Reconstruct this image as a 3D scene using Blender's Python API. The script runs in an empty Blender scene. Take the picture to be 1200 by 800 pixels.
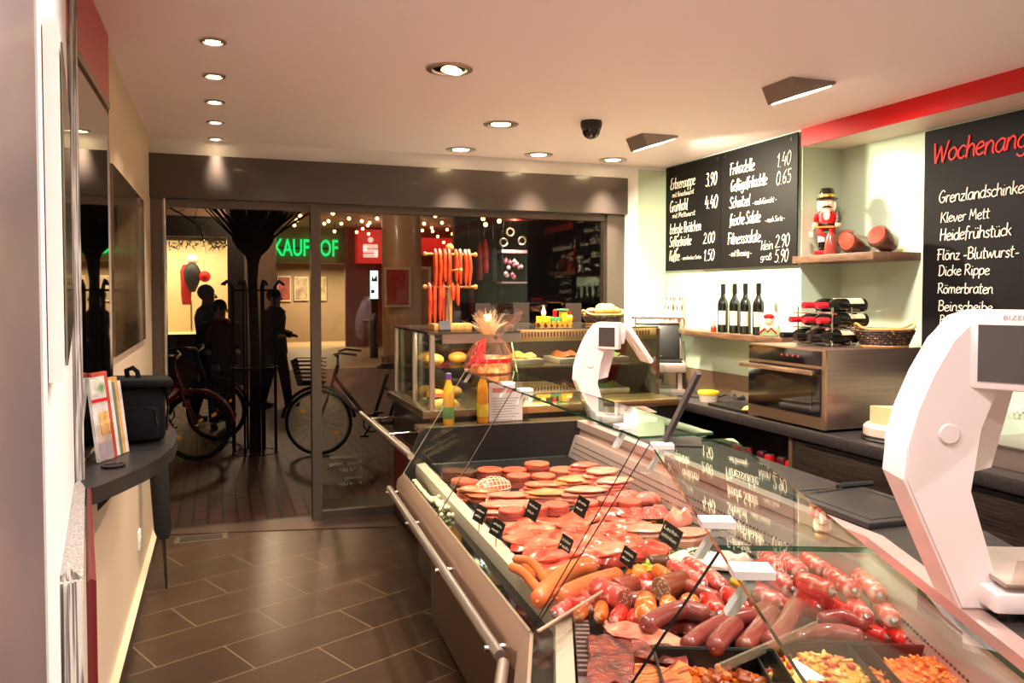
import bpy, bmesh, math, random
from mathutils import Vector, Matrix
R = math.radians
random.seed(7)
scn = bpy.context.scene
COL = scn.collection

# ------------------------------------------------------------------ camera, world, exposure
H = 1.6                                   # eye height; x = right along the shop front, y = into the view, z = up
F = 950.0                                 # focal length in pixels of the 1200 px wide frame
YAW = math.atan(342 / 950)
PITCH = R(1.9)
CY = 343 + F * math.tan(PITCH)
cam = bpy.data.cameras.new('camera')
cam.sensor_width = 36.0
cam.lens = 36.0 * F / 1200
cam.shift_y = (CY - 400) / 1200
cam.clip_start = 0.05
cam.clip_end = 200
camo = bpy.data.objects.new('camera', cam)
COL.objects.link(camo)
camo.location = (0, 0, H)
camo.rotation_euler = (R(90) - PITCH, 0, -YAW)
scn.camera = camo

scn.view_settings.view_transform = 'Standard'
scn.view_settings.look = 'None'
scn.view_settings.gamma = 1
scn.view_settings.use_curve_mapping = False
scn.view_settings.exposure = 0.82

w = bpy.data.worlds.new('night')
scn.world = w
w.use_nodes = True
w.node_tree.nodes['Background'].inputs[0].default_value = (0.010, 0.012, 0.022, 1)   # night sky
w.node_tree.nodes['Background'].inputs[1].default_value = 0.35

def at(px, py, x=None, y=None, z=None):
    """photo pixel -> world point on a plane of known x, y or z (a survey of the photograph)"""
    u = (px - 600) / F; v = (CY - py) / F
    fw = math.cos(PITCH) + v * math.sin(PITCH); up = -math.sin(PITCH) + v * math.cos(PITCH)
    s, c = math.sin(YAW), math.cos(YAW)
    d = Vector((fw * s + u * c, fw * c - u * s, up))
    t = x / d.x if x is not None else y / d.y if y is not None else (z - H) / d.z
    return Vector((d.x * t, d.y * t, H + d.z * t))
def dist(p):                              # depth of a point along the view
    return p.x * math.sin(YAW) + p.y * math.cos(YAW)

LAMP_W = 2.8      # small ceiling downlight
BIG_W = 15.0       # large ceiling downlight
BOX_W = 26.0       # square box spotlight
WARM = (1.0, 0.83, 0.62)
WARM2 = (1.0, 0.88, 0.80)

# ------------------------------------------------------------------ materials
def lin(c):
    return tuple(((v / 255) / 12.92 if v / 255 <= .04045 else ((v / 255 + .055) / 1.055) ** 2.4) for v in c) + (1,)
MATS = {}
def M(name, col, rough=.5, metal=0.0, col2=None, ns=8.0, stretch=(1, 1, 1), lo=.35, hi=.65, bump=0.0, bs=40.0, sss=0.0,
      coat=0.0, spec=.5, emit=None, es=1.0, alpha=1.0, detail=4.0):
    if name in MATS: return MATS[name]
    m = bpy.data.materials.new(name); m.use_nodes = True
    nt = m.node_tree; b = nt.nodes['Principled BSDF']
    b.inputs['Base Color'].default_value = lin(col)
    b.inputs['Roughness'].default_value = rough
    b.inputs['Metallic'].default_value = metal
    b.inputs['Specular IOR Level'].default_value = spec
    b.inputs['Coat Weight'].default_value = coat
    b.inputs['Coat Roughness'].default_value = .06
    if sss:
        b.inputs['Subsurface Weight'].default_value = sss
        b.inputs['Subsurface Radius'].default_value = (.02, .006, .004)
        b.inputs['Subsurface Scale'].default_value = .3
    if emit:
        b.inputs['Emission Color'].default_value = lin(emit)
        b.inputs['Emission Strength'].default_value = es
    if alpha < 1: b.inputs['Alpha'].default_value = alpha
    tc = mp = None
    if col2 or bump:
        tc = nt.nodes.new('ShaderNodeTexCoord'); mp = nt.nodes.new('ShaderNodeMapping')
        mp.inputs['Scale'].default_value = stretch
        nt.links.new(tc.outputs['Object'], mp.inputs['Vector'])
    if col2:
        n = nt.nodes.new('ShaderNodeTexNoise'); n.inputs['Scale'].default_value = ns; n.inputs['Detail'].default_value = detail
        r = nt.nodes.new('ShaderNodeValToRGB')
        r.color_ramp.elements[0].position = lo; r.color_ramp.elements[0].color = lin(col)
        r.color_ramp.elements[1].position = hi; r.color_ramp.elements[1].color = lin(col2)
        nt.links.new(mp.outputs[0], n.inputs['Vector']); nt.links.new(n.outputs['Fac'], r.inputs[0])
        nt.links.new(r.outputs[0], b.inputs['Base Color'])
    if bump:
        n2 = nt.nodes.new('ShaderNodeTexNoise'); n2.inputs['Scale'].default_value = bs; n2.inputs['Detail'].default_value = 3
        bp = nt.nodes.new('ShaderNodeBump'); bp.inputs['Strength'].default_value = bump; bp.inputs['Distance'].default_value = .01
        nt.links.new(mp.outputs[0], n2.inputs['Vector']); nt.links.new(n2.outputs['Fac'], bp.inputs['Height'])
        nt.links.new(bp.outputs[0], b.inputs['Normal'])
    MATS[name] = m
    return m
def glass(name, tint=(240, 250, 245), ior=1.5, rough=0.0):
    """thin clear sheet: see-through, with Fresnel reflections on both faces"""
    if name in MATS: return MATS[name]
    m = bpy.data.materials.new(name); m.use_nodes = True
    nt = m.node_tree; nt.nodes.clear()
    out = nt.nodes.new('ShaderNodeOutputMaterial'); mix = nt.nodes.new('ShaderNodeMixShader')
    tr = nt.nodes.new('ShaderNodeBsdfTransparent'); tr.inputs[0].default_value = lin(tint)
    gl = nt.nodes.new('ShaderNodeBsdfGlossy'); gl.inputs['Roughness'].default_value = rough
    fr = nt.nodes.new('ShaderNodeFresnel'); ge = nt.nodes.new('ShaderNodeNewGeometry')
    mr = nt.nodes.new('ShaderNodeMapRange')
    mr.inputs['To Min'].default_value = ior; mr.inputs['To Max'].default_value = 1 / ior
    nt.links.new(ge.outputs['Backfacing'], mr.inputs['Value']); nt.links.new(mr.outputs[0], fr.inputs['IOR'])
    nt.links.new(fr.outputs[0], mix.inputs[0]); nt.links.new(tr.outputs[0], mix.inputs[1]); nt.links.new(gl.outputs[0], mix.inputs[2])
    nt.links.new(mix.outputs[0], out.inputs[0])
    MATS[name] = m
    return m
def brickmat(name, c1, c2, mortar, bw, rh, ms, rot=0.0, loc=(0, 0, 0), rough=.4, offset=.5, bump=.25, noise=None, sq=1.0, rvar=0.0):
    if name in MATS: return MATS[name]
    m = bpy.data.materials.new(name); m.use_nodes = True
    nt = m.node_tree; b = nt.nodes['Principled BSDF']
    tc = nt.nodes.new('ShaderNodeTexCoord'); mp = nt.nodes.new('ShaderNodeMapping'); mp.vector_type = 'TEXTURE'
    mp.inputs['Rotation'].default_value = (0, 0, rot); mp.inputs['Location'].default_value = loc
    br = nt.nodes.new('ShaderNodeTexBrick'); br.offset = offset
    br.inputs['Color1'].default_value = lin(c1); br.inputs['Color2'].default_value = lin(c2); br.inputs['Mortar'].default_value = lin(mortar)
    br.inputs['Scale'].default_value = 1; br.inputs['Brick Width'].default_value = bw; br.inputs['Row Height'].default_value = rh
    br.inputs['Mortar Size'].default_value = ms; br.inputs['Mortar Smooth'].default_value = .1
    nt.links.new(tc.outputs['Object'], mp.inputs[0]); nt.links.new(mp.outputs[0], br.inputs['Vector'])
    src = br.outputs['Color']
    n = nt.nodes.new('ShaderNodeTexNoise'); n.inputs['Scale'].default_value = 5; n.inputs['Detail'].default_value = 6
    nt.links.new(tc.outputs['Object'], n.inputs['Vector'])
    mx = nt.nodes.new('ShaderNodeMixRGB'); mx.blend_type = 'MULTIPLY'; mx.inputs[0].default_value = .45
    nt.links.new(src, mx.inputs[1]); nt.links.new(n.outputs['Fac'], mx.inputs[2])
    nt.links.new(mx.outputs[0], b.inputs['Base Color'])
    b.inputs['Roughness'].default_value = rough
    bp = nt.nodes.new('ShaderNodeBump'); bp.inputs['Strength'].default_value = bump; bp.inputs['Distance'].default_value = .004
    inv = nt.nodes.new('ShaderNodeMath'); inv.operation = 'SUBTRACT'; inv.inputs[0].default_value = 1
    nt.links.new(br.outputs['Fac'], inv.inputs[1]); nt.links.new(inv.outputs[0], bp.inputs['Height']); nt.links.new(bp.outputs[0], b.inputs['Normal'])
    MATS[name] = m
    return m
def spotmat(name, base, spot, scale=60.0, size=.35, rough=.35, base2=None, sss=0.1, coat=0.0, soft=.08):
    """base colour with scattered flecks (fat in sausage, seeds, dots)"""
    if name in MATS: return MATS[name]
    m = bpy.data.materials.new(name); m.use_nodes = True
    nt = m.node_tree; b = nt.nodes['Principled BSDF']
    tc = nt.nodes.new('ShaderNodeTexCoord'); v = nt.nodes.new('ShaderNodeTexVoronoi'); v.inputs['Scale'].default_value = scale
    r = nt.nodes.new('ShaderNodeValToRGB')
    r.color_ramp.elements[0].position = size; r.color_ramp.elements[0].color = lin(spot)
    r.color_ramp.elements[1].position = size + soft; r.color_ramp.elements[1].color = lin(base)
    nt.links.new(tc.outputs['Object'], v.inputs['Vector']); nt.links.new(v.outputs['Distance'], r.inputs[0])
    nt.links.new(r.outputs[0], b.inputs['Base Color'])
    b.inputs['Roughness'].default_value = rough; b.inputs['Subsurface Weight'].default_value = sss
    b.inputs['Subsurface Radius'].default_value = (.01, .004, .003); b.inputs['Subsurface Scale'].default_value = .3
    b.inputs['Coat Weight'].default_value = coat
    MATS[name] = m
    return m

PLASTER = M('cream_plaster', (216, 194, 168), .7, bump=.03, bs=60)
CEIL = M('ceiling_paint', (248, 236, 238), .65, bump=.02, bs=30)
WHITE = M('white_paint', (240, 238, 235), .55)
GREENGLASS = M('pale_green_wall_panel', (190, 208, 182), .12, coat=.5)
DARKGREY = M('anthracite_panel', (82, 72, 68), .32, coat=.2)
FRAME = M('bronze_aluminium', (105, 95, 88), .38, .7)
BLACK = M('black_plastic', (16, 15, 16), .4)
BLACKGLOSS = M('gloss_black', (14, 12, 13), .08, coat=.5)
RED = M('red_gloss', (196, 8, 14), .5, spec=.3)
STEEL = M('brushed_steel', (200, 184, 172), .36, .7, col2=(186, 170, 160), ns=6, stretch=(1, 1, 60), bump=.02, bs=80)
STEELD = M('champagne_steel', (186, 158, 138), .34, .7)
CHROME = M('chrome', (214, 208, 204), .12, 1.0)
ALU = M('satin_aluminium', (200, 190, 182), .3, .9)
GLASS = glass('clear_glass')
GLASSAR = glass('coated_glass', (246, 250, 248), 1.05)
GLASSTOP = glass('counter_top_glass', (240, 250, 245), 1.75)
GLASSW = glass('window_glass', (236, 238, 234), 1.44)
GLASSD = glass('door_glass', (240, 240, 238), 1.14)
ACRYL = glass('clear_acrylic', (246, 240, 236), 1.5, .02)
CELLO = glass('cellophane', (250, 240, 232), 2.3, .15)
GEDGE = M('green_glass_edge', (22, 74, 52), .12, coat=.5)
DEDGE = M('dark_glass_edge', (34, 36, 34), .2, coat=.3)
LEDGEM = M('light_glass_edge', (196, 170, 156), .3)
WOODSH = M('brown_wood_veneer', (118, 86, 62), .45, col2=(80, 56, 42), ns=9, stretch=(14, 1.2, 14), bump=.02)
ZEBRA = M('dark_zebra_veneer', (26, 19, 17), .42, col2=(66, 52, 44), ns=7, stretch=(1.5, 1.0, 60), lo=.42, hi=.62)
STONE = M('dark_grey_worktop', (54, 48, 46), .35, col2=(40, 36, 36), ns=60)
LEDGE = M('black_stone_laminate', (32, 31, 32), .45, col2=(20, 19, 20), ns=90, coat=.1)
CHALK = M('chalkboard_black', (11, 9, 9), .6, spec=.15)
CHALKW = M('chalk_white', (236, 226, 206), .8)
CHALKR = M('chalk_red', (226, 62, 58), .8)
MIRROR = M('mirror_glass', (225, 225, 220), .015, 1.0)
PINE = M('light_pine', (222, 166, 92), .5, col2=(196, 136, 66), ns=8, stretch=(6, 6, 1))
SCALEW = M('scale_white_plastic', (236, 226, 226), .38, coat=.15)
SCREEN = M('dark_screen', (58, 52, 52), .14, coat=.5)
LAMPGLOW = M('lamp_glow', (255, 240, 215), .5, emit=(255, 222, 170), es=14)
LAMPGLOW2 = M('box_lamp_glow', (255, 246, 235), .5, emit=(255, 232, 200), es=12)
BRASS = M('warm_brass', (196, 160, 112), .3, .9)

# ------------------------------------------------------------------ mesh builder
class B:
    def __init__(s): s.bm = bmesh.new(); s.mi = 0
    def _tag(s, faces):
        for f in faces: f.material_index = s.mi
    def box(s, c, d, rz=0.0, bev=0.0, mat=None):
        r = bmesh.ops.create_cube(s.bm, size=1)
        T = Matrix.Translation(Vector(c)) @ (mat if mat else Matrix.Rotation(rz, 4, 'Z')) @ Matrix.Diagonal((d[0], d[1], d[2], 1))
        bmesh.ops.transform(s.bm, matrix=T, verts=r['verts'])
        fs = set(f for v in r['verts'] for f in v.link_faces); s._tag(fs)
        if bev:
            es = list(set(e for v in r['verts'] for e in v.link_edges))
            q = bmesh.ops.bevel(s.bm, geom=es, offset=bev, segments=2, profile=.5, affect='EDGES', clamp_overlap=True)
            s._tag(q['faces'])
        return s
    def bx(s, x0, x1, y0, y1, z0, z1, bev=0.0):
        return s.box(((x0 + x1) / 2, (y0 + y1) / 2, (z0 + z1) / 2), (abs(x1 - x0), abs(y1 - y0), abs(z1 - z0)), 0, bev)
    def tube(s, pts, r, n=10, closed=False, cap=True, flat=1.0):
        pts = [Vector(p) for p in pts]; N = len(pts)
        rs = r if isinstance(r, (list, tuple)) else [r] * N
        rings = []; up = None
        for i, p in enumerate(pts):
            a = pts[(i - 1) % N] if (i or closed) else p; b = pts[(i + 1) % N] if (i < N - 1 or closed) else p
            t = (b - a)
            if t.length < 1e-9: t = Vector((0, 0, 1))
            t.normalize()
            if up is None:
                up = Vector((0, 0, 1)) if abs(t.z) < .9 else Vector((1, 0, 0))
            sd = t.cross(up)
            if sd.length < 1e-6: sd = t.cross(Vector((1, .3, 0)))
            sd.normalize(); up = sd.cross(t).normalized()
            rings.append([s.bm.verts.new(p + sd * (math.cos(k * 2 * math.pi / n) * rs[i]) + up * (math.sin(k * 2 * math.pi / n) * rs[i] * flat)) for k in range(n)])
        fs = []
        for i in range(N if closed else N - 1):
            A, Bq = rings[i], rings[(i + 1) % N]
            for k in range(n): fs.append(s.bm.faces.new((A[k], A[(k + 1) % n], Bq[(k + 1) % n], Bq[k])))
        if cap and not closed:
            fs.append(s.bm.faces.new(rings[0][::-1])); fs.append(s.bm.faces.new(rings[-1]))
        s._tag(fs); return s
    def cyl(s, p0, p1, r0, r1=None, n=16):
        return s.tube([p0, p1], [r0, r0 if r1 is None else r1], n)
    def lathe(s, prof, c=(0, 0, 0), n=20, sx=1.0, sy=1.0, rz=0.0):
        c = Vector(c); rings = []
        for (r, z) in prof:
            rings.append([s.bm.verts.new(c + Vector((math.cos(k * 2 * math.pi / n + rz) * r * sx, math.sin(k * 2 * math.pi / n + rz) * r * sy, z))) for k in range(n)] if r > 1e-6
                         else [s.bm.verts.new(c + Vector((0, 0, z)))])
        fs = []
        for A, Bq in zip(rings, rings[1:]):
            for k in range(n):
                k2 = (k + 1) % n
                if len(A) == 1 and len(Bq) == 1: continue
                if len(A) == 1: fs.append(s.bm.faces.new((A[0], Bq[k2], Bq[k])))
                elif len(Bq) == 1: fs.append(s.bm.faces.new((A[k], A[k2], Bq[0])))
                else: fs.append(s.bm.faces.new((A[k], A[k2], Bq[k2], Bq[k])))
        if len(rings[0]) > 1: fs.append(s.bm.faces.new(rings[0][::-1]))
        if len(rings[-1]) > 1: fs.append(s.bm.faces.new(rings[-1]))
        s._tag(fs); return s
    def ext(s, pts, vec, pts2=None):
        """closed polygon swept along vec (or joined to a second polygon)"""
        A = [s.bm.verts.new(Vector(p)) for p in pts]
        Bq = [s.bm.verts.new(Vector(p) + Vector(vec)) for p in pts] if pts2 is None else [s.bm.verts.new(Vector(p)) for p in pts2]
        n = len(A); fs = [s.bm.faces.new(A[::-1]), s.bm.faces.new(Bq)]
        for k in range(n): fs.append(s.bm.faces.new((A[k], A[(k + 1) % n], Bq[(k + 1) % n], Bq[k])))
        s._tag(fs); return s
    def ball(s, c, r, n=12, mat=None):
        q = bmesh.ops.create_uvsphere(s.bm, u_segments=n, v_segments=max(6, n * 2 // 3), radius=1)
        d = r if isinstance(r, (tuple, list)) else (r, r, r)
        T = Matrix.Translation(Vector(c)) @ (mat if mat else Matrix()) @ Matrix.Diagonal((d[0], d[1], d[2], 1))
        bmesh.ops.transform(s.bm, matrix=T, verts=q['verts'])
        s._tag(set(f for v in q['verts'] for f in v.link_faces)); return s
    def rim(s, c, rad, r, n=32, m=8, axis='Z', flat=1.0, arc=(0, 1)):
        pts = []
        full = arc == (0, 1)
        for k in range(n + (0 if full else 1)):
            a = 2 * math.pi * (arc[0] + (arc[1] - arc[0]) * k / n)
            e = {'Z': (math.cos(a), math.sin(a), 0), 'Y': (math.cos(a), 0, math.sin(a)), 'X': (0, math.cos(a), math.sin(a))}[axis]
            pts.append(Vector(c) + Vector(e) * rad)
        return s.tube(pts, r, m, closed=full, flat=flat)
    def slab(s, c, rx, ry, h, rz=0.0, seed=0, rough=.12, dome=.35, tilt=(0, 0), nr=4, na=22, wave=.0):
        """irregular flat-bottomed slice of meat"""
        rnd = random.Random(seed); c = Vector(c)
        amp = [(rnd.uniform(-rough, rough), rnd.uniform(0, 6.28)) for _ in range(5)]
        w1, w2 = rnd.uniform(0, 6), rnd.uniform(0, 6)
        Rm = Matrix.Rotation(rz, 3, 'Z') @ Matrix.Rotation(tilt[0], 3, 'X') @ Matrix.Rotation(tilt[1], 3, 'Y')
        def pt(i, k, top):
            a = 2 * math.pi * k / na; q = 1 + sum(A * math.cos((j + 2) * a + P) for j, (A, P) in enumerate(amp)) * .5
            f = i / nr
            x, y = math.cos(a) * rx * q * f, math.sin(a) * ry * q * f
            zz = h * (1 - dome * f ** 3) + wave * h * math.sin(x / rx * 5 + w1) * math.cos(y / ry * 4 + w2) if top else 0
            if top and i == nr: zz = h * (1 - dome) * .6 + wave * h * .4 * math.sin(a * 3 + w1)
            return c + Rm @ Vector((x, y, zz))
        fs = []
        top = [[s.bm.verts.new(pt(i, k, True)) for k in range(na)] for i in range(1, nr + 1)]
        ct = s.bm.verts.new(pt(0, 0, True)); bot = [s.bm.verts.new(pt(nr, k, False)) for k in range(na)]
        for k in range(na):
            k2 = (k + 1) % na
            fs.append(s.bm.faces.new((ct, top[0][k], top[0][k2])))
            for i in range(nr - 1): fs.append(s.bm.faces.new((top[i][k], top[i + 1][k], top[i + 1][k2], top[i][k2])))
            fs.append(s.bm.faces.new((top[-1][k], bot[k], bot[k2], top[-1][k2])))
        fs.append(s.bm.faces.new(bot[::-1]))
        s._tag(fs); return s
    def join(s, me, T):
        q = bmesh.new(); q.from_mesh(me); bmesh.ops.transform(q, matrix=T, verts=q.verts)
        t = bpy.data.meshes.new('tmp'); q.to_mesh(t); q.free(); s.bm.from_mesh(t); bpy.data.meshes.remove(t); return s

WM = {}                                   # world matrix of every root
def mesh_of(name, b, mats, T=None, ang=35):
    bmesh.ops.recalc_face_normals(b.bm, faces=b.bm.faces)
    if T is not None: bmesh.ops.transform(b.bm, matrix=T, verts=b.bm.verts)
    me = bpy.data.meshes.new(name); b.bm.to_mesh(me); b.bm.free()
    for m in (mats if isinstance(mats, (list, tuple)) else [mats]): me.materials.append(m)
    if ang:
        me.polygons.foreach_set('use_smooth', [True] * len(me.polygons)); me.set_sharp_from_angle(angle=R(ang))
    return me
def tag(o, label=None, cat=None, group=None, kind=None):
    for k, v in (('label', label), ('category', cat), ('group', group), ('kind', kind)):
        if v: o[k] = v
    return o
def root(name, label, cat, loc=(0, 0, 0), rz=0.0, group=None, kind=None):
    o = bpy.data.objects.new(name, None); COL.objects.link(o); o.empty_display_size = .05
    o.location = loc; o.rotation_euler = (0, 0, rz)
    WM[o.name] = Matrix.Translation(Vector(loc)) @ Matrix.Rotation(rz, 4, 'Z')
    return tag(o, label, cat, group, kind)
def part(name, b, mats, parent, label=None, ang=35, local=False, kind=None):
    """a part; its geometry is given in world space unless local"""
    W = WM.get(parent.name, Matrix())
    me = mesh_of(name, b, mats, None if local else W.inverted(), ang)
    o = bpy.data.objects.new(name, me); COL.objects.link(o); o.parent = parent
    WM[o.name] = W
    return tag(o, label, kind=kind)
def solo(name, b, mats, label=None, cat=None, group=None, kind=None, ang=35):
    """a thing of one mesh; origin at the middle of its base"""
    vs = [v.co for v in b.bm.verts]
    c = Vector(((min(v.x for v in vs) + max(v.x for v in vs)) / 2, (min(v.y for v in vs) + max(v.y for v in vs)) / 2, min(v.z for v in vs)))
    me = mesh_of(name, b, mats, Matrix.Translation(-c), ang)
    o = bpy.data.objects.new(name, me); COL.objects.link(o); o.location = c
    WM[o.name] = Matrix.Translation(c)
    return tag(o, label, cat, group, kind)
def struct(name, b, mats, ang=35):
    me = mesh_of(name, b, mats, None, ang)
    o = bpy.data.objects.new(name, me); COL.objects.link(o); o['kind'] = 'structure'; return o
def dup(o, loc, rz=0.0, label=None, group=None, scale=None):
    """a copy of a thing with its parts and their sub-parts"""
    def rec(src, par):
        c = src.copy(); COL.objects.link(c)
        if par: c.parent = par
        for ch in src.children: rec(ch, c)
        return c
    c = rec(o, None); c.location = loc; c.rotation_euler = (0, 0, rz)
    if scale: c.scale = (scale,) * 3
    if label: c['label'] = label
    if group: c['group'] = group
    return c
def textmesh(body, shear=.12, off=0.0):
    cu = bpy.data.curves.new('t', 'FONT'); cu.body = body; cu.shear = shear; cu.size = 1; cu.resolution_u = 3
    cu.align_x = 'LEFT'; cu.offset = off
    o = bpy.data.objects.new('t', cu); COL.objects.link(o)
    me = bpy.data.meshes.new_from_object(o.evaluated_get(bpy.context.evaluated_depsgraph_get()))
    bpy.data.objects.remove(o); bpy.data.curves.remove(cu)
    return me
def write(b, body, origin, xdir, ydir, width, cap, shear=.12, thick=0.0, off=0.0):
    """lettering laid on a surface: origin = left end of the baseline, width and capital height in metres"""
    me = textmesh(body, shear, off)
    xs = [v.co.x for v in me.vertices]; x0, x1 = min(xs), max(xs)
    X = Vector(xdir).normalized(); Y = Vector(ydir).normalized(); Z = X.cross(Y)
    sx = width / (x1 - x0) if width else cap / .72; sy = cap / .72
    T = Matrix(((X.x * sx, Y.x * sy, Z.x, origin[0]), (X.y * sx, Y.y * sy, Z.y, origin[1]), (X.z * sx, Y.z * sy, Z.z, origin[2]), (0, 0, 0, 1))) @ Matrix.Translation((-x0, 0, 0))
    if thick:
        q = bmesh.new(); q.from_mesh(me)
        g = bmesh.ops.extrude_face_region(q, geom=q.faces[:]); vs = [v for v in g['geom'] if isinstance(v, bmesh.types.BMVert)]
        bmesh.ops.translate(q, verts=vs, vec=(0, 0, thick)); q.to_mesh(me); q.free()
    b.join(me, T); bpy.data.meshes.remove(me); return b
# ------------------------------------------------------------------ the room
LX, RX, NX, BY, CZ = -.42, 3.39, 3.69, 5.8, 2.605
FLOORT = brickmat('dark_floor_tile', (74, 54, 38), (64, 47, 34), (124, 102, 76), .6, .305, .0035, R(24.2), (-.399, 4.007, 0), .3, bump=.2)
struct('floor', B().bx(LX - .6, NX + .1, -1.3, BY, -.05, 0), FLOORT)
struct('ceiling', B().bx(LX - .6, NX + .1, -1.3, BY + .1, CZ, CZ + .08), CEIL)
struct('wall_left', B().bx(LX - .1, LX, -1.3, BY + .1, 0, CZ), PLASTER)
struct('wall_front', B().bx(LX - .6, NX + .1, -1.4, -1.3, 0, CZ), PLASTER)
struct('baseboard_left', B().bx(LX, LX + .03, 1.2, BY - .08, 0, .075), M('dark_tile_skirting', (62, 48, 40), .4))
struct('trim_1', B().bx(LX, LX + .031, 1.2, BY - .08, .075, .082), M('cream_trim', (226, 210, 178), .4))
# back wall: strip over the header, pier beside the window, glazed pier panel
struct('wall_back', B().bx(LX, RX, BY - .04, BY + .1, 2.5, CZ).bx(3.02, NX + .1, BY - .04, BY + .1, 0, 2.5), WHITE)
struct('trim_2', B().bx(LX, 3.02, BY - .1, BY + .1, 2.215, 2.498, .004), DARKGREY)
struct('trim_3', B().bx(3.14, 3.385, BY - .052, BY - .041, .9, 2.58), GREENGLASS)
# door and window frame
b = B().bx(LX, LX + .07, BY - .04, BY + .05, 0, 2.215).bx(.595, .66, BY - .05, BY + .06, 0, 2.215).bx(LX, .6, BY - .02, BY + .04, 2.165, 2.215)
struct('door_1', b, FRAME)
b = B().bx(2.86, 2.95, BY - .06, BY + .06, .0, 2.215).bx(2.95, 3.02, BY - .045, BY + .1, 0, 2.215).bx(.66, 2.86, BY - .02, BY + .04, 2.165, 2.215).bx(.66, 2.86, BY - .02, BY + .04, 0, .06)
struct('window_1', b, FRAME)
struct('window_2', B().bx(.66, 2.86, BY + .006, BY + .014, .06, 2.165), GLASSW)
struct('door_2', B().bx(LX + .085, .595, BY + .03, BY + .038, .02, 2.165), GLASSD)
struct('trim_4', B().cyl((LX + .085, BY - .06, .02), (LX + .085, BY - .06, 2.40), .012, n=12), CHROME)      # steel pole at the door edge
struct('trim_5', B().ext([(LX, BY - .02, .001), (.66, BY - .25, .001), (1.12, BY - .36, .001), (1.12, BY + .12, .001), (LX, BY + .12, .001)], (0, 0, .004)), M('threshold', (70, 52, 42), .4))
# right wall with the recess
struct('wall_right', B().bx(RX, NX + .1, 4.125, BY, 0, CZ), GREENGLASS)
struct('wall_niche', B().bx(NX, NX + .1, -1.3, 4.125, 0, 2.6), GREENGLASS)
struct('trim_6', B().bx(RX, NX, -1.3, 4.125, 2.5, CZ), M('soffit_white', (232, 222, 206), .5))
struct('trim_7', B().bx(RX - .012, RX, -1.3, 4.125, 2.499, CZ), RED)
struct('trim_8', B().bx(RX - .012, RX, 4.125, BY - .06, .86, 1.03).bx(2.6, RX - .012, BY - .052, BY - .041, .86, 1.1), M('brown_splashback', (120, 98, 76), .35))
# left side: red panel over a mirror
struct('wall_panel_left', B().bx(LX, LX + .02, 2.0, 3.55, 2.345, CZ), M('dull_red_paint', (178, 44, 52), .35))
struct('trim_9', B().bx(LX, LX + .022, 2.0, 3.55, 2.315, 2.345), M('mirror_top_rail', (120, 92, 68), .4))
t = root('wall_mirror', 'tall mirror panel on the left wall beneath the red band', 'mirror', (LX, 3.0, 1.07))
part('mirror_glass', B().bx(LX + .001, LX + .014, 2.83, 3.545, 1.08, 2.314), MIRROR, t)
part('frame_edge', B().bx(LX + .001, LX + .018, 3.545, 3.553, 1.08, 2.314), CHROME, t)
part('side_pane', B().bx(LX + .001, LX + .014, 2.3, 2.826, 1.08, 2.314), MIRROR, t)

# white screen wall in front of it, ending in an L
wd = Vector((-math.sin(R(8)), math.cos(R(8)), 0)); wn = Vector((math.cos(R(8)), math.sin(R(8)), 0))
far = Vector((-.408, 2.66, 0))
def wl(s, z, o=0.0): return far - wd * s + wn * o + Vector((0, 0, z))
pf = [wl(0, CZ), wl(0, 1.036), wl(1.50, 1.226), wl(1.50, 0), wl(1.85, 0), wl(1.85, CZ)]
struct('wall_screen', B().ext(pf, -wn * .012), WHITE)
EDGE = M('striped_panel_edge', (214, 210, 202), .4, col2=(112, 106, 102), ns=5, stretch=(60, 60, 1), lo=.45, hi=.55)
b = B()
for p, q in ((wl(0, CZ), wl(0, 1.036)), (wl(0, 1.036), wl(1.50, 1.226)), (wl(1.50, 1.226), wl(1.50, .2))):
    b.tube([p + wn * .010, q + wn * .010], .017, 4)
struct('trim_10', b, EDGE)
struct('trim_11', B().tube([wl(.0, 1.03, .036), wl(1.50, 1.22, .036), wl(1.50, .2, .036)], .006, 4), M('dark_red_edge', (104, 14, 18), .5))
t = root('framed_poster', 'narrow glazed poster in a thin white frame on the near left wall', 'picture', wl(1.5, 1.5))
a0, a1 = 1.236, 1.76
part('frame', B().ext([wl(a0, 1.535, .001), wl(a1, 1.51, .001), wl(a1, 1.87, .001), wl(a0, 1.885, .001)], wn * .014), WHITE, t)
part('print', B().ext([wl(a0 + .015, 1.55, .016), wl(a1 - .02, 1.525, .016), wl(a1 - .02, 1.855, .016), wl(a0 + .015, 1.87, .016)], wn * .002),
     M('dim_green_print', (66, 64, 52), .1, col2=(128, 120, 98), ns=5, stretch=(2, 2, .7), coat=.6), t)
t = root('steel_cabinet', 'brushed steel cabinet side cut off by the left edge of the view', 'cabinet', (-.24, .55, 0))
part('side_panel', B().bx(-.36, -.119, .42, .65, .02, 2.3, .004), M('blurred_brushed_steel', (196, 182, 188), .3, .8, col2=(170, 158, 164), ns=3, stretch=(30, 1, 1)), t)
part('plinth', B().bx(-.35, -.14, .44, .63, 0, .02), BLACK, t)

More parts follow.
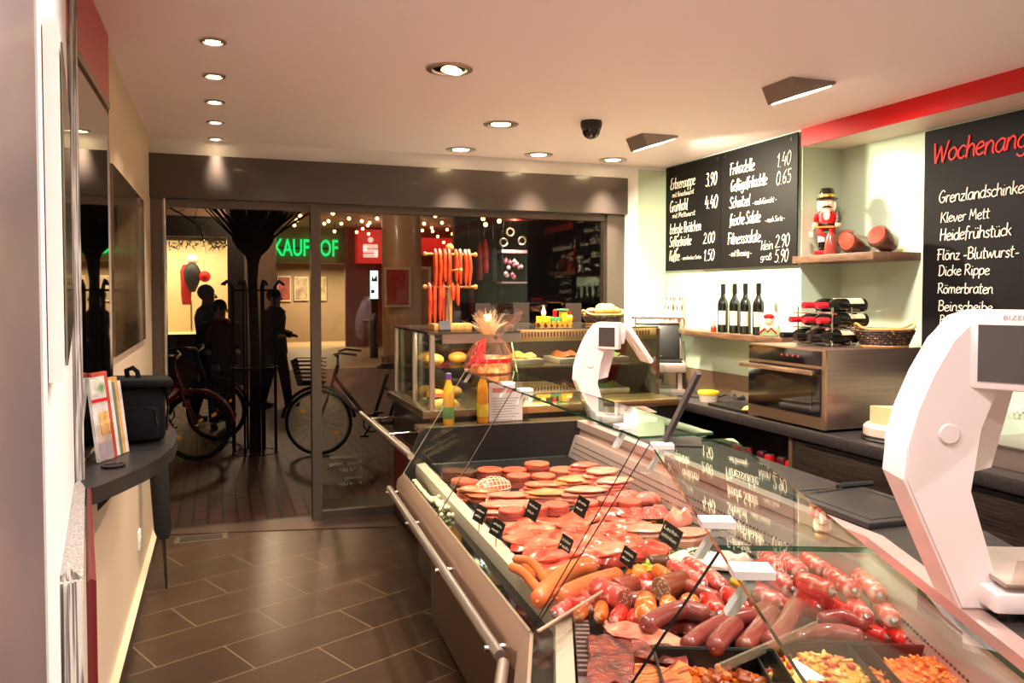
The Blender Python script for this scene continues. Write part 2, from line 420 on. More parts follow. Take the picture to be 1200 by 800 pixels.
# landscape print
t = root('landscape_print', 'wide unframed print of a dark misty forest on the left wall', 'picture', (LX, 4.45, 1.33))
part('print', B().bx(LX, LX + .012, 3.70, 5.14, 1.335, 2.13),
     M('forest_print', (92, 74, 46), .12, col2=(24, 18, 14), ns=3.2, stretch=(1, 3, .9), lo=.38, hi=.62, coat=.5), t)
part('mounting_rail', B().bx(LX, LX + .004, 3.72, 5.12, 2.131, 2.136), ALU, t)
t = root('wall_socket', 'white wall socket low on the left wall under the bar ledge', 'socket', (LX, 4.7, .28))
p = at(162, 632, x=LX)
part('plate', B().bx(LX, LX + .012, p.y - .04, p.y + .04, p.z - .05, p.z + .05, .003), WHITE, t)
part('insert', B().cyl((LX + .012, p.y, p.z), (LX + .016, p.y, p.z), .02), M('socket_grey', (190, 188, 182), .5), t)
t = root('floor_drain', 'small square metal grate in the floor by the door', 'grate', tuple(at(237, 632, z=0)))
p = at(236, 631, z=0)
part('frame', B().bx(p.x - .16, p.x + .16, p.y - .07, p.y + .07, .0, .006), M('worn_brass_grey', (128, 112, 92), .4, .6), t)
part('grille', B().bx(p.x - .13, p.x + .13, p.y - .045, p.y + .045, .006, .009), M('grate_dark', (70, 62, 54), .5, .5), t)

# bar ledge with curved front
pl = [(LX, 2.50), (-.40, 2.50), (-.337, 2.545), (-.285, 2.66), (-.23, 2.80), (-.19, 2.95), (-.163, 3.15), (-.16, 3.35), (-.18, 3.55), (-.24, 3.75), (-.33, 3.9), (LX, 3.98)]
t = root('bar_ledge', 'curved dark stone bar ledge fixed to the left wall', 'ledge', (LX, 3.2, 1.0))
part('top', B().ext([(x, y, 1.002) for x, y in pl], (0, 0, .048)), LEDGE, t)
part('bracket', B().ext([(LX, 3.2, 1.0), (-.25, 3.2, 1.0), (LX, 3.2, .82)], (0, .03, 0)), BLACK, t)

# ------------------------------------------------------------------ ceiling lamps
def area(name, par, loc, power, col, size, dirv=(0, 0, -1), spread=150):
    l = bpy.data.lights.new(name, 'AREA'); l.energy = power; l.color = col; l.shape = 'DISK'; l.size = size; l.spread = R(spread)
    o = bpy.data.objects.new(name, l); COL.objects.link(o); o.parent = par; o.location = loc
    o.rotation_euler = Vector(dirv).to_track_quat('-Z', 'Y').to_euler()
    return o
def downlight(label, loc, r, power, group, tilt=(0, 0, -1), col=WARM, spread=112):
    t = root('ceiling_downlight', label, 'ceiling light', loc, 0, group)
    part('trim_ring', B().lathe([(r * .72, -.001), (r * .76, -.010), (r, -.007), (r, 0), (r * .72, 0)], n=28), ALU, t, local=True)
    part('reflector', B().lathe([(r * .74, 0), (r * .70, -.003), (r * .62, -.001)], n=24), M('lamp_reflector', (120, 110, 96), .15, .9), t, local=True)
    q = Matrix.Rotation(.25 if tilt[0] else 0, 4, 'Y')
    part('bulb', B().ball((0, 0, -.004), (r * .56, r * .56, .007), 16, q), LAMPGLOW, t, label='glowing lamp', local=True)
    area('downlight_lamp', t, (0, 0, -.02), power, col, r * 1.2, tilt, spread)
    return t
for i, y in enumerate((3.48, 4.03, 4.57, 5.11, 5.66)):
    downlight('small recessed downlight, %s of the row along the left wall' % ('nearest', 'second from the front', 'middle one', 'second from the door', 'farthest, close to the door header')[i],
              (-.015, y, CZ), .052, LAMP_W * (.35 if i == 4 else 1), 'small downlights along the left', spread=(100, 100, 95, 80, 44)[i])
for lb, p in (('large round downlight, nearest one over the aisle', (.98, 3.55)), ('round downlight over the long counter, midway', (1.584, 4.595)),
              ('round downlight above the sausage stand, left of the three by the window', (1.6, 5.50)), ('round downlight, middle of the three by the window', (2.19, 5.51)),
              ('round downlight by the right pier, rightmost of the three at the window', (2.80, 5.53))):
    downlight(lb, (p[0], p[1], CZ), .105, BIG_W, 'large downlights', (.25, 0, -1) if p[0] < 1 else (0, 0, -1), WARM, 66 if p[1] > 5.4 else 112)
def boxlight(label, loc, power, col=WARM2, spread=125):
    t = root('box_spotlight', label, 'ceiling light', loc, R(0), 'square box spotlights')
    part('housing', B().ext([(-.13, -.11, 0), (.13, -.11, 0), (.125, -.11, -.014), (-.09, -.11, -.082)], (0, .22, 0)), M('box_lamp_grey', (150, 140, 134), .4, .5), t, local=True)
    part('lamp_glass', B().ext([(-.08, -.095, -.079), (.115, -.095, -.0172), (.115, -.095, -.0222), (-.08, -.095, -.084)], (0, .19, 0)), LAMPGLOW2, t, label='bright lamp window', local=True)
    area('box_lamp', t, (.03, 0, -.09), power, col, .14, (.6, 0, -1), spread)
    return t
boxlight('square box spotlight on the ceiling before the red band', (2.64, 3.25, CZ), BOX_W * .46)
boxlight('small square box spotlight nearest the menu board', (2.64, 4.665, CZ), BOX_W * 2.0, (1, .86, .62), 152)
# the rows of lamps go on over and behind the camera
for nm, loc, pw, c, sz in (('box_lamp_near', (2.64, 1.84, 2.55), BOX_W * .8, WARM2, .14), ('box_lamp_rear', (2.64, .43, 2.55), BOX_W * .7, WARM2, .14),
                       ('aisle_lamp_near', (.75, 2.45, 2.585), BIG_W * .55, WARM2, .12), ('aisle_lamp_rear', (.45, 1.3, 2.585), BIG_W * .6, WARM2, .12), ('aisle_lamp_back', (.3, -.3, 2.585), BIG_W * .85, WARM2, .12),
                       ('counter_lamp_near', (1.35, 1.9, 2.585), BIG_W * .8, (1, .80, .74), .12), ('counter_lamp_far', (1.5, 3.2, 2.585), BIG_W * 1.1, (1, .79, .72), .12),
                       ('counter_lamp_rear', (.95, .75, 2.585), BIG_W * .6, (1, .84, .80), .12)):
    l = bpy.data.lights.new(nm, 'AREA'); l.shape = 'DISK'; l.size = sz; l.energy = pw; l.color = c; l.spread = R(150)
    o = bpy.data.objects.new(nm, l); COL.objects.link(o); o.location = loc
t = root('dome_camera', 'black dome security camera on the ceiling', 'camera', (2.06, 4.35, CZ))
part('mount', B().lathe([(.062, 0), (.064, -.02), (.058, -.045), (0, -.045)], n=24), BLACK, t, local=True)
part('dome', B().ball((0, 0, -.05), (.055, .055, .055), 20), BLACKGLOSS, t, local=True)
# ------------------------------------------------------------------ the display counter: two sections meeting at a bend
BEND = Vector((.86, 2.24, 0))
D1 = Vector((math.sin(R(2.5)), math.cos(R(2.5)), 0)); N1 = Vector((D1.y, -D1.x, 0)); L1 = 2.25
D2 = Vector((-math.sin(R(22.7)), -math.cos(R(22.7)), 0)); N2 = Vector((-D2.y, D2.x, 0)); L2 = 1.72
MA = (math.atan2(N1.y, N1.x) + math.atan2(N2.y, N2.x)) / 2; MK = 1 / math.cos(MA - math.atan2(N2.y, N2.x))
MIT = Vector((math.cos(MA), math.sin(MA), 0)) * MK
def s1(t, s, z=0.0): return BEND + (N1 * s + D1 * t if t else MIT * s) + Vector((0, 0, z))
def s2(t, s, z=0.0): return BEND + (N2 * s + D2 * t if t else MIT * s) + Vector((0, 0, z))
SEC = {1: (s1, L1), 2: (s2, L2)}
def sweep(b, sec, prof, t0=0.0, t1=None):
    f, L = SEC[sec]; t1 = L if t1 is None else t1
    return b.ext([f(t0, s, z) for s, z in prof], (0, 0, 0), [f(t1, s, z) for s, z in prof])
def sof(p):                                # offset of a point across the counter
    q = Vector((p.x, p.y, 0)) - BEND
    return (q.dot(N1), q.dot(D1)) if q.dot(D1) > 0 else (q.dot(N2), -q.dot(D2))
DECK = .62
LEDZ = .83
BASEP = M('bronze_front_panel', (110, 84, 66), .32, .75)
DECKM = M('dark_deck_steel', (60, 54, 52), .35, .6)
REARM = M('rosy_rear_steel', (206, 180, 172), .38, .6)
CLAMPW = M('white_clamp', (232, 228, 228), .3, .3)
TOPF, TOPB, TZ = .365, .625, 1.145
def counter(sec, name, label, joints):
    f, L = SEC[sec]
    t = root(name, label, 'counter', tuple(f(L / 2, .5, 0)))
    part('plinth', sweep(B(), sec, [(.15, 0), (.15, .10), (1.3, .10), (1.3, 0)]), BLACK, t)
    if sec == 1:
        part('front_panel', sweep(B(), 1, [(.0, .07), (.0, .44), (.06, .46), (.06, .07)], 0, 1.42), BASEP, t)
        part('far_front_panel', sweep(B(), 1, [(.09, .03), (.09, .46), (.14, .46), (.14, .03)], 1.42, L), BLACKGLOSS, t, label='black recessed front panel')
        part('panel_joint', B().ext([s1(1.40, -.004, .07), s1(1.425, -.004, .07), s1(1.425, -.004, .44), s1(1.40, -.004, .44)], N1 * .01), CHROME, t)
    else:
        part('front_panel', sweep(B(), 2, [(.0, .07), (.0, .44), (.06, .46), (.06, .07)]), BASEP, t)
    part('body', sweep(B(), sec, [(.14, .10), (.14, .5), (1.3, .5), (1.3, .10)]), M('body_dark', (70, 60, 54), .5), t)
    part('front_cap', sweep(B(), sec, [(-.032, .455), (-.036, .52), (-.028, .55), (.004, .580), (.014, .580), (.014, .455)]), STEELD, t)
    part('front_channel', sweep(B(), sec, [(.014, .5), (.014, .572), (.074, .575), (.074, .5)]), BLACKGLOSS, t, label='black channel along the glass')
    part('inner_lip', sweep(B(), sec, [(.074, .5), (.074, .60), (.08, .628), (.128, .636), (.14, .5)]), M('satin_lip', (198, 182, 164), .4, .15), t)
    part('deck', sweep(B(), sec, [(.14, .5), (.14, DECK), (1.03, DECK), (1.03, .5)]), DECKM, t)
    part('rear_panel', sweep(B(), sec, [(1.0, .5), (1.0, .62), (1.045, .745), (1.075, .745), (1.075, .775), (1.095, .8), (1.095, .5)]), REARM, t)
    part('rear_ledge', sweep(B(), sec, [(1.115, .79), (1.115, LEDZ), (1.47, LEDZ), (1.47, .79)]), STONE, t)
    part('ledge_lip', sweep(B(), sec, [(1.06, .79), (1.06, LEDZ + .002), (1.115, LEDZ + .002), (1.115, .79)]), REARM, t)
    part('rear_body', sweep(B(), sec, [(1.1, .1), (1.1, .79), (1.44, .79), (1.44, .1)]), M('body_dark', (70, 60, 54), .5), t)
    b = B(); n = 96 if sec == 1 else 84                       # three rows of air slots
    for r in range(3):
        zz = .650 + r * .028; ss = 1.0 + (zz - .62) * .36 - .003
        for k in range(n):
            tt = .03 + (L - .06) * k / n
            b.box(f(tt, ss, zz), (.004, (L / n) * .32, .006), math.atan2(-(D1 if sec == 1 else D2).x, (D1 if sec == 1 else D2).y))
    part('air_slots', b, M('slot_dark', (96, 68, 64), .6), t, kind='stuff')
    # bumper rail on brackets
    r = part('bumper_rail', B().tube([f(.05 if sec == 1 else .03, -.075, .5), f(L if sec == 1 else L, -.075, .5)], .0185, 16), ALU, t)
    for k in range(4 if sec == 1 else 3):
        tt = (.12, .86, 1.55, 2.18)[k] if sec == 1 else (.35, .95, 1.55)[k]
        q = part('rail_bracket', B().cyl(f(tt, -.105, .495), f(tt, -.03, .495), .010), CHROME, t)
    # front and top glass
    for a, c in joints:
        b = B(); q0, q1 = f(a, .006, .578), f(c, .006, .578); p0, p1 = f(a, TOPF, TZ), f(c, TOPF, TZ)
        nn = (p0 - q0).cross(q1 - q0).normalized() * .004
        b.ext([q0, q1, p1, p0], nn)
        b.bm.faces.ensure_lookup_table()
        for fc in b.bm.faces:
            if fc.calc_area() < .03: fc.material_index = 1
        part('front_glass', b, [GLASSAR, LEDGEM if (sec, a > 1) == (1, True) else DEDGE], t, ang=0)
        b = B().ext([f(a, TOPF - .002, TZ), f(c, TOPF - .002, TZ), f(c, TOPB, TZ), f(a, TOPB, TZ)], (0, 0, .008))
        for fc in b.bm.faces:
            if fc.calc_area() < .03: fc.material_index = 1
        part('top_glass', b, [GLASSTOP, GEDGE], t, ang=0)
        d = D1 if sec == 1 else D2; nv = N1 if sec == 1 else N2
        for tt in ((a + .15 if a > .5 or sec == 1 else a + .06), (c - .06 if c > 2 else c - .12)):
            base = f(tt, TOPF, TZ); sl = (f(tt, TOPF, TZ) - f(tt, .006, .578)).normalized()
            b = B().ext([base + nv * -.012 - d * .024 + Vector((0, 0, .009)), base + nv * .052 - d * .024 + Vector((0, 0, .009)), base + nv * .052 + d * .024 + Vector((0, 0, .009)), base - nv * .012 + d * .024 + Vector((0, 0, .009))], (0, 0, .013))
            b.ext([base + nv * .012 - d * .013, base + nv * .026 - d * .013, base + nv * .026 - d * .013 - sl * .062, base + nv * .012 - d * .013 - sl * .062], d * .026)
            part('glass_clamp', b, CLAMPW, t)
        for tt in (a + .12, c - .12):                       # posts that carry the top glass
            pass
    return t
c1 = counter(1, 'display_counter', 'long chilled meat display counter with slanted front glass and steel bumper rail', [(0.004, 1.328), (1.332, L1)])
c2 = counter(2, 'display_counter', 'near angled end of the meat counter, full of sausages, cut off by the bottom edge', [(0.0, .958), (.962, L2)])
# far end panel of the long section, carried into a small shelf
E0 = [(.012, .5), (.012, .60), (.10, .80), (.135, .83), (1.47, .83), (1.47, .5)]
part('end_panel', B().ext([s1(L1, s, z) for s, z in E0], D1 * .03), M('end_panel_black', (26, 21, 20), .5), c1, label='gloss black end panel')
part('end_glass', B().ext([s1(L1 - .004, .012, .6), s1(L1 - .004, TOPF, TZ), s1(L1 - .004, TOPF + .006, TZ), s1(L1 - .004, .10, .8)], D1 * .006), GLASS, c1, ang=0)
part('end_shelf', B().ext([s1(L1 + .03, .10, .80), s1(L1 + .03, 1.47, .80), s1(L1 + .17, 1.47, .80), s1(L1 + .17, .10, .80)], (0, 0, .03)), M('shelf_bronze', (122, 100, 74), .2, .6), c1)
# cream pearl strand lying in the channel
b = B(); rnd = random.Random(3)
for k in range(90):
    tt = rnd.uniform(1.25, 2.05); d = rnd.random()
    if tt < 1.62: b.ball(s1(tt, rnd.uniform(.022, .072), .583 + rnd.random() * .022), .011, 8)
    else: b.ball(s1(tt, .025 + rnd.random() * .012, .583), .009, 8)
solo('pearl_strand', b, M('cream_pearl', (232, 222, 178), .25, coat=.3), 'cream bead strand heaped in the black channel of the long counter', 'decoration', kind=None)
# acrylic dividers in the near section
def divider(p, q, h, label, th=.005, em=None):
    """clear sheet; p and q are the ends of its top edge"""
    p, q = Vector(p), Vector(q); d = (q - p); d.z = 0; d.normalize(); nn = Vector((-d.y, d.x, 0)) * .008
    lo = lambda v: Vector((v.x, v.y, DECK + .001))
    t = root('acrylic_divider', label, 'divider', tuple((lo(p) + lo(q)) / 2), 0, 'acrylic dividers')
    part('sheet', B().ext([lo(p), lo(q), q, p], nn), ACRYL, t, ang=0)
    up = Vector((0, 0, th))
    part('edge', B().ext([p, q, q + up, p + up], nn), em or M('acrylic_edge', (222, 170, 146), .3, alpha=.75), t, label='pale polished edge')
divider(at(632, 741, z=.70), at(712, 691, z=.70), .1, 'clear acrylic divider beside the smoked pork at the counter bend')
divider(at(840, 791, z=.70), at(958, 738, z=.70), .1, 'clear acrylic divider between the salads and the liver sausages', .022, M('acrylic_band', (226, 200, 170), .15, alpha=.22))
# ------------------------------------------------------------------ shop scales
def build_scale():
    t = root('shop_scale', '', 'scale', (0, 0, 0))
    C = [(0, 0), (-.136, .313), (-.128, .40), (-.105, .486), (-.07, .572), (-.025, .655), (.02, .712), (.07, .728), (.2, .725), (.235, .70), (.215, .575), (.075, .555), (.04, .44), (.012, .29), (.075, .10), (.10, .03), (.09, 0)]
    b = B().ext([(x, -.07, z) for x, z in C], (0, .15, 0))
    bmesh.ops.bevel(b.bm, geom=[e for e in b.bm.edges if abs(e.verts[0].co.y - e.verts[1].co.y) < 1e-5], offset=.007, segments=2, affect='EDGES', clamp_overlap=True)
    part('column', b, SCALEW, t, local=True, ang=28)
    part('rear_housing', B().ext([(x, .05, z) for x, z in ((.0, .29), (.125, .325), (.185, .56), (.06, .57), (.02, .44))], (0, .10, 0)), SCALEW, t, local=True)
    k = part('pivot_cap', B().cyl((-.035, -.072, .43), (-.035, -.078, .43), .026, .022, 20), SCALEW, t, local=True)
    Rm = Matrix.Translation((.155, -.085, .63)) @ Matrix.Rotation(R(-40), 4, 'Z')
    d = part('customer_display', B().box((.09, -.10, .635), (.175, .055, .19), 0, .008, Matrix.Rotation(R(-40), 4, 'Z')), SCALEW, t, local=True)
    Z = Matrix.Rotation(R(-40), 4, 'Z')
    o = Vector((.09, -.10, .635)) + Z @ Vector((0, -.0285, 0))
    part('screen', B().box(tuple(o + Vector((0, 0, -.008))), (.125, .004, .135), 0, 0, Z), SCREEN, d, local=True)
    part('lettering', write(B(), 'BIZERBA', o + Z @ Vector((-.01, -.001, .072)), Z @ Vector((1, 0, 0)), (0, 0, 1), .075, .011, 0), M('grey_print', (150, 140, 146), .5), d, local=True)
    P = Matrix.Translation((.31, 0, .58)) @ Matrix.Rotation(R(36), 4, 'Y')
    part('operator_screen', B().box((.315, .0, .575), (.035, .25, .33), 0, .012, Matrix.Rotation(R(-34), 4, 'Y')).box((.296, -.02, .562), (.012, .05, .28), 0, .004, Matrix.Rotation(R(-34), 4, 'Y')), SCALEW, t, local=True)
    part('base', B().box((.24, 0, .045), (.40, .30, .05), 0, .012).bx(.06, .11, -.04, .04, 0, .06), SCALEW, t, local=True)
    for x in (.09, .40):
        for y in (-.11, .11): part('foot', B().cyl((x, y, 0), (x, y, .022), .02, n=12), BLACK, t, local=True)
    part('weighing_plate', B().box((.25, 0, .088), (.37, .29, .012), 0, .004), STEEL, t, local=True)
    part('plate_guard', B().ext([(.07, -.16, .10), (.43, -.16, .10), (.43, -.185, .16), (.07, -.185, .16)], (0, .004, 0)), ACRYL, t, local=True, ang=0)
    return t
sc1 = build_scale()
sc1['label'] = 'pinkish white shop scale on the far part of the counter, before the bread basket'; sc1['group'] = 'shop scales'
sc1.location = (2.07, 4.34, LEDZ); sc1.rotation_euler = (0, 0, R(-12)); sc1.scale = (.82,) * 3
p = at(1110, 702, z=LEDZ)
dup(sc1, p, R(-24), 'large white shop scale in the right foreground at the counter edge', scale=1.0)

# ------------------------------------------------------------------ glass bakery case and hot case by the window
X0, X1, X2, Y0, Y1 = 1.16, 1.72, 2.84, 4.63, 5.70
t = root('bakery_case', 'glass bakery cabinet with steel posts at the window, under the sausage stand', 'display case', (1.44, 5.16, 0))
part('base', B().bx(X0 - .0, X1, Y0 + .02, Y1, .03, .86), M('case_black', (30, 24, 22), .3), t)
part('kick_panel', B().bx(X0 - .006, X0, Y0 + .4, Y1, .08, .60), M('kick_red', (96, 12, 16), .4), t, label='dark red panel')
part('sill', B().bx(X0 - .05, X1, Y0 - .0, Y1, .86, .905, .004), M('sill_bronze', (120, 100, 78), .25, .7), t)
for y in (Y0 + .02, 5.10, Y1 - .03): part('post', B().cyl((X0 + .012, y, .905), (X0 + .012, y, 1.355), .017, n=14), ALU, t)
part('glass_side', B().bx(X0 + .03, X0 + .036, Y0 + .03, Y1, .905, 1.35), GLASS, t, ang=0)
part('glass_front', B().bx(X0 + .04, X1, Y0 + .01, Y0 + .016, .905, 1.30), GLASS, t, ang=0)
part('top_plate', B().bx(X0 - .02, X1, Y0 - .01, Y1, 1.356, 1.37), [M('top_glass_dark', (64, 60, 50), .08, coat=.6)], t)
part('glass_shelf', B().bx(X0 + .06, X1, 4.95, Y1 - .02, 1.12, 1.128), GLASS, t, ang=0)
k = part('fascia', B().bx(X0 + .07, X1, Y0 - .004, Y0 + .006, 1.30, 1.356), M('fascia_steel', (160, 148, 136), .3, .8), t)
part('lock', B().cyl((1.56, Y0 - .004, 1.33), (1.56, Y0 - .012, 1.33), .011), BLACK, k)
part('bumper_rail', B().tube([(.925, 4.12, .75), (.925, Y1 + .02, .75)], .018, 14).tube([(.99, 4.5, .71), (.99, Y1, .71)], .015, 12), ALU, t)
for y in (4.85, 5.5): part('rail_bracket', B().cyl((.92, y, .745), (X0, y, .745), .010), CHROME, t)
l = bpy.data.lights.new('case_tube', 'AREA'); l.shape = 'RECTANGLE'; l.size = .5; l.size_y = .04; l.energy = 5; l.color = (1, .78, .5)
o = bpy.data.objects.new('case_tube', l); COL.objects.link(o); o.parent = t; o.location = (0, -.2, 1.345); 
t = root('hot_case', 'hot food cabinet with brass vent strip and sloping glass beside the window', 'display case', (2.28, 5.1, 0))
part('base', B().bx(X1 + .005, X2, Y0 + .02, Y1, .03, .86), M('case_black', (30, 24, 22), .3), t)
part('sill', B().bx(X1 + .005, X2, Y0, Y1, .86, .905, .004), BRASS, t)
part('top_plate', B().bx(X1 + .005, X2, Y0 + .28, Y1, 1.356, 1.37), [M('top_glass_dark', (64, 60, 50), .08, coat=.6)], t)
k = part('vent_strip', B().bx(X1 + .02, X2 - .02, Y0 + .26, Y0 + .30, 1.285, 1.36, .004), BRASS, t)
b = B()
for q in range(44): b.bx(X1 + .06 + q * .0225, X1 + .069 + q * .0225, Y0 + .254, Y0 + .262, 1.315, 1.345)
part('vent_slots', b, M('slot_brown', (70, 48, 26), .6), k, kind='stuff')
part('sloping_glass', B().ext([(X1 + .03, Y0 + .03, .905), (X2 - .03, Y0 + .03, .905), (X2 - .03, Y0 + .25, 1.31), (X1 + .03, Y0 + .25, 1.31)], (0, .006, .003)), GLASS, t, ang=0)
part('glass_edge', B().tube([(X1 + .03, Y0 + .03, .905), (X1 + .03, Y0 + .25, 1.31)], .005, 6), M('pale_edge', (190, 190, 150), .3), t)
part('back_wall', B().bx(X1 + .03, X2, Y1 - .05, Y1 - .03, .905, 1.356), M('case_brown', (58, 42, 30), .35), t)
part('inner_shelf', B().bx(X1 + .06, X2 - .04, 5.0, Y1 - .06, 1.10, 1.112), M('inner_steel', (120, 100, 74), .25, .8), t)
part('end_post', B().bx(X2 - .03, X2, Y0 + .26, Y1, .905, 1.356), M('case_brown', (58, 42, 30), .35), t)
l = bpy.data.lights.new('hot_tube', 'AREA'); l.shape = 'RECTANGLE'; l.size = .9; l.size_y = .04; l.energy = 6; l.color = (1, .74, .42)
o = bpy.data.objects.new('hot_tube', l); COL.objects.link(o); o.parent = t; o.location = (0, .1, 1.34)
# low worktop between the hot case and the back counter
t = root('side_worktop', 'dark worktop between the hot case and the back wall', 'worktop', (3.1, 5.2, 0))
part('top', B().bx(X2 + .01, RX - .014, 5.02, BY - .06, .81, .87), STONE, t)
part('body', B().bx(X2 + .03, RX - .014, 5.06, BY - .06, 0, .81), ZEBRA, t)

# ------------------------------------------------------------------ back counter along the right wall
BX = 2.93
t = root('back_counter', 'long dark worktop under the wall shelf and oven', 'worktop', (3.2, 3.2, 0))
part('worktop', B().bx(BX, RX - .013, 4.125, 5.015, .81, .87, .003).bx(BX, NX, .9, 4.12, .81, .87, .003), STONE, t)
t = root('base_cabinet', 'open lower cabinet with red cans below the oven worktop', 'cabinet', (3.2, 4.4, 0))
part('side_panel', B().bx(BX + .03, NX - .1, 3.66, 3.69, .08, .808), M('panel_bronze', (130, 104, 84), .35, .5), t)
part('back_panel', B().bx(RX - .1, RX - .08, 3.69, 5.0, .08, .808), ZEBRA, t)
part('shelf', B().bx(BX + .04, RX - .1, 3.69, 5.0, .50, .52), ZEBRA, t)
part('floor_panel', B().bx(BX + .04, RX - .1, 3.69, 5.0, .06, .08), ZEBRA, t)
t = root('base_cabinet', 'lower cabinet with dark streaky wood fronts right of the oven', 'cabinet', (3.2, 2.4, 0))
part('body', B().bx(BX + .06, NX - .01, .95, 3.65, .1, .808), M('body_dark', (70, 60, 54), .5), t)
for k in range(3):
    y0, y1 = .97 + k * .895, .97 + k * .895 + .885
    d = part('drawer_front', B().bx(BX + .035, BX + .058, y0, y1, .47, .79, .002), ZEBRA, t)
    part('handle', B().bx(BX + .028, BX + .035, y0 + .1, y1 - .1, .775, .785), BLACK, d)
    d = part('drawer_front', B().bx(BX + .035, BX + .058, y0, y1, .12, .455, .002), ZEBRA, t)
    part('handle', B().bx(BX + .028, BX + .035, y0 + .1, y1 - .1, .44, .45), BLACK, d)
part('plinth', B().bx(BX + .1, NX - .02, .95, 3.65, 0, .1), BLACK, t)
can0 = None
for i, (y, dx, c) in enumerate(((4.30, 0, 'r'), (4.20, 0, 'r'), (4.08, .02, 'p'), (3.98, 0, 'r'), (3.88, .01, 'p'), (3.79, 0, 'r'))):
    lb = 'red drink can on the shelf under the worktop, %s' % ('leftmost', 'second from left', 'dark one third from left', 'fourth from left', 'dark one second from the cabinet side', 'next to the cabinet side')[i]
    q = root('drink_can', lb, 'can', (3.06 + dx, y, .52), 0, 'cans under the back counter')
    part('can_body', B().lathe([(.025, 0), (.033, .008), (.033, .11), (.028, .122)], n=16), RED if c == 'r' else M('can_dark', (96, 22, 40), .3, .3), q, local=True)
    part('can_top', B().lathe([(.028, .122), (.025, .124), (.0, .123)], n=16), ALU, q, local=True)

# oven
t = root('oven', 'stainless compact oven with black glass door on the back counter', 'oven', (3.25, 3.72, .872))
OX, OY0, OY1, OZ0, OZ1 = 2.95, 3.395, 4.045, .884, 1.302
part('housing', B().bx(OX + .012, 3.60, OY0, OY1, OZ0, OZ1, .003), M('oven_brushed_steel', (158, 134, 120), .32, .85, col2=(146, 124, 112), ns=3, stretch=(1, 1, 20)), t)
part('front_frame', B().bx(OX, OX + .012, OY0, OY1, OZ0, OZ1), M('oven_front_steel', (176, 146, 118), .28, .85), t)
k = part('control_panel', B().bx(OX - .006, OX, OY0 + .03, OY1 - .012, OZ1 - .085, OZ1 - .008), BLACKGLOSS, t)
b = B()
for i in range(4): b.bx(OX - .0065, OX - .006, OY0 + .20 + i * .045, OY0 + .212 + i * .045, OZ1 - .05, OZ1 - .04)
part('display', b, M('red_led', (160, 30, 30), .4, emit=(255, 50, 40), es=.6), k)
k = part('door', B().bx(OX - .008, OX, OY0 + .03, OY1 - .012, OZ0 + .065, OZ1 - .10), BLACKGLOSS, t)
part('window', B().bx(OX - .0095, OX - .008, OY0 + .09, OY1 - .08, OZ0 + .095, OZ1 - .15), M('oven_window', (34, 24, 18), .05, coat=.8), k)
part('handle', B().bx(OX - .055, OX - .035, OY0 + .05, OY1 + .02, OZ1 - .135, OZ1 - .108, .004).bx(OX - .04, OX - .005, OY0 + .07, OY0 + .09, OZ1 - .13, OZ1 - .112).bx(OX - .04, OX - .005, OY1 - .08, OY1 - .06, OZ1 - .13, OZ1 - .112), M('oven_handle', (200, 168, 136), .25, .85), k)
for x in (3.0, 3.54):
    for y in (OY0 + .06, OY1 - .06): part('foot', B().cyl((x, y, .87), (x, y, .886), .018, n=10), BLACK, t)

# wall shelf for bottles, niche shelf
t = root('wall_shelf', 'long brown wood shelf with standing wine bottles', 'shelf', (3.3, 4.55, 1.285))
part('board', B().bx(3.2, RX, 4.06, 5.15, 1.288, 1.326, .002), WOODSH, t)
part('return_board', B().bx(3.3, RX, 5.15, BY - .06, 1.288, 1.326, .002), M('wood_dim', (120, 96, 74), .5), t)
t = root('niche_shelf', 'short thick wood shelf in the recess holding the nutcracker', 'shelf', (3.5, 3.8, 1.78))
part('board', B().bx(3.35, NX, 3.498, 4.12, 1.782, 1.826, .002).bx(3.35, RX - .004, 4.12, 4.16, 1.782, 1.826), WOODSH, t)
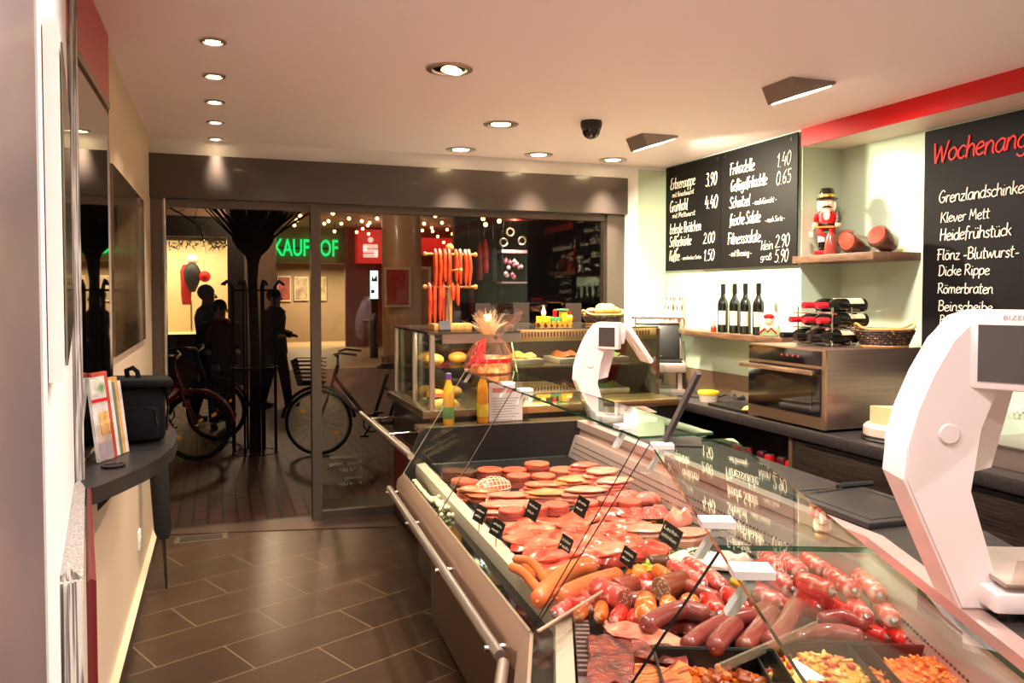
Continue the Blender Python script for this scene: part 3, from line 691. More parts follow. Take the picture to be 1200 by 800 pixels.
# hand-drawn chalk letters: each stroke a list of points, x from 0, cap height 1, x-height .58
HAND = {
 'a': (.50, [[(.42, .52), (.25, .58), (.06, .40), (.05, .15), (.20, .0), (.38, .15), (.43, .52)], [(.43, .56), (.42, .15), (.50, .0)]]),
 'b': (.48, [[(.08, 1.0), (.07, .03)], [(.08, .40), (.25, .58), (.43, .40), (.40, .10), (.22, .0), (.08, .12)]]),
 'c': (.42, [[(.40, .48), (.25, .58), (.07, .40), (.06, .14), (.22, .0), (.40, .10)]]),
 'd': (.50, [[(.42, .45), (.25, .58), (.06, .40), (.05, .15), (.20, .0), (.38, .14), (.43, .40)], [(.44, 1.0), (.43, .12), (.50, .0)]]),
 'e': (.44, [[(.06, .28), (.25, .32), (.40, .42), (.26, .58), (.07, .42), (.06, .15), (.22, .0), (.42, .10)]]),
 'f': (.36, [[(.38, .92), (.26, 1.0), (.17, .80), (.15, .30), (.12, -.12)], [(.02, .56), (.34, .60)]]),
 'g': (.50, [[(.42, .50), (.25, .58), (.06, .40), (.06, .16), (.22, .04), (.40, .18), (.43, .52)], [(.44, .56), (.43, .0), (.38, -.26), (.20, -.32), (.04, -.20)]]),
 'h': (.48, [[(.08, 1.0), (.06, .0)], [(.07, .36), (.24, .58), (.39, .48), (.40, .18), (.46, .0)]]),
 'i': (.22, [[(.10, .56), (.09, .12), (.18, .0)], [(.11, .78), (.12, .82)]]),
 'k': (.44, [[(.08, 1.0), (.06, .0)], [(.38, .58), (.09, .28)], [(.18, .34), (.42, .0)]]),
 'l': (.22, [[(.12, 1.0), (.08, .50), (.09, .10), (.20, .0)]]),
 'm': (.74, [[(.07, .56), (.06, .0)], [(.07, .36), (.20, .58), (.33, .46), (.33, .0)], [(.34, .36), (.48, .58), (.61, .46), (.62, .14), (.70, .0)]]),
 'n': (.50, [[(.07, .56), (.06, .0)], [(.07, .36), (.24, .58), (.39, .46), (.40, .14), (.48, .0)]]),
 'o': (.48, [[(.25, .58), (.07, .42), (.06, .16), (.23, .0), (.41, .16), (.41, .42), (.25, .58), (.30, .56)]]),
 'p': (.48, [[(.08, .56), (.05, -.34)], [(.08, .42), (.25, .58), (.43, .42), (.40, .12), (.22, .0), (.08, .10)]]),
 'r': (.36, [[(.08, .56), (.07, .0)], [(.08, .34), (.20, .54), (.34, .52)]]),
 's': (.40, [[(.36, .48), (.22, .58), (.08, .46), (.20, .32), (.34, .20), (.24, .02), (.05, .08)]]),
 't': (.34, [[(.16, .92), (.13, .30), (.16, .04), (.30, .04)], [(.02, .62), (.32, .64)]]),
 'u': (.50, [[(.07, .56), (.06, .18), (.18, .0), (.36, .14), (.42, .56)], [(.42, .56), (.41, .12), (.49, .0)]]),
 'v': (.44, [[(.05, .56), (.20, .0), (.40, .58)]]),
 'w': (.66, [[(.05, .56), (.16, .0), (.32, .46), (.46, .0), (.62, .58)]]),
 'z': (.42, [[(.06, .54), (.38, .56)], [(.38, .56), (.05, .02)], [(.05, .02), (.40, .03)]]),
 'ß': (.50, [[(.07, -.1), (.09, .70), (.22, .98), (.38, .80), (.26, .56), (.42, .36), (.38, .04), (.20, .02)]]),
 'E': (.56, [[(.48, .96), (.22, .98), (.12, .74), (.30, .54)], [(.32, .54), (.08, .40), (.10, .08), (.30, .0), (.52, .10)]]),
 'K': (.58, [[(.10, 1.0), (.08, .0)], [(.52, .98), (.11, .42)], [(.22, .52), (.54, .0)]]),
 'G': (.62, [[(.52, .86), (.32, 1.0), (.08, .66), (.08, .24), (.28, .0), (.50, .14), (.52, .42)], [(.30, .42), (.56, .44)]]),
 'M': (.74, [[(.06, .0), (.14, .98)], [(.14, .98), (.34, .32)], [(.34, .32), (.56, .98)], [(.56, .98), (.66, .0)]]),
 'B': (.56, [[(.10, .98), (.08, .0)], [(.02, .94), (.10, .97), (.30, 1.0), (.46, .80), (.34, .58), (.12, .52)], [(.18, .54), (.48, .44), (.46, .10), (.24, .0), (.06, .04)]]),
 'S': (.54, [[(.48, .84), (.32, 1.0), (.10, .80), (.24, .54), (.44, .36), (.36, .06), (.16, .0), (.04, .14)]]),
 'F': (.52, [[(.16, .96), (.14, .0)], [(.02, .90), (.20, .98), (.52, .94)], [(.04, .52), (.40, .54)]]),
 'W': (.86, [[(.05, .98), (.22, .0)], [(.22, .0), (.42, .80)], [(.42, .80), (.60, .0)], [(.60, .0), (.80, 1.0)]]),
 'H': (.60, [[(.10, 1.0), (.08, .0)], [(.50, 1.0), (.49, .0)], [(.02, .50), (.56, .54)]]),
 'D': (.60, [[(.12, .98), (.10, .0)], [(.02, .94), (.34, .98), (.54, .66), (.50, .24), (.28, .0), (.04, .04)]]),
 'R': (.58, [[(.12, .98), (.09, .0)], [(.02, .92), (.32, 1.0), (.48, .78), (.36, .54), (.12, .48)], [(.22, .50), (.54, .0)]]),
 '0': (.48, [[(.26, .98), (.08, .74), (.07, .24), (.22, .0), (.40, .24), (.42, .74), (.26, .98), (.22, .96)]]),
 '1': (.36, [[(.06, .72), (.24, .98)], [(.24, .98), (.22, .0)]]),
 '2': (.48, [[(.07, .78), (.22, .98), (.40, .82), (.34, .50), (.06, .02)], [(.06, .02), (.46, .04)]]),
 '3': (.46, [[(.08, .92), (.26, .98), (.38, .78), (.20, .54)], [(.20, .54), (.40, .44), (.38, .10), (.18, .0), (.04, .10)]]),
 '4': (.50, [[(.20, .98), (.06, .36)], [(.06, .36), (.48, .38)], [(.38, .66), (.34, .0)]]),
 '5': (.48, [[(.44, .96), (.14, .96)], [(.14, .96), (.11, .56)], [(.11, .56), (.30, .60), (.42, .36), (.32, .04), (.06, .06)]]),
 '6': (.48, [[(.38, .98), (.16, .66), (.07, .26), (.22, .0), (.40, .20), (.32, .48), (.10, .34)]]),
 '9': (.48, [[(.40, .80), (.24, .98), (.07, .76), (.18, .52), (.38, .66), (.42, .90)], [(.41, .88), (.36, .40), (.20, .0)]]),
 '.': (.20, [[(.08, .0), (.10, .04)]]), '-': (.40, [[(.08, .30), (.34, .32)]]), ' ': (.26, []),
}
for q_, p_ in (('ä', 'a'), ('ö', 'o'), ('ü', 'u')): HAND[q_] = (HAND[p_][0], HAND[p_][1] + [[(.16, .76), (.17, .82)], [(.34, .76), (.35, .82)]])
def hand(b, body, origin, xdir, ydir, width, cap, r, shear=.10):
    X = Vector(xdir).normalized(); Y = Vector(ydir).normalized(); Z = X.cross(Y); o = Vector(origin)
    tot = sum(HAND[c][0] for c in body); sx = width / tot; x = 0; rnd = random.Random(len(body) * 13 + ord(body[0]))
    for c in body:
        w_, strokes = HAND[c]; dy = rnd.uniform(-.03, .03)
        for st in strokes:
            P = [st[0]] + list(st) + [st[-1]]; out = []
            if len(st) > 2:
                for i in range(1, len(P) - 2):
                    for k in range(4):
                        t = k / 4; f = [.5 * ((2 * P[i][a]) + (P[i + 1][a] - P[i - 1][a]) * t + (2 * P[i - 1][a] - 5 * P[i][a] + 4 * P[i + 1][a] - P[i + 2][a]) * t * t + (3 * P[i][a] - P[i - 1][a] - 3 * P[i + 1][a] + P[i + 2][a]) * t ** 3) for a in (0, 1)]
                        out.append(tuple(f))
                out.append(st[-1])
            else: out = list(st)
            b.tube([o + X * ((x + u) * sx + v * cap * shear) + Y * ((v + dy) * cap) + Z * r * .3 for u, v in out], r, 5)
        x += w_
    return b
# ------------------------------------------------------------------ chalkboards
def board_text(par, body, pl, pr_, cap_px, xw, shear=.12, wmul=1.0, m=None, name='chalk_line'):
    p, q = at(*pl, x=xw), at(*pr_, x=xw)
    z = p.z; cap = cap_px * dist(p) / F
    r_ = cap_px * (.029 if xw < 3.5 else .047) * dist(p) / F * (1.2 if cap_px < 8 else 1.0)
    part(name, hand(B(), body, Vector((xw - r_ * .3, p.y, z)), (0, -1, 0), (0, 0, 1), abs(p.y - q.y) * wmul, cap, r_, shear), m or CHALKW, par)
def A(X, Y): return (760 + X / 4, 140 + Y / 4)
t = root('menu_board', 'wide two-panel black chalkboard with prices on the right wall', 'chalkboard', (3.37, 4.93, 1.78))
part('left_panel', B().bx(RX - .022, RX - .014, 4.96, 5.715, 1.775, 2.593), CHALK, t)
part('right_panel', B().bx(RX - .022, RX - .014, 4.145, 4.955, 1.775, 2.593), CHALK, t)
xw = RX - .0235
b = B()
for s, x0, x1, y, cp in (('Erbsensuppe', 103, 218, 331, 13), ('mit Knackwurst', 112, 212, 367, 6), ('3.90', 267, 320, 316, 15), ('Grünkohl', 100, 183, 436, 13), ('mit Mettwurst', 112, 218, 464, 6),
                         ('4.40', 263, 323, 422, 15), ('belegte Brötchen', 100, 245, 538, 12), ('Softgetränke', 98, 200, 597, 12), ('2.00', 255, 310, 582, 12.5), ('Kaffee', 98, 145, 664, 12),
                         ('- verschiedene Sorten', 153, 247, 658, 4.5), ('1.50', 257, 308, 664, 13)):
    board_text(t, s, A(x0, y), A(x1, y), cp, xw)
b = B()
for s, x0, x1, y, cp in (('Frikadelle', 380, 497, 262, 14), ('1.40', 600, 668, 226, 16), ('Geflügelfrikadelle', 385, 555, 338, 13), ('0.65', 598, 668, 308, 16), ('Schnitzel', 380, 475, 417, 13),
                         ('- nach Gewicht -', 487, 600, 402, 6.5), ('frische Salate', 380, 525, 499, 14), ('- nach Sorte -', 545, 640, 483, 6), ('Fitnesssalate', 370, 525, 586, 14), ('- mit Dressing -', 377, 483, 643, 7),
                         ('klein', 527, 583, 612, 11), ('2.90', 592, 660, 600, 15), ('groß', 525, 577, 660, 8), ('5.90', 590, 655, 671, 15)):
    board_text(t, s, A(x0, y), A(x1, y), cp, xw)
b = B()
for y, z in ((5.68, 2.55), (5.0, 2.56), (4.9, 2.56), (4.2, 2.56)): b.cyl((RX - .022, y, z), (RX - .027, y, z), .012, n=10)
part('screw_cap', b, M('screw_dark', (60, 54, 50), .3, .7), t)
t = root('offer_board', 'tall chalkboard of weekly offers with a red heading, at the right edge', 'chalkboard', (3.66, 2.9, 1.3))
XB = 3.672
part('panel', B().bx(XB, NX - .001, 2.0, 3.468, 1.16, 2.487), CHALK, t)
xw = XB - .0015
def Bq(X, Y): return (1060 + X / 2.857, 120 + Y / 2.857)
board_text(t, 'Wochenangebote', Bq(92, 206), Bq(402, 206), 24, xw, .15, 1.52, CHALKR, 'heading')
b = B()
for s, x0, x1, y, cp, m in (('Grenzlandschinken', 115, 402, 338, 14, 1.06), ('Klever Mett', 120, 285, 403, 12, 1), ('Heidefrühstück', 118, 358, 463, 14, 1), ('Flönz -Blutwurst-', 108, 385, 529, 13, 1),
                            ('Dicke Rippe', 113, 285, 580, 12, 1), ('Römerbraten', 110, 297, 639, 12, 1), ('Beinscheibe', 112, 295, 697, 12, 1), ('B', 117, 135, 742, 11, 1)):
    board_text(t, s, Bq(x0, y), Bq(x1, y), cp, xw, .08, m)
board_text(t, 'ann', (1183, 483), (1203, 483), 15, xw, .08)

# ------------------------------------------------------------------ bottles, shelf goods
def wine_bottle(label, loc, group, rz=0.0):
    t = root('wine_bottle', label, 'bottle', loc, rz, group)
    part('glass_body', B().lathe([(.030, 0), (.037, .006), (.0375, .19), (.034, .215), (.018, .245), (.0145, .262), (.0145, .29)], n=20), M('dark_bottle_glass', (14, 18, 12), .06, coat=.6), t, local=True)
    part('capsule', B().lathe([(.0155, .268), (.0165, .272), (.0165, .336), (.0, .338)], n=16), M('black_capsule', (18, 16, 16), .35), t, local=True)
    b = B(); N = 14
    pts = [(math.cos(R(185 + k * 6.0)) * .0381, math.sin(R(185 + k * 6.0)) * .0381) for k in range(N)]
    b.ext([(x, y, .055) for x, y in pts] + [(x * .985, y * .985, .055) for x, y in pts[::-1]], (0, 0, .095))
    part('paper_label', b, M('cream_label', (226, 206, 178), .6), t, local=True)
    return t
wb = wine_bottle('wine bottle standing on the wall shelf, leftmost, a little apart', (3.285, 4.80, 1.326), 'standing wine bottles')
for y, lb in ((4.665, 'second standing wine bottle from the left on the wall shelf'), (4.545, 'third standing wine bottle from the left on the wall shelf'), (4.405, 'wine bottle on the wall shelf, rightmost, next to the snow globe plate')):
    dup(wb, (3.285, y, 1.326), 0, lb)
t = root('spice_bottle', 'tiny bottle with red contents left of the wine bottles', 'bottle', (3.25, 4.86, 1.326))
part('body', B().lathe([(.018, 0), (.02, .004), (.02, .035), (.010, .048)], n=14), M('red_sauce', (196, 52, 30), .2, coat=.5), t, local=True)
part('neck', B().lathe([(.010, .048), (.009, .085), (.0, .086)], n=12), M('amber_clear', (222, 190, 140), .2, coat=.4), t, local=True)
t = root('santa_plate', 'round painted santa plate on a green stand right of the wine bottles', 'decoration', (3.26, 4.26, 1.326), R(-55))
part('stand', B().box((0, 0, .03), (.11, .05, .06), 0, .01), M('mint_green', (176, 208, 150), .45), t, local=True)
part('plate', B().cyl((0, .012, .10), (0, -.012, .10), .062, n=28), M('plate_cream', (226, 220, 206), .3, coat=.3), t, local=True)
part('hat', B().ball((0, -.014, .125), (.034, .006, .018), 12), RED, t, local=True)
part('face', B().ball((0, -.014, .095), (.028, .006, .026), 12), M('face_pink', (226, 170, 140), .5), t, local=True)
part('ribbon', B().tube([(-.055, -.026, .02), (-.02, -.03, .05), (0, -.03, .03), (.02, -.03, .055), (.055, -.026, .02)], .006, 6), RED, t, local=True)
# dotted mills on the side shelf
for i, (y, lb) in enumerate(((5.60, 'white pepper mill with brown dots, left of the pair in the corner'), (5.47, 'white pepper mill with brown dots, right of the pair in the corner'))):
    t = root('dotted_mill', lb, 'pepper mill', (3.34, y, 1.326), 0, 'dotted pepper mills')
    part('body', B().lathe([(.040, 0), (.041, .012), (.034, .13), (.027, .235), (.029, .265), (.020, .285), (.025, .305), (.016, .328), (0, .332)], n=20),
         M('mill_white', (206, 198, 186), .3, coat=.3), t, local=True)
    b = B()
    for a in range(5):
        for z, r, rr in ((.07, .0375, .019), (.16, .032, .014), (.23, .0275, .010)):
            an = a * 2 * math.pi / 5 + z * 9 + 3.6
            b.ball((math.cos(an) * r, math.sin(an) * r, z), (rr * .4 if abs(math.cos(an)) > .7 else rr * .7, rr * .4 if abs(math.sin(an)) > .7 else rr * .7, rr * 1.5), 8)
    part('dots', b, M('dot_brown', (150, 70, 30), .4), t, local=True)
# lying bottles in a rack on the oven
t = root('wine_rack', 'thin chrome wine rack on the oven holding lying bottles', 'rack', (3.36, 3.70, 1.302))
b = B()
for x in (3.17, 3.30):
    for y in (3.60, 3.88): b.cyl((x, y, 1.302), (x, y, 1.52), .005, n=8)
    for z in (1.312, 1.402, 1.485): b.tube([(x, 3.56, z), (x, 3.92, z)], .0045, 8)
part('wires', b, CHROME, t)
part('foot_bar', B().cyl((3.17, 3.6, 1.308), (3.30, 3.6, 1.308), .005, n=8).cyl((3.17, 3.88, 1.308), (3.30, 3.88, 1.308), .005, n=8), CHROME, t)
def lying_bottle(label, loc, rz, cap=True):
    t = root('wine_bottle', label, 'bottle', loc, rz, 'lying wine bottles')
    Rm = Matrix.Rotation(R(-90), 4, 'Y')                          # neck points to local -x
    b = B().lathe([(.030, 0), (.0385, .006), (.039, .19), (.035, .215), (.018, .245), (.0145, .262), (.0145, .29)], n=20); bmesh.ops.transform(b.bm, matrix=Rm, verts=b.bm.verts)
    part('glass_body', b, M('dark_bottle_glass', (14, 18, 12), .06, coat=.6), t, local=True)
    b = B().lathe([(.0155, .255), (.0175, .26), (.018, .325), (.0, .327)], n=16); bmesh.ops.transform(b.bm, matrix=Rm, verts=b.bm.verts)
    part('capsule', b, M('red_capsule', (198, 30, 44), .35) if cap else M('black_capsule', (18, 16, 16), .35), t, local=True)
    b = B(); pts = [(math.cos(R(195 + k * 10)) * .0395, math.sin(R(195 + k * 10)) * .0395) for k in range(9)]
    b.ext([(-.03, y, -x if False else x * -1) for y, x in pts] + [(-.03, y * .985, x * -.985) for y, x in pts[::-1]], (-.10, 0, 0))
    part('paper_label', b, M('gold_label', (216, 190, 150), .5), t, local=True)
    return t
lbl = iter(('lying wine bottle with red cap, top row front in the rack', 'lying wine bottle with red cap, top row rear in the rack', 'lying wine bottle with red cap, middle row nearest in the rack', 'lying wine bottle with red cap, middle row centre in the rack',
            'lying wine bottle with red cap, middle row farthest out in the rack', 'lying dark wine bottle, bottom row nearest in the rack', 'lying dark wine bottle, bottom row centre in the rack', 'lying dark wine bottle, bottom row farthest in the rack'))
for z, ys, cp in ((1.53, (3.635, 3.745), True), (1.447, (3.625, 3.74, 3.855), True), (1.357, (3.625, 3.74, 3.855), False)):
    for y in ys: lying_bottle(next(lbl), (3.42 if cp else 3.36, y, z), R(-12) * 0, cp)
# basket on the oven
def basket(name, label, loc, L, W_, Hh, rz, dark):
    t = root(name, label, 'basket', loc, rz)
    b = B(); n = 40
    prof = [(.78, 0), (.80, .012), (.90, Hh * .55), (1.0, Hh)]
    for i in range(7):
        f = i / 6; q = .78 + .22 * f
        b.tube([(math.cos(k * 2 * math.pi / n) * L / 2 * q * (1 + (.012 if (k + i) % 2 else -.012)), math.sin(k * 2 * math.pi / n) * W_ / 2 * q * (1 + (.012 if (k + i) % 2 else -.012)), .012 + f * (Hh - .024)) for k in range(n)], Hh / 11, 6, closed=True)
    part('weave', b, spotmat('basket_weave_dark' if dark else 'basket_weave', (48, 30, 22), (176, 132, 76), 75, .22, .6, sss=0), t, local=True)
    part('bottom', B().lathe([(L / 2 * .8, .004), (L / 2 * .8, .012)], n=24, sy=W_ / L), M('basket_straw', (206, 152, 84), .6), t, local=True)
    part('rim', B().tube([(math.cos(k * 2 * math.pi / n) * L / 2 * 1.02, math.sin(k * 2 * math.pi / n) * W_ / 2 * 1.02, Hh + (.03 * abs(math.cos(k * 2 * math.pi / n)) ** 10)) for k in range(n)], .007, 8, closed=True), M('basket_straw', (206, 152, 84), .6), t, local=True)
    part('foot_ring', B().tube([(math.cos(k * 2 * math.pi / n) * L / 2 * .80, math.sin(k * 2 * math.pi / n) * W_ / 2 * .80, .008) for k in range(n)], .008, 6, closed=True), M('basket_straw', (206, 152, 84), .6), t, local=True)
    return t
basket('wicker_basket', 'empty dark woven basket with straw rim on the right end of the oven', (3.44, 3.50, 1.302), .31, .20, .10, R(-20), True)

# nutcracker
p = at(968, 297, x=3.47)
t = root('nutcracker', 'wooden nutcracker figure in a red coat on the niche shelf', 'figurine', (3.47, 4.0, 1.826), R(-41))
SKIN = M('painted_skin', (232, 190, 156), .4); HAIRW = M('white_fur', (240, 236, 226), .8, bump=.4, bs=90)
part('base', B().box((0, 0, .015), (.135, .09, .03), 0, .003), RED, t, local=True)
for x in (-.026, .026):
    part('boot', B().lathe([(.019, .03), (.019, .085), (0, .085)], (x, 0, 0), 14).ball((x, -.014, .038), (.019, .03, .014), 10), BLACKGLOSS, t, local=True)
    part('trouser_leg', B().lathe([(.021, .083), (.023, .12), (.024, .14)], (x, 0, 0), 14), M('white_trousers', (238, 228, 222), .5), t, local=True)
part('coat', B().lathe([(.054, .122), (.056, .13), (.046, .185), (.052, .24), (.044, .262), (.02, .266)], n=20, sy=.8), RED, t, local=True)
part('belt', B().lathe([(.0475, .178), (.0485, .181), (.0485, .190), (.0475, .193)], n=20, sy=.8), BLACK, t, local=True)
for sx in (-1, 1):
    part('arm', B().tube([(sx * .052, 0, .25), (sx * .068, -.004, .215), (sx * .064, -.034, .185)], [.018, .017, .015], 10), RED, t, local=True)
    part('hand', B().ball((sx * .064, -.048, .182), .018, 10), SKIN, t, local=True)
part('head', B().lathe([(.030, .262), (.040, .275), (.043, .305), (.040, .335), (.03, .35)], n=20), SKIN, t, local=True)
part('nose', B().ball((0, -.044, .303), (.007, .010, .009), 8), SKIN, t, local=True)
for sx in (-1, 1): part('eye', B().ball((sx * .016, -.039, .315), (.008, .004, .008), 8), WHITE, t, local=True)
part('moustache', B().tube([(-.028, -.036, .288), (-.01, -.046, .293), (.01, -.046, .293), (.028, -.036, .288)], [.003, .006, .006, .003], 6), BLACK, t, local=True)
part('hair', B().ball((-.040, .008, .30), (.016, .025, .035), 10).ball((.040, .008, .30), (.016, .025, .035), 10), HAIRW, t, local=True)
part('beard', B().ball((0, -.036, .245), (.020, .016, .036), 10), HAIRW, t, local=True)
part('hat', B().lathe([(.062, .338), (.064, .344), (.044, .350), (.042, .385), (.034, .405), (0, .412)], n=22), BLACKGLOSS, t, local=True)
part('hat_band', B().lathe([(.0445, .352), (.046, .354), (.045, .368), (.0435, .37)], n=22), M('gold_band', (222, 176, 72), .3, .5), t, local=True)
part('tray', B().box((-.014, -.062, .168), (.11, .05, .008)), M('tray_yellow', (230, 170, 50), .4), t, local=True)
part('little_tree', B().lathe([(.004, .19), (.016, .20), (.010, .22), (.013, .222), (.006, .245), (.008, .247), (0, .275)], (.066, -.055, 0), 10), M('tree_dark_green', (44, 60, 46), .6), t, local=True)
part('apron_badge', B().ext([(-.02, -.0465, .135), (.02, -.0465, .135), (0, -.0415, .168)], (0, -.003, 0)), M('badge_green', (30, 110, 54), .5), t, local=True)
part('hanging_lantern', B().box((-.085, -.045, .125), (.024, .02, .038), 0, .002).cyl((-.085, -.045, .144), (-.07, -.048, .17), .002, n=6), M('lantern_white', (206, 200, 190), .5), t, local=True)
# vacuum packed ham pieces on the niche shelf
HAMRED = M('cured_ham_red', (150, 34, 26), .3, col2=(196, 72, 48), ns=22, coat=.6, sss=.1)
HAMDARK = M('ham_rind', (70, 26, 20), .35, col2=(110, 50, 36), ns=14, coat=.5)
def ham_pack(label, loc, rz, rx, L, r, tilt):
    t = root('ham_pack', label, 'ham', loc, rz, 'packed ham pieces on the niche shelf')
    Rm = Matrix.Translation((0, 0, r * .95)) @ Matrix.Rotation(tilt, 4, 'X')
    b = B().lathe([(r * .86, -L / 2), (r, -L / 2 + .012), (r * .95, L * .2), (r * .62, L / 2 - .02), (r * .2, L / 2)], n=18, sx=rx); bmesh.ops.transform(b.bm, matrix=Rm @ Matrix.Rotation(R(-90), 4, 'X'), verts=b.bm.verts)
    part('rind', b, HAMDARK, t, local=True)
    b = B().lathe([(0, -L / 2 - .004), (r * .84, -L / 2 - .003), (r * .86, -L / 2 + .001)], n=18, sx=rx); bmesh.ops.transform(b.bm, matrix=Rm @ Matrix.Rotation(R(-90), 4, 'X'), verts=b.bm.verts)
    part('cut_face', b, HAMRED, t, label='bright red cut face', local=True)
    b = B().lathe([(r * .9, -L / 2 - .006), (r * 1.05, -L / 2 + .01), (r * 1.0, L * .2), (r * .66, L / 2 - .02), (r * .3, L / 2 + .01), (r * .5, L / 2 + .04)], n=18, sx=rx); bmesh.ops.transform(b.bm, matrix=Rm @ Matrix.Rotation(R(-90), 4, 'X'), verts=b.bm.verts)
    part('wrapping', b, CELLO, t, label='clear plastic wrapping', local=True)
ham_pack('red packed ham piece standing right behind the nutcracker', (3.53, 3.86, 1.832), R(-70), .9, .15, .058, R(-30))
ham_pack('speckled packed ham piece in the middle of the niche shelf', (3.47, 3.74, 1.826), R(-78), 1.0, .20, .056, R(-8))
ham_pack('packed ham piece with a bright cut face at the right end of the niche shelf', (3.52, 3.585, 1.832), R(-80), 1.0, .17, .062, R(-22))
t = root('pointed_pack', 'upright dark red pointed bag against the nutcracker on the niche shelf', 'bag', (3.42, 3.905, 1.826), R(-40))
part('bag', B().lathe([(.034, 0), (.038, .01), (.032, .07), (.018, .125), (.006, .14)], n=14, sy=.7), M('red_bag_film', (150, 60, 48), .25, coat=.6), t, local=True)
part('tie', B().lathe([(.008, .138), (.011, .146), (.004, .156)], n=10, sy=.7), RED, t, local=True)

# contact grill in the corner
t = root('contact_grill', 'open contact grill with raised black plate in the back corner', 'grill', (3.10, 5.36, .87), R(-28))
part('stand', B().bx(-.19, .19, -.14, .16, 0, .02).bx(-.17, -.14, -.12, .14, .02, .16).bx(.14, .17, -.12, .14, .02, .16), STEEL, t, local=True)
part('lower_body', B().box((0, 0, .18), (.40, .32, .07), 0, .012), STEEL, t, local=True)
part('lower_plate', B().bx(-.17, .17, -.13, .11, .214, .226), BLACK, t, local=True)
k = Matrix.Rotation(R(-14), 4, 'X')
part('lid', B().box((0, .15, .37), (.36, .03, .30), 0, .01, k), STEEL, t, local=True)
part('upper_plate', B().box((0, .125, .365), (.33, .02, .27), 0, .004, k), BLACK, t, local=True)
part('handle', B().cyl((-.2, .11, .545), (.2, .11, .545), .016, n=12).cyl((-.17, .18, .51), (-.17, .11, .545), .008, n=8).cyl((.17, .18, .51), (.17, .11, .545), .008, n=8), ALU, t, local=True)
part('hinge', B().cyl((-.19, .15, .20), (-.19, .15, .36), .012, n=8).cyl((.19, .15, .20), (.19, .15, .36), .012, n=8), ALU, t, local=True)
# tub, tray, cable, socket
t = root('plastic_tub', 'white plastic tub with a yellow lid on the back worktop', 'tub', (3.08, 4.66, .87))
part('tub', B().lathe([(.055, 0), (.066, .055)], n=24), M('tub_white', (222, 212, 190), .4), t, local=True)
part('lid', B().lathe([(.070, .052), (.071, .068), (.066, .072), (0, .070)], n=24), M('lid_yellow', (240, 206, 24), .4), t, local=True)
t = root('wall_socket', 'double socket on the brown splashback beside the oven', 'socket', (RX, 4.62, .93))
p = at(868, 466, x=RX - .013)
part('plate', B().bx(RX - .026, RX - .012, p.y - .11, p.y + .09, p.z - .045, p.z + .045, .004), M('socket_silver', (150, 132, 112), .35, .5), t)
for q in (-.05, .05): part('insert', B().cyl((RX - .026, p.y + q, p.z), (RX - .0285, p.y + q, p.z), .026, n=16), M('socket_dark', (66, 56, 48), .5), t)
t = root('power_plug', 'black plug and cable running along the back worktop', 'cable', (3.2, 4.75, .87))
part('plug', B().cyl((RX - .0285, p.y - .05, p.z), (RX - .075, p.y - .05, p.z), .018, .012, 12), BLACK, t)
part('cord', B().tube([(RX - .07, p.y - .05, p.z), (3.28, p.y + .02, .90), (3.18, 4.74, .878), (3.10, 4.86, .876), (3.02, 4.95, .876)], .005, 6), BLACK, t)
t = root('cutting_tray', 'flat black tray with a yellow cloth left of the oven', 'tray', (3.06, 4.28, .87))
part('tray', B().bx(2.97, 3.18, 4.10, 4.50, .87, .89, .004), BLACK, t)
solo('yellow_cloth', B().slab((3.06, 4.14, .891), .09, .05, .02, .3, 4, .3, .6), M('cloth_yellow', (226, 178, 88), .8), 'small crumpled yellow cloth lying on the black tray by the oven', 'cloth')
# things on the far rear ledge
t = root('knife_set', 'steel kitchen knives lying on the far rear ledge beside the shop scale', 'knife', tuple(s1(1.35, 1.30, LEDZ)))
p = s1(1.42, 1.30, LEDZ)
part('blade', B().ext([p + Vector((.0, 0, .001)), p + Vector((.22, .10, .001)), p + Vector((.23, .13, .001)), p + Vector((.0, .035, .001))], (0, 0, .003)), CHROME, t)
part('handle', B().tube([p + Vector((.0, .017, .012)), p + Vector((-.11, -.035, .012))], .012, 8), BLACK, t)
# cheese on a slab right of the oven
CHEESE = M('pale_cheese', (214, 186, 138), .5, col2=(200, 170, 122), ns=6, sss=.1)
t = root('cheese_loaf', 'round white cheese half lying on a dark board right of the oven', 'cheese', (3.12, 3.13, .88))
part('cheese', B().lathe([(.13, .0), (.145, .012), (.145, .05), (.13, .066), (0, .068)], (3.13, 3.12, .885), 28, sx=.9), M('cheese_white', (206, 184, 166), .5, sss=.1), t)
part('board', B().lathe([(.15, 0), (.155, .008), (.15, .015)], (3.13, 3.12, .870), 28, sx=.9), BLACK, t)
t = root('cheese_wedge', 'pale cheese wedge stacked on top of the white cheese', 'cheese', (3.13, 3.10, .953))
q = [(3.05, 3.19), (3.06, 3.03), (3.22, 3.02), (3.23, 3.12)]
part('wedge', B().ext([(x, y, .953) for x, y in q], (0, 0, .085)), CHEESE, t)
part('rind', B().ext([(3.222, 3.02, .953), (3.232, 3.12, .953), (3.236, 3.12, .953), (3.226, 3.02, .953)], (0, 0, .085)), M('rind_tan', (206, 160, 96), .5), t)
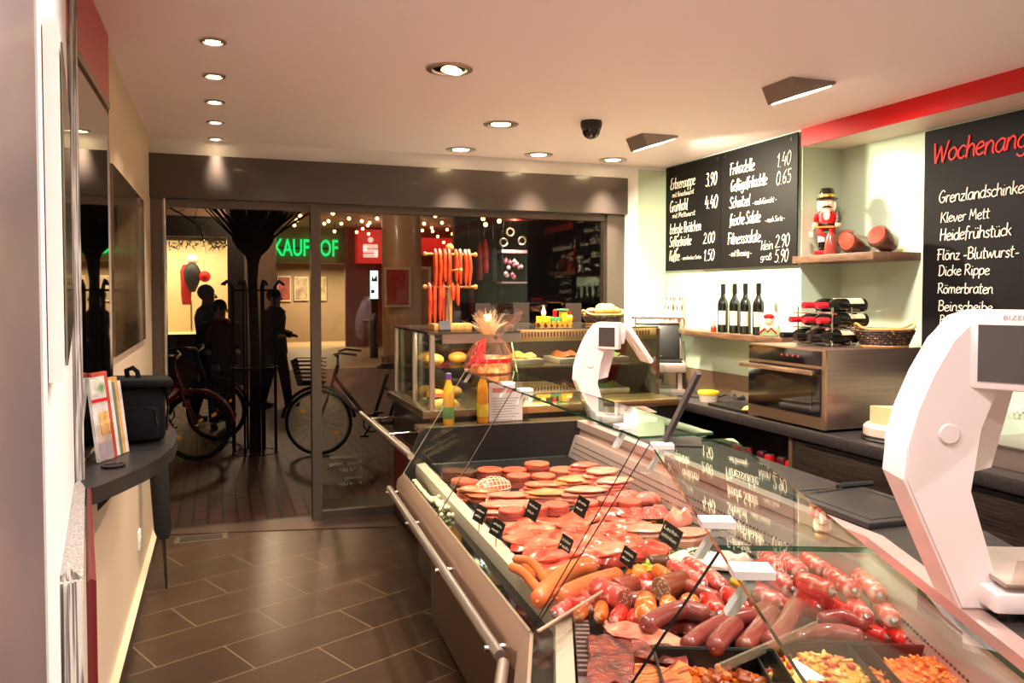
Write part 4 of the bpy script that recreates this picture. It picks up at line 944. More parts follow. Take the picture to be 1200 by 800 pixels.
# cutting board and knife on the near rear ledge
t = root('cutting_board', 'large black cutting board on the rear ledge behind the near counter', 'cutting board', (2.155, 2.285, LEDZ))
b = B().box((2.155, 2.285, LEDZ + .011), (.345, .46, .022), R(-2.5), .003)
part('board', b, M('board_black', (38, 34, 34), .4), t)
part('juice_groove', B().tube([(2.01, 2.09, LEDZ + .022), (2.29, 2.08, LEDZ + .022), (2.30, 2.48, LEDZ + .022), (2.02, 2.49, LEDZ + .022)], .003, 5, closed=True), BLACK, t)
t = root('kitchen_knife', 'kitchen knife with a black handle lying on the cutting board', 'knife', (2.2, 2.46, LEDZ + .022))
k0, k1, k2 = at(948, 577, z=LEDZ + .03), at(983, 570, z=LEDZ + .03), at(1022, 566, z=LEDZ + .03)
dk = (k1 - k0).normalized(); nk = Vector((-dk.y, dk.x, 0)) * .014; up = Vector((0, 0, -.005))
part('blade', B().ext([k0 + up, k1 - nk + up, k1 + nk + up], (0, 0, .003)), CHROME, t)
part('handle', B().tube([k1 - dk * .005, k1 + dk * .03, k2], [.010, .013, .011], 8), BLACK, t)
# steel pans at the right edge
for i, (y, z, hh, lb) in enumerate(((2.42, .87, .10, 'deep steel food pan on the back worktop at the right edge'),)):
    t = root('food_pan', lb, 'pan', (3.2, y, z))
    b = B().ext([(3.06, y - .14, z), (3.40, y - .14, z), (3.40, y + .14, z), (3.06, y + .14, z)], (0, 0, 0), [(3.03, y - .17, z + hh), (3.43, y - .17, z + hh), (3.43, y + .17, z + hh), (3.03, y + .17, z + hh)])
    part('pan', b, STEEL, t); part('rim', B().bx(3.015, 3.445, y - .185, y + .185, z + hh, z + hh + .006), ALU, t)
t = root('white_bowl', 'small white bowl beside the steel pan, half hidden by the white scale', 'bowl', (3.05, 2.72, .87))
part('bowl', B().lathe([(.04, 0), (.075, .035), (.07, .037), (.03, .012), (0, .012)], (3.06, 2.70, .882), 22), WHITE, t); part('saucer', B().lathe([(.05, 0), (.1, .01), (.098, .014), (0, .012)], (3.06, 2.70, .870), 22), BLACK, t)

# black L-shaped sign stand on the top glass at the bend
t = root('sign_stand', 'black L-shaped card stand seen edge-on on the counter top glass', 'sign', (1.32, 2.07, 1.153))
q0 = at(776, 522, z=1.154); q1 = at(826, 522, z=1.154); vd = Vector((q0.x, q0.y, 0)).normalized(); sd = Vector((vd.y, -vd.x, 0))
q0 = q0 + vd * .05
lean = Vector((0, 0, .212)) + sd * .098
part('card', B().ext([q0 - vd * .07, q0 + vd * .07, q0 + vd * .07 + lean, q0 - vd * .07 + lean], sd * .012 + vd * .002), M('sign_black', (38, 32, 36), .45), t)
part('foot', B().ext([q0 - vd * .07, q0 + vd * .07, q0 + vd * .07 + sd * .115, q0 - vd * .07 + sd * .115], (0, 0, .006)), M('sign_black', (38, 32, 36), .45), t)

# ------------------------------------------------------------------ things on the window cases
TOPZ = 1.37
t = root('sausage_stand', 'turned pine stand with cross bars hung with dried sausages', 'stand', (1.40, 4.86, TOPZ))
sx, sy = 1.40, 4.86
def atY(px, py): return at(px, py, y=sy)
cxp = atY(527, 380).x
part('base', B().box((cxp, sy, TOPZ + .02), (.24, .17, .04), 0, .006), PINE, t)
part('post', B().cyl((cxp, sy, TOPZ + .04), (cxp, sy, atY(527, 297).z), .016, n=14), PINE, t)
part('finial', B().ball((cxp, sy, atY(527, 291).z + .005), .026, 14), PINE, t)
zt, zb = atY(527, 298).z, atY(527, 336).z
for z in (zt, zb):
    a = atY(497, 300).x; c = atY(556, 300).x
    br = part('cross_bar', B().cyl((a, sy - .02, z), (c, sy - .02, z), .008, n=10), PINE, t)
    for xx in (a, c): part('bar_knob', B().ball((xx, sy - .02, z), .015, 10), PINE, br)
part('short_bar', B().cyl((cxp, sy, atY(527, 317).z), (cxp + .03, sy - .14, atY(527, 317).z), .008, n=10).ball((cxp + .03, sy - .14, atY(527, 317).z), .014, 10), PINE, t)
DRIED = M('dried_sausage_orange', (226, 84, 30), .38, col2=(184, 52, 20), ns=40, stretch=(1, 1, .4), bump=.3, bs=110, coat=.2)
def hang(label, x, ztop, zend, fork, kink=0.0):
    off = sy - .02
    b = B()
    pts = lambda dx, dy, ze: [(x + dx, off + dy, ze), (x + dx * 1.1 + kink * .4, off + dy, ze + (ztop - ze) * .25), (x + dx * .7 + kink, off + dy, ze + (ztop - ze) * .6), (x + dx * .5, off + dy * .9, ztop - .008)]
    if fork:
        A_ = pts(-.001, -.020, zend); C_ = pts(.004, .022, zend + .02)
        b.tube(A_ + [(x, off, ztop + .018)] + C_[::-1], [.006, .012, .012, .011, .011, .011, .012, .012, .006], 8)
    solo('dried_sausage', b, DRIED, label, 'sausage', 'dried sausages on the stand')
hz = [(atY(px, 300).x, kk) for px, kk in ((509, .0), (514, .004), (520, -.004), (525, .0), (533, .004), (538, -.002), (544, .003), (548, .01))]
ends = (338, 338, 330, 334, 330, 333, 334, 335)
nm = ('leftmost', 'second from left', 'third from left', 'just left of the post', 'just right of the post', 'third from right', 'second from right', 'rightmost, curled')
for i, (x, kk) in enumerate(hz): hang('orange dried sausage over the upper bar of the stand, ' + nm[i], x, zt + .006, atY(527, ends[i]).z, True, kk)
nm = ('leftmost', 'second from left', 'third from left', 'fourth from left', 'left of the post', 'right of the post')
for i, (px, e) in enumerate(((502, 378), (508, 378), (514, 374), (518, 376), (529, 352), (535, 358))):
    hang('orange dried sausage over the lower bar of the stand, ' + nm[i], atY(px, 340).x, zb + .006, atY(527, e).z, True, .003 * (-1) ** i)
t = root('sausage_tongs', 'steel tongs hanging on the sausage stand post', 'tongs', (cxp - .03, sy - .1, 1.45))
part('arm', B().tube([(cxp - .03, sy - .10, TOPZ + .045), (cxp - .032, sy - .06, zb - .02)], .005, 6).tube([(cxp - .05, sy - .10, TOPZ + .045), (cxp - .034, sy - .06, zb - .02)], .005, 6), CHROME, t)
t = root('card_holder', 'small grey card holder at the foot of the sausage stand', 'card holder', (cxp - .06, 4.74, TOPZ))
part('card', B().box((cxp - .06, 4.752, TOPZ + .03), (.07, .006, .06), 0, 0, Matrix.Rotation(R(-12), 4, 'X')), M('slate_grey', (84, 82, 88), .4), t)
part('foot', B().box((cxp - .06, 4.757, TOPZ + .004), (.07, .03, .008)), BLACK, t)
# toy train
t = root('toy_train', 'little wooden toy train in yellow and green on the hot case', 'toy', (2.2, 5.25, TOPZ))
ty = 5.25
a = lambda px, py: at(px, py, y=ty)
x0 = a(630, 380).x; sc = (a(669, 380).x - x0) / .25
YEL = M('toy_yellow', (240, 190, 30), .4); GRN = M('toy_green', (70, 140, 84), .4); BLU = M('toy_blue', (50, 90, 150), .4)
def X(v): return x0 + v * sc
w1 = part('wagon', B().bx(X(0), X(.085), ty - .03, ty + .03, TOPZ + .02, TOPZ + .065, .004), YEL, t)
part('load', B().ball((X(.045), ty, TOPZ + .09), (.018, .016, .025), 10).lathe([(.012, .11), (0, .14)], (X(.045), ty, TOPZ), 10), M('toy_white', (236, 226, 216), .5), w1)
part('wagon', B().bx(X(.092), X(.165), ty - .03, ty + .03, TOPZ + .02, TOPZ + .06, .004), GRN, t)
part('engine', B().bx(X(.17), X(.21), ty - .03, ty + .03, TOPZ + .02, TOPZ + .10, .004).cyl((X(.2), ty, TOPZ + .05), (X(.25), ty, TOPZ + .05), .026, n=14), YEL, t)
part('engine_roof', B().box((X(.185), ty, TOPZ + .11), (.065 * sc, .08, .012), 0, .004), GRN, t)
part('engine_nose', B().ball((X(.245), ty, TOPZ + .052), .024, 12).cyl((X(.235), ty, TOPZ + .07), (X(.235), ty, TOPZ + .1), .009, n=10), RED, t)
part('driver', B().cyl((X(.128), ty, TOPZ + .06), (X(.128), ty, TOPZ + .09), .014, n=10).ball((X(.128), ty, TOPZ + .10), .014, 10), RED, t)
for xx in (.018, .067, .108, .15, .185, .225):
    for s in (-1, 1): part('wheel', B().cyl((X(xx), ty + s * .03, TOPZ + .017), (X(xx), ty + s * .042, TOPZ + .017), .0175, n=16), M('toy_wheel', (196, 130, 40), .4), t)
# bread basket
p = at(706, 377, y=5.3); bk = basket('bread_basket', 'dark woven basket full of bread rolls at the right end of the hot case', (p.x, 5.3, TOPZ), .30, .22, .075, 0, True)
BUN = M('bread_crust', (226, 168, 76), .6, col2=(180, 106, 40), ns=7, sss=.05); BUND = M('dark_roll', (110, 66, 38), .6, col2=(76, 44, 26), ns=10)
for i, (dx, dy, dz, r, m, lb) in enumerate(((-.088, 0, .062, .045, 'd', 'dark round roll at the left of the bread basket'), (-.03, -.03, .066, .05, 'b', 'golden bread roll in the basket beside the dark roll'), (.035, -.03, .07, .05, 'b', 'golden bread roll in the front middle of the basket'),
                                            (.095, 0, .066, .045, 'b', 'golden bread roll at the right end of the basket'), (.015, .03, .09, .05, 'b', 'golden bread roll on top in the middle of the basket'), (.07, .04, .092, .045, 'b', 'golden bread roll on top at the right of the basket'))):
    b = B().ball((p.x + dx, 5.3 + dy, TOPZ + dz + .030), (r * 1.08, r * .9, r * .7), 14)
    solo('bread_roll', b, BUND if m == 'd' else BUN, lb, 'bread roll', 'bread rolls in the basket')
for px, lb in ((566, 'dark brown upright card at the window, left one beside the sausage stand'), (611, 'dark brown upright card at the window, left of the toy train'), (672, 'dark brown upright card at the window, between toy train and bread basket')):
    a_, c_ = at(px - 9, 377, y=5.62), at(px + 9, 355, y=5.62)
    t = root('upright_card', lb, 'card', ((a_.x + c_.x) / 2, 5.62, TOPZ), 0, 'brown cards along the window')
    part('card', B().bx(a_.x, c_.x, 5.615, 5.625, TOPZ, c_.z), M('card_brown', (34, 19, 11), .6), t)
    part('foot', B().bx(a_.x, c_.x, 5.57, 5.66, TOPZ, TOPZ + .006), M('card_brown', (34, 19, 11), .6), t)
# bottles, sign holder on the end shelf; wrapped gift on the glass
def juice(label, loc, col, cap, h):
    t = root('juice_bottle', label, 'bottle', loc, 0, 'juice bottles')
    part('bottle', B().lathe([(.030, 0), (.034, .006), (.034, h * .55), (.030, h * .7), (.014, h * .86), (.014, h * .9)], n=18), M('juice_' + cap, col, .15, coat=.5), t, local=True)
    part('label_sleeve', B().lathe([(.0346, h * .12), (.0352, h * .13), (.0352, h * .34), (.0346, h * .35)], n=18), M('sleeve_' + cap, (96, 130, 84) if cap == 'p' else (226, 190, 60), .4), t, local=True)
    part('cap', B().lathe([(.0165, h * .88), (.0165, h), (0, h)], n=14), M('cap_purple', (98, 60, 130), .4) if cap == 'p' else YEL, t, local=True)
p = s1(L1 + .10, .29, .83); juice('yellow juice bottle with a purple cap on the small shelf', p, (226, 160, 40), 'p', .30)
p = s1(L1 + .11, .50, .83); juice('orange juice bottle behind the wrapped gift, on the small shelf', p, (230, 150, 30), 'o', .32)
t = root('sign_holder', 'clear upright sign holder with a white price sheet and pink heading', 'sign', tuple(s1(L1 + .09, .60, .83)))
p0, p1 = at(563, 497, y=4.575), at(619, 497, y=4.575); zt2 = at(590, 431, y=4.575).z
part('acrylic', B().bx(p0.x, p1.x, 4.572, 4.576, .83, zt2), ACRYL, t, ang=0)
part('foot', B().bx(p0.x, p1.x, 4.53, 4.60, .83, .834), ACRYL, t, ang=0)
a0, a1 = at(573, 495, y=4.57).x, at(612, 495, y=4.57).x
sh = part('paper', B().bx(a0, a1, 4.566, 4.571, .835, at(590, 448, y=4.57).z), M('paper_white', (226, 214, 216), .7), t)
za = at(590, 457, y=4.57).z
part('heading_band', B().bx(a0 + .02, a1 - .05, 4.5645, 4.566, za - .014, za + .014), M('paper_pink', (216, 120, 120), .6), sh)
part('purple_card', B().bx(p0.x + .0, a0 - .002, 4.566, 4.571, .835, at(590, 462, y=4.57).z), M('card_purple', (84, 40, 66), .5), t)
b = B()
for k in range(9): b.bx(a0 + .02, a1 - .025 - .02 * (k % 3), 4.5652, 4.566, za - .05 - k * .016, za - .046 - k * .016)
part('text_lines', b, M('print_grey', (150, 138, 140), .7), sh)
# gift
gz = TZ + .008
gp = at(575, 437, z=gz); gp = Vector((gp.x, min(gp.y, 4.36), gz))
t = root('gift_basket', 'gift wrapped in clear foil with a red ribbon on the counter glass', 'gift', tuple(gp))
part('gift_box', B().lathe([(.085, .0), (.10, .01), (.10, .085), (.09, .095), (0, .095)], n=26, sx=1.15), M('gift_orange', (214, 92, 36), .4, col2=(236, 190, 120), ns=24, stretch=(1, 1, 2)), t, local=True)
part('gift_band', B().lathe([(.101, .062), (.103, .064), (.103, .084), (.101, .086)], n=26, sx=1.15), RED, t, local=True)
fo = B()
n = 22; rings = []
rnd = random.Random(5)
prof = [(.112, .002), (.125, .05), (.118, .11), (.085, .16), (.040, .20), (.075, .25), (.125, .31), (.115, .345)]
for (r, z) in prof:
    ring = []
    for k in range(n):
        an = 2 * math.pi * k / n; q = r * (1 + (.10 if k % 2 else -.10) + rnd.uniform(-.06, .06))
        ring.append(fo.bm.verts.new((math.cos(an) * q * 1.1 + (.05 * max(0, z - .2) / .1), math.sin(an) * q * .8, z + (rnd.uniform(-.02, .025) if z > .3 else 0))))
    rings.append(ring)
for Aq, Bb in zip(rings, rings[1:]):
    for k in range(n): fo.bm.faces.new((Aq[k], Aq[(k + 1) % n], Bb[(k + 1) % n], Bb[k]))
bmesh.ops.solidify(fo.bm, geom=fo.bm.faces[:], thickness=.0008)
part('foil_wrap', fo, CELLO, t, label='clear crinkled foil', local=True, ang=0)
sh = B()
for k in range(150):
    an = rnd.uniform(0, 6.28); el = rnd.uniform(.5, 1.55); L = rnd.uniform(.08, .15); o = Vector((rnd.uniform(-.03, .03) - .01, rnd.uniform(-.03, .03), .215))
    d = Vector((math.cos(an) * math.cos(el), math.sin(an) * math.cos(el), math.sin(el)))
    sh.tube([o, o + d * L * .5 + Vector((0, 0, .01)), o + d * L], [.0012, .0012, .0006], 4)
part('shredded_straw', sh, M('straw_pale', (240, 206, 160), .5), t, local=True)
rb = B()
for k in range(22):
    an = rnd.uniform(2.2, 4.4); L = rnd.uniform(.06, .14); o = Vector((-.05, -.05, .17))
    pts = [o]
    for q in range(1, 7): pts.append(o + Vector((math.cos(an) * L * q / 6 + math.sin(q * 2 + k) * .008, math.sin(an) * L * q / 6 * .5 - .02, -L * .9 * (q / 6) ** 1.6 + .03 * math.sin(q * .9) + math.cos(q * 2 + k) * .006)))
    rb.tube(pts, .0022, 5)
part('ribbon', rb, M('ribbon_red', (206, 50, 44), .35, coat=.3), t, local=True)

# ------------------------------------------------------------------ on the bar ledge
LZ = 1.05
t = root('leaflet_rack', 'clear holder with a stack of magazines on the bar ledge', 'leaflet holder', (-.37, 2.86, LZ))
c0 = Vector((-.372, 2.895, LZ)); wv = Vector((.42, .907, 0)); lean = Vector((-.030, .014, .272)); nv_ = Vector((.907, -.42, 0))
cols = ((226, 224, 222), (196, 60, 50), (232, 228, 218), (110, 120, 110), (214, 170, 90), (216, 210, 206))
q_ = c0 + nv_ * .008 - wv * .004
part('holder', B().ext([q_ + Vector((0, 0, .001)), q_ + wv * .092 + Vector((0, 0, .001)), q_ + wv * .092 + lean * .45, q_ + lean * .45], nv_ * .003).bx(-.40, -.33, 2.93, 3.02, LZ, LZ + .004), ACRYL, t, ang=0)
for k in range(6):
    o = c0 + Vector((.007, .020, 0)) * k + Vector((0, 0, .003)); W_ = wv * .085
    hh = (1.0, 1.05, .93, .9, .96, .9)[k]
    bkq = B().ext([o, o + W_, o + W_ + lean * hh, o + lean * hh], -nv_ * .010)
    mg = solo('magazine', bkq, M('magazine_%d' % k, cols[k], .35, col2=tuple(int(v * .75) for v in cols[k]), ns=18), ('white magazine with a red and green cover in front of the leaflet rack', 'red magazine second in the leaflet rack', 'cream magazine third in the leaflet rack', 'grey-green magazine fourth in the leaflet rack', 'tan magazine fifth in the leaflet rack', 'pale magazine at the back of the leaflet rack')[k], 'magazine', 'magazines in the leaflet rack')
    if k == 0:
        def strip(f0, f1, h0, h1): e = o + nv_ * .0006; return B().ext([e + W_ * f0 + lean * h0, e + W_ * f1 + lean * h0, e + W_ * f1 + lean * h1, e + W_ * f0 + lean * h1], nv_ * .001)
        part('cover_picture', strip(.05, .95, .80, .98), M('cover_green', (90, 140, 84), .4, col2=(226, 220, 214), ns=22), mg)
        part('cover_band', strip(0, 1, .70, .74), RED, mg)
        part('cover_photo', strip(.35, .95, .30, .58), M('cover_tan', (190, 120, 70), .4, col2=(226, 200, 120), ns=30), mg)
        part('cover_base', strip(.05, .95, .02, .22), M('cover_lilac', (176, 178, 204), .4), mg)
t = root('camera_bag', 'black padded camera bag standing on the bar ledge', 'bag', (-.29, 3.27, LZ), R(8))
NYL = M('black_nylon', (7, 7, 10), .8, bump=.2, bs=200, spec=.2); NYL2 = M('black_nylon_lid', (13, 11, 11), .8, bump=.2, bs=200, spec=.2)
part('body', B().box((0, .03, .11), (.185, .15, .21), 0, .022), NYL, t, local=True)
k = part('front_pocket', B().box((.005, -.055, .075), (.125, .04, .125), 0, .018), NYL, t, local=True)
part('pocket_zip', B().tube([(-.05, -.077, .07), (-.045, -.078, .13), (.0, -.079, .14), (.05, -.078, .13), (.06, -.077, .07)], .0025, 6), BLACKGLOSS, k, local=True)
part('lid', B().box((.015, .02, .222), (.205, .185, .03), 0, .012, Matrix.Rotation(R(2), 4, 'Y')).box((.10, .02, .205), (.012, .16, .05), 0, .005), NYL2, t, local=True)
part('handle', B().tube([(-.03, .03, .23), (-.035, .02, .265), (-.015, .0, .275), (.0, .0, .26), (.005, .0, .232)], .009, 8), NYL, t, local=True)
part('side_strap', B().tube([(.098, .05, .20), (.105, .03, .12), (.10, .04, .03)], .006, 6), BLACKGLOSS, t, local=True)
p = at(131, 547, z=LZ)
t = root('lens_cap', 'round black lens cap lying on the bar ledge', 'lens cap', (p.x + .004, p.y, LZ))
part('cap', B().lathe([(.034, 0), (.036, .003), (.036, .008), (.030, .010), (0, .009)], n=24), BLACK, t, local=True)
part('clip', B().box((.0, .0, .0105), (.05, .012, .003), .4), BLACKGLOSS, t, local=True)
# folded umbrella leaning below the ledge
t = root('folded_umbrella', 'slim folded black umbrella standing on its tip under the bar ledge', 'umbrella', (-.28, 4.72, 0))
part('tip', B().cyl((-.29, 4.72, 0), (-.305, 4.74, .30), .006, .011, 10), M('umbrella_tip', (46, 42, 40), .35, .4), t)
part('canopy', B().tube([(-.303, 4.738, .27), (-.306, 4.742, .32), (-.335, 4.78, .85), (-.34, 4.79, .92)], [.030, .046, .052, .02], 10), M('umbrella_cloth', (6, 6, 7), .8), t)
part('shaft', B().cyl((-.34, 4.79, .90), (-.345, 4.80, 1.0), .008, n=8), BLACK, t)
# ------------------------------------------------------------------ meat and sausages
def meat(name, c1, c2, ns=14, rough=.3, st=(1, 1, 1), coat=.35, bump=.15, sss=.12, bs=45):
    c1, c2 = [tuple(int(v * q) for v, q in zip(c, (.95, .86, .83))) for c in (c1, c2)]
    return M(name, c1, rough, col2=c2, ns=ns, stretch=st, coat=coat, bump=bump, bs=bs, sss=sss)
RAW = [meat('raw_pork', (206, 78, 58), (232, 132, 102), 9, .2), meat('raw_ham', (192, 60, 44), (224, 108, 82), 12, .2), meat('raw_marbled', (196, 62, 48), (236, 160, 130), 16, .2), meat('raw_red', (166, 42, 34), (204, 88, 66), 14, .2)]
COOK = meat('cooked_ham_pink', (226, 128, 108), (236, 158, 136), 10)
PALE = meat('pale_slices', (232, 146, 122), (240, 176, 152), 14)
YELS = meat('yellow_pink_slices', (228, 140, 84), (238, 168, 118), 8)
ROAST = meat('roast_brown', (172, 90, 56), (214, 132, 92), 16)
BOLO = meat('sausage_slice_orange', (222, 104, 76), (232, 128, 98), 26)
SALA = spotmat('salami_slice', (78, 13, 11), (160, 80, 64), 150, .14, .35, coat=.3)
PINKS = meat('sausage_slice_pink', (214, 88, 72), (226, 112, 92), 24)
SIDEP = meat('stack_side_pink', (176, 70, 64), (214, 124, 112), 60, st=(.3, .3, 4))
SIDED = meat('stack_side_dark', (66, 14, 14), (104, 36, 32), 60, st=(.3, .3, 4))
FRIL = meat('minced_rosette', (206, 72, 60), (234, 136, 118), 40, bump=.6, bs=120)
PARS = M('parsley_green', (58, 84, 34), .6, col2=(96, 120, 44), ns=40)

def keep(p, rx):
    """keep a piece inside the deck, between the inner lip and the rear panel"""
    s_, t_ = sof(p); lo, hi = .135 + rx * .92, .985 - rx
    n_ = N1 if t_ > 0 else N2
    if lo > hi: return p
    q = p + n_ * (max(lo, min(hi, s_)) - s_)
    if t_ > 0 and t_ > L1 - .03 - rx * .8: q = q - D1 * (t_ - (L1 - .03 - rx * .8))
    return q
def stack(label, px, py, rpx, n, top, side, group='stacks of sliced sausage', zt=.68):
    p = at(px, py, z=zt); r = rpx * dist(p) / F * 1.02; p = keep(p, r)
    base = Vector((p.x, p.y, DECK))
    t = root('slice_stack', label, 'sliced sausage', tuple(base), 0, group)
    rnd = random.Random(int(px * 7 + py)); h = (zt - DECK); b = B()
    k = n
    for i in range(k - 1):
        b.lathe([(r * .985, h * i / k), (r, h * (i + .3) / k), (r * .985, h * (i + .92) / k)], (rnd.uniform(-.003, .003), rnd.uniform(-.003, .003), 0), 22)
    part('lower_slices', b, side, t, local=True)
    part('top_slice', B().lathe([(r * .985, h * (k - 1) / k), (r * 1.01, h * (k - .5) / k), (r * .97, h), (0, h)], n=26), top, t, local=True)
    return t
def pile(label, px, py, rx, ry, n, m, rz=0.0, fan=(0.012, 0.0), zt=.66, th=.012, name='ham_slices', cat='sliced ham', group='piles of sliced ham', rind=None):
    """slices fanned one over the other"""
    p = keep(at(px, py, z=zt), math.hypot(rx * math.cos(rz), ry * math.sin(rz)) + n * .5 * abs(fan[0])); base = Vector((p.x, p.y, DECK))
    t = root(name, label, cat, tuple(base), rz, group)
    for i in range(n):
        c = Vector(((i - n / 2) * fan[0], (i - n / 2) * fan[1], (zt - DECK - th) * i / max(1, n - 1)))
        b = B().slab(c, rx * (1 - .02 * i), ry * (1 - .02 * i), th, 0, int(px) * 3 + i, .14, .2, (.03 * math.sin(i * 2), .05), wave=.25)
        part('slice', b, m, t, local=True)
    if zt - DECK > .03: part('lower_slices', B().slab((0, 0, 0), rx * .94, ry * .94, zt - DECK - th, 0, int(px), .1, .05), rind or SIDEP, t, local=True)
    return t
def cut(label, px, py, rx, ry, h, m, rz, z=.63, seed=0, tilt=(0, 0), name='pork_cutlet', cat='raw meat', group='raw meat slices', wave=.35, rough=.2):
    p = keep(at(px, py, z=z + h * .6), math.hypot(rx * math.cos(rz), ry * math.sin(rz)))
    return solo(name, B().slab((p.x, p.y, z), rx, ry, h, rz, seed + int(px), rough, .3, tilt, wave=wave), m, label, cat, group)

# black trays under the goods
def tray(label, sec, t0, t1, sa, sb, col=None):
    f = SEC[sec][0]; cc = (f(t0, sa) + f(t1, sb)) / 2
    t = root('display_tray', label, 'tray', (cc.x, cc.y, DECK), 0, 'flat display trays')
    part('tray', B().ext([f(t0, sa, DECK), f(t1, sa, DECK), f(t1, sb, DECK), f(t0, sb, DECK)], (0, 0, .006)), col or BLACK, t)
    part('rim', B().tube([f(t0, sa, DECK + .006), f(t1, sa, DECK + .006), f(t1, sb, DECK + .006), f(t0, sb, DECK + .006)], .004, 5, closed=True), col or BLACK, t)
tray('flat black tray under the sliced sausage stacks at the far end', 1, 1.62, 2.23, .16, .98)
tray('flat black tray under the ham and roast slices', 1, 1.10, 1.60, .16, .98)
tray('flat black tray under the raw pork slices', 1, .36, 1.08, .16, .60)
tray('flat black tray under the ham halves and minced meat', 1, .30, 1.08, .62, .98)

# far rows of stacks
for i, (px, py, r, n, tp, sd, lb) in enumerate((
    (516, 551, 13.5, 5, SALA, SIDED, 'dark salami slice stack in the far left corner of the case'), (545, 551, 14, 5, SALA, SIDED, 'dark speckled salami slice stack, second in the far row'),
    (574, 549, 15, 6, BOLO, SIDEP, 'orange pink sausage slice stack, third in the far row'), (603, 549, 14, 5, BOLO, SIDEP, 'sausage slice stack, fourth in the far row'),
    (629, 542, 14.5, 8, BOLO, SIDEP, 'tallest sausage slice stack, against the black end panel'), (608, 556, 14, 6, BOLO, SIDEP, 'sausage slice stack in the second row, left of the pair'),
    (637, 556, 14, 6, BOLO, SIDEP, 'sausage slice stack in the second row, right of the pair'), (660, 549, 16, 6, BOLO, SIDEP, 'wide sausage slice stack, right end of the far row'),
    (516, 563, 12, 4, PINKS, SIDED, 'small red slice stack before the leftmost salami stack'), (549, 563, 12, 4, PINKS, SIDED, 'small red slice stack before the second salami stack'))):
    stack(lb, px, py, r, n, tp, sd, zt=.70 if i == 4 else .68)
for px, py, r, lb in ((599, 596, 15, 'round red sausage slice stack in front of the ham slabs, leftmost of its row'), (628, 592, 15, 'round red sausage slice stack, second of the front row'), (652, 590, 15, 'layered sausage slice stack, third of the front row'),
                      (687, 587, 14, 'round red sausage slice stack behind the upright price card'), (713, 584, 14, 'round red sausage slice stack near the glass joint'), (738, 586, 14, 'round orange sausage slice stack right of the glass joint')):
    stack(lb, px, py, r, 6, PINKS, SIDEP, 'stacks of red sausage slices in the front row')
# ham, roast and slab piles
pile('browned roast slices fanned near the left lip', 531, 572, .105, .055, 5, ROAST, R(-20), (.0, -.014), .68, name='roast_slices', cat='roast', group='fanned roast slices')
pile('browned roast slices lower in front of the fanned roast', 545, 580, .11, .05, 3, ROAST, R(-15), (.01, -.012), .66, name='roast_slices', cat='roast', group='fanned roast slices')
pile('red orange slices behind the pale slabs', 634, 565, .10, .06, 4, BOLO, R(5), (.01, .0), .68)
pile('yellowish ham slices fanned at the right of the far row', 668, 559, .12, .06, 5, YELS, R(12), (.02, -.004), .69)
pile('yellow pink ham slab pile in the middle of the case', 645, 574, .15, .055, 4, YELS, R(0), (.015, -.006), .68)
pile('pale ham slices in front of the rolled slices', 684, 571, .13, .06, 4, PALE, R(8), (.02, -.004), .69)
pile('pink ham slab pile, upper left of the row', 596, 577, .12, .05, 3, COOK, R(0), (.01, -.008), .68)
pile('pink ham slab pile, before the upper left slab', 597, 587, .13, .045, 3, COOK, R(0), (.012, -.008), .67)
pile('pale pink cooked ham slices near the left lip', 552, 591, .12, .06, 4, COOK, R(-10), (.006, -.010), .68)
pile('pale pink cooked ham slices with a torn front edge', 567, 599, .11, .05, 3, COOK, R(-10), (.008, -.008), .66)
pile('ruffled pink slices in the far right corner of the case', 680, 543, .09, .05, 5, PINKS, R(10), (.016, .0), .71)
pile('pale pink slice pile against the rear panel, farthest', 706, 549, .11, .07, 5, PALE, R(20), (.012, -.006), .72)
pile('pale pink slice pile against the rear panel, nearest', 722, 560, .12, .07, 6, PALE, R(20), (.012, -.006), .71)
# netted roast: a small joint under a net
p = at(577, 565, z=.69); t = root('netted_roast', 'rolled roast in a white net behind the ham slabs', 'roast', (p.x, p.y, DECK), R(10))
part('joint', B().ball((0, 0, .042), (.095, .055, .045), 20), ROAST, t, local=True)
b = B()
for k in range(-4, 5):
    xx = k * .021; q = math.sqrt(max(.02, 1 - (xx / .097) ** 2))
    b.rim((xx, 0, .042), .056 * q, .0022, 18, 4, 'X')
for a in range(0, 180, 30):
    b.tube([(math.cos(u) * .097, math.sin(u) * .057 * math.cos(R(a)), .042 + math.sin(u) * .0465 * math.sin(R(a))) for u in [k * 6.2832 / 20 for k in range(20)]], .0022, 4, closed=True)
part('net', b, M('net_white', (236, 214, 190), .6), t, local=True)
# raw slices
spots = []
grid = [(583, 622), (612, 616), (643, 612), (674, 608), (704, 604), (728, 602), (578, 636) , (606, 632), (638, 629), (670, 626), (702, 622), (730, 618), (604, 648), (634, 646), (664, 644), (695, 640), (724, 636), (625, 660), (655, 661)]
words = ('far row', 'middle row', 'near row', 'row at the front edge')
cnt = {}
rnd = random.Random(11)
for i, (px, py) in enumerate(grid):
    row = 0 if i < 6 else 1 if i < 12 else 2 if i < 17 else 3
    cnt[row] = cnt.get(row, 0) + 1
    pos = ('at the left lip', 'second from the lip', 'third from the lip', 'fourth from the lip', 'fifth from the lip', 'at the right end')[cnt[row] - 1]
    cut('raw pork slice, %s of heap, %s' % (words[row], pos), px, py, .135, .09, .015, RAW[(i * 5 + row) % 3], R(rnd.uniform(-40, 40)), .628 + (.010 if i % 2 else 0) + (.02 if row in (1, 2) else .006), 31 * i, (rnd.uniform(-.07, .07), rnd.uniform(-.07, .07)), wave=.55, rough=.22)
cut('dark red raw slab at the black edge beside the card', 752, 643, .14, .07, .035, RAW[3], R(10), .628, 3)
cut('raw red slab below the pale ham slices', 722, 652, .13, .05, .03, RAW[3], R(12), .628, 9)
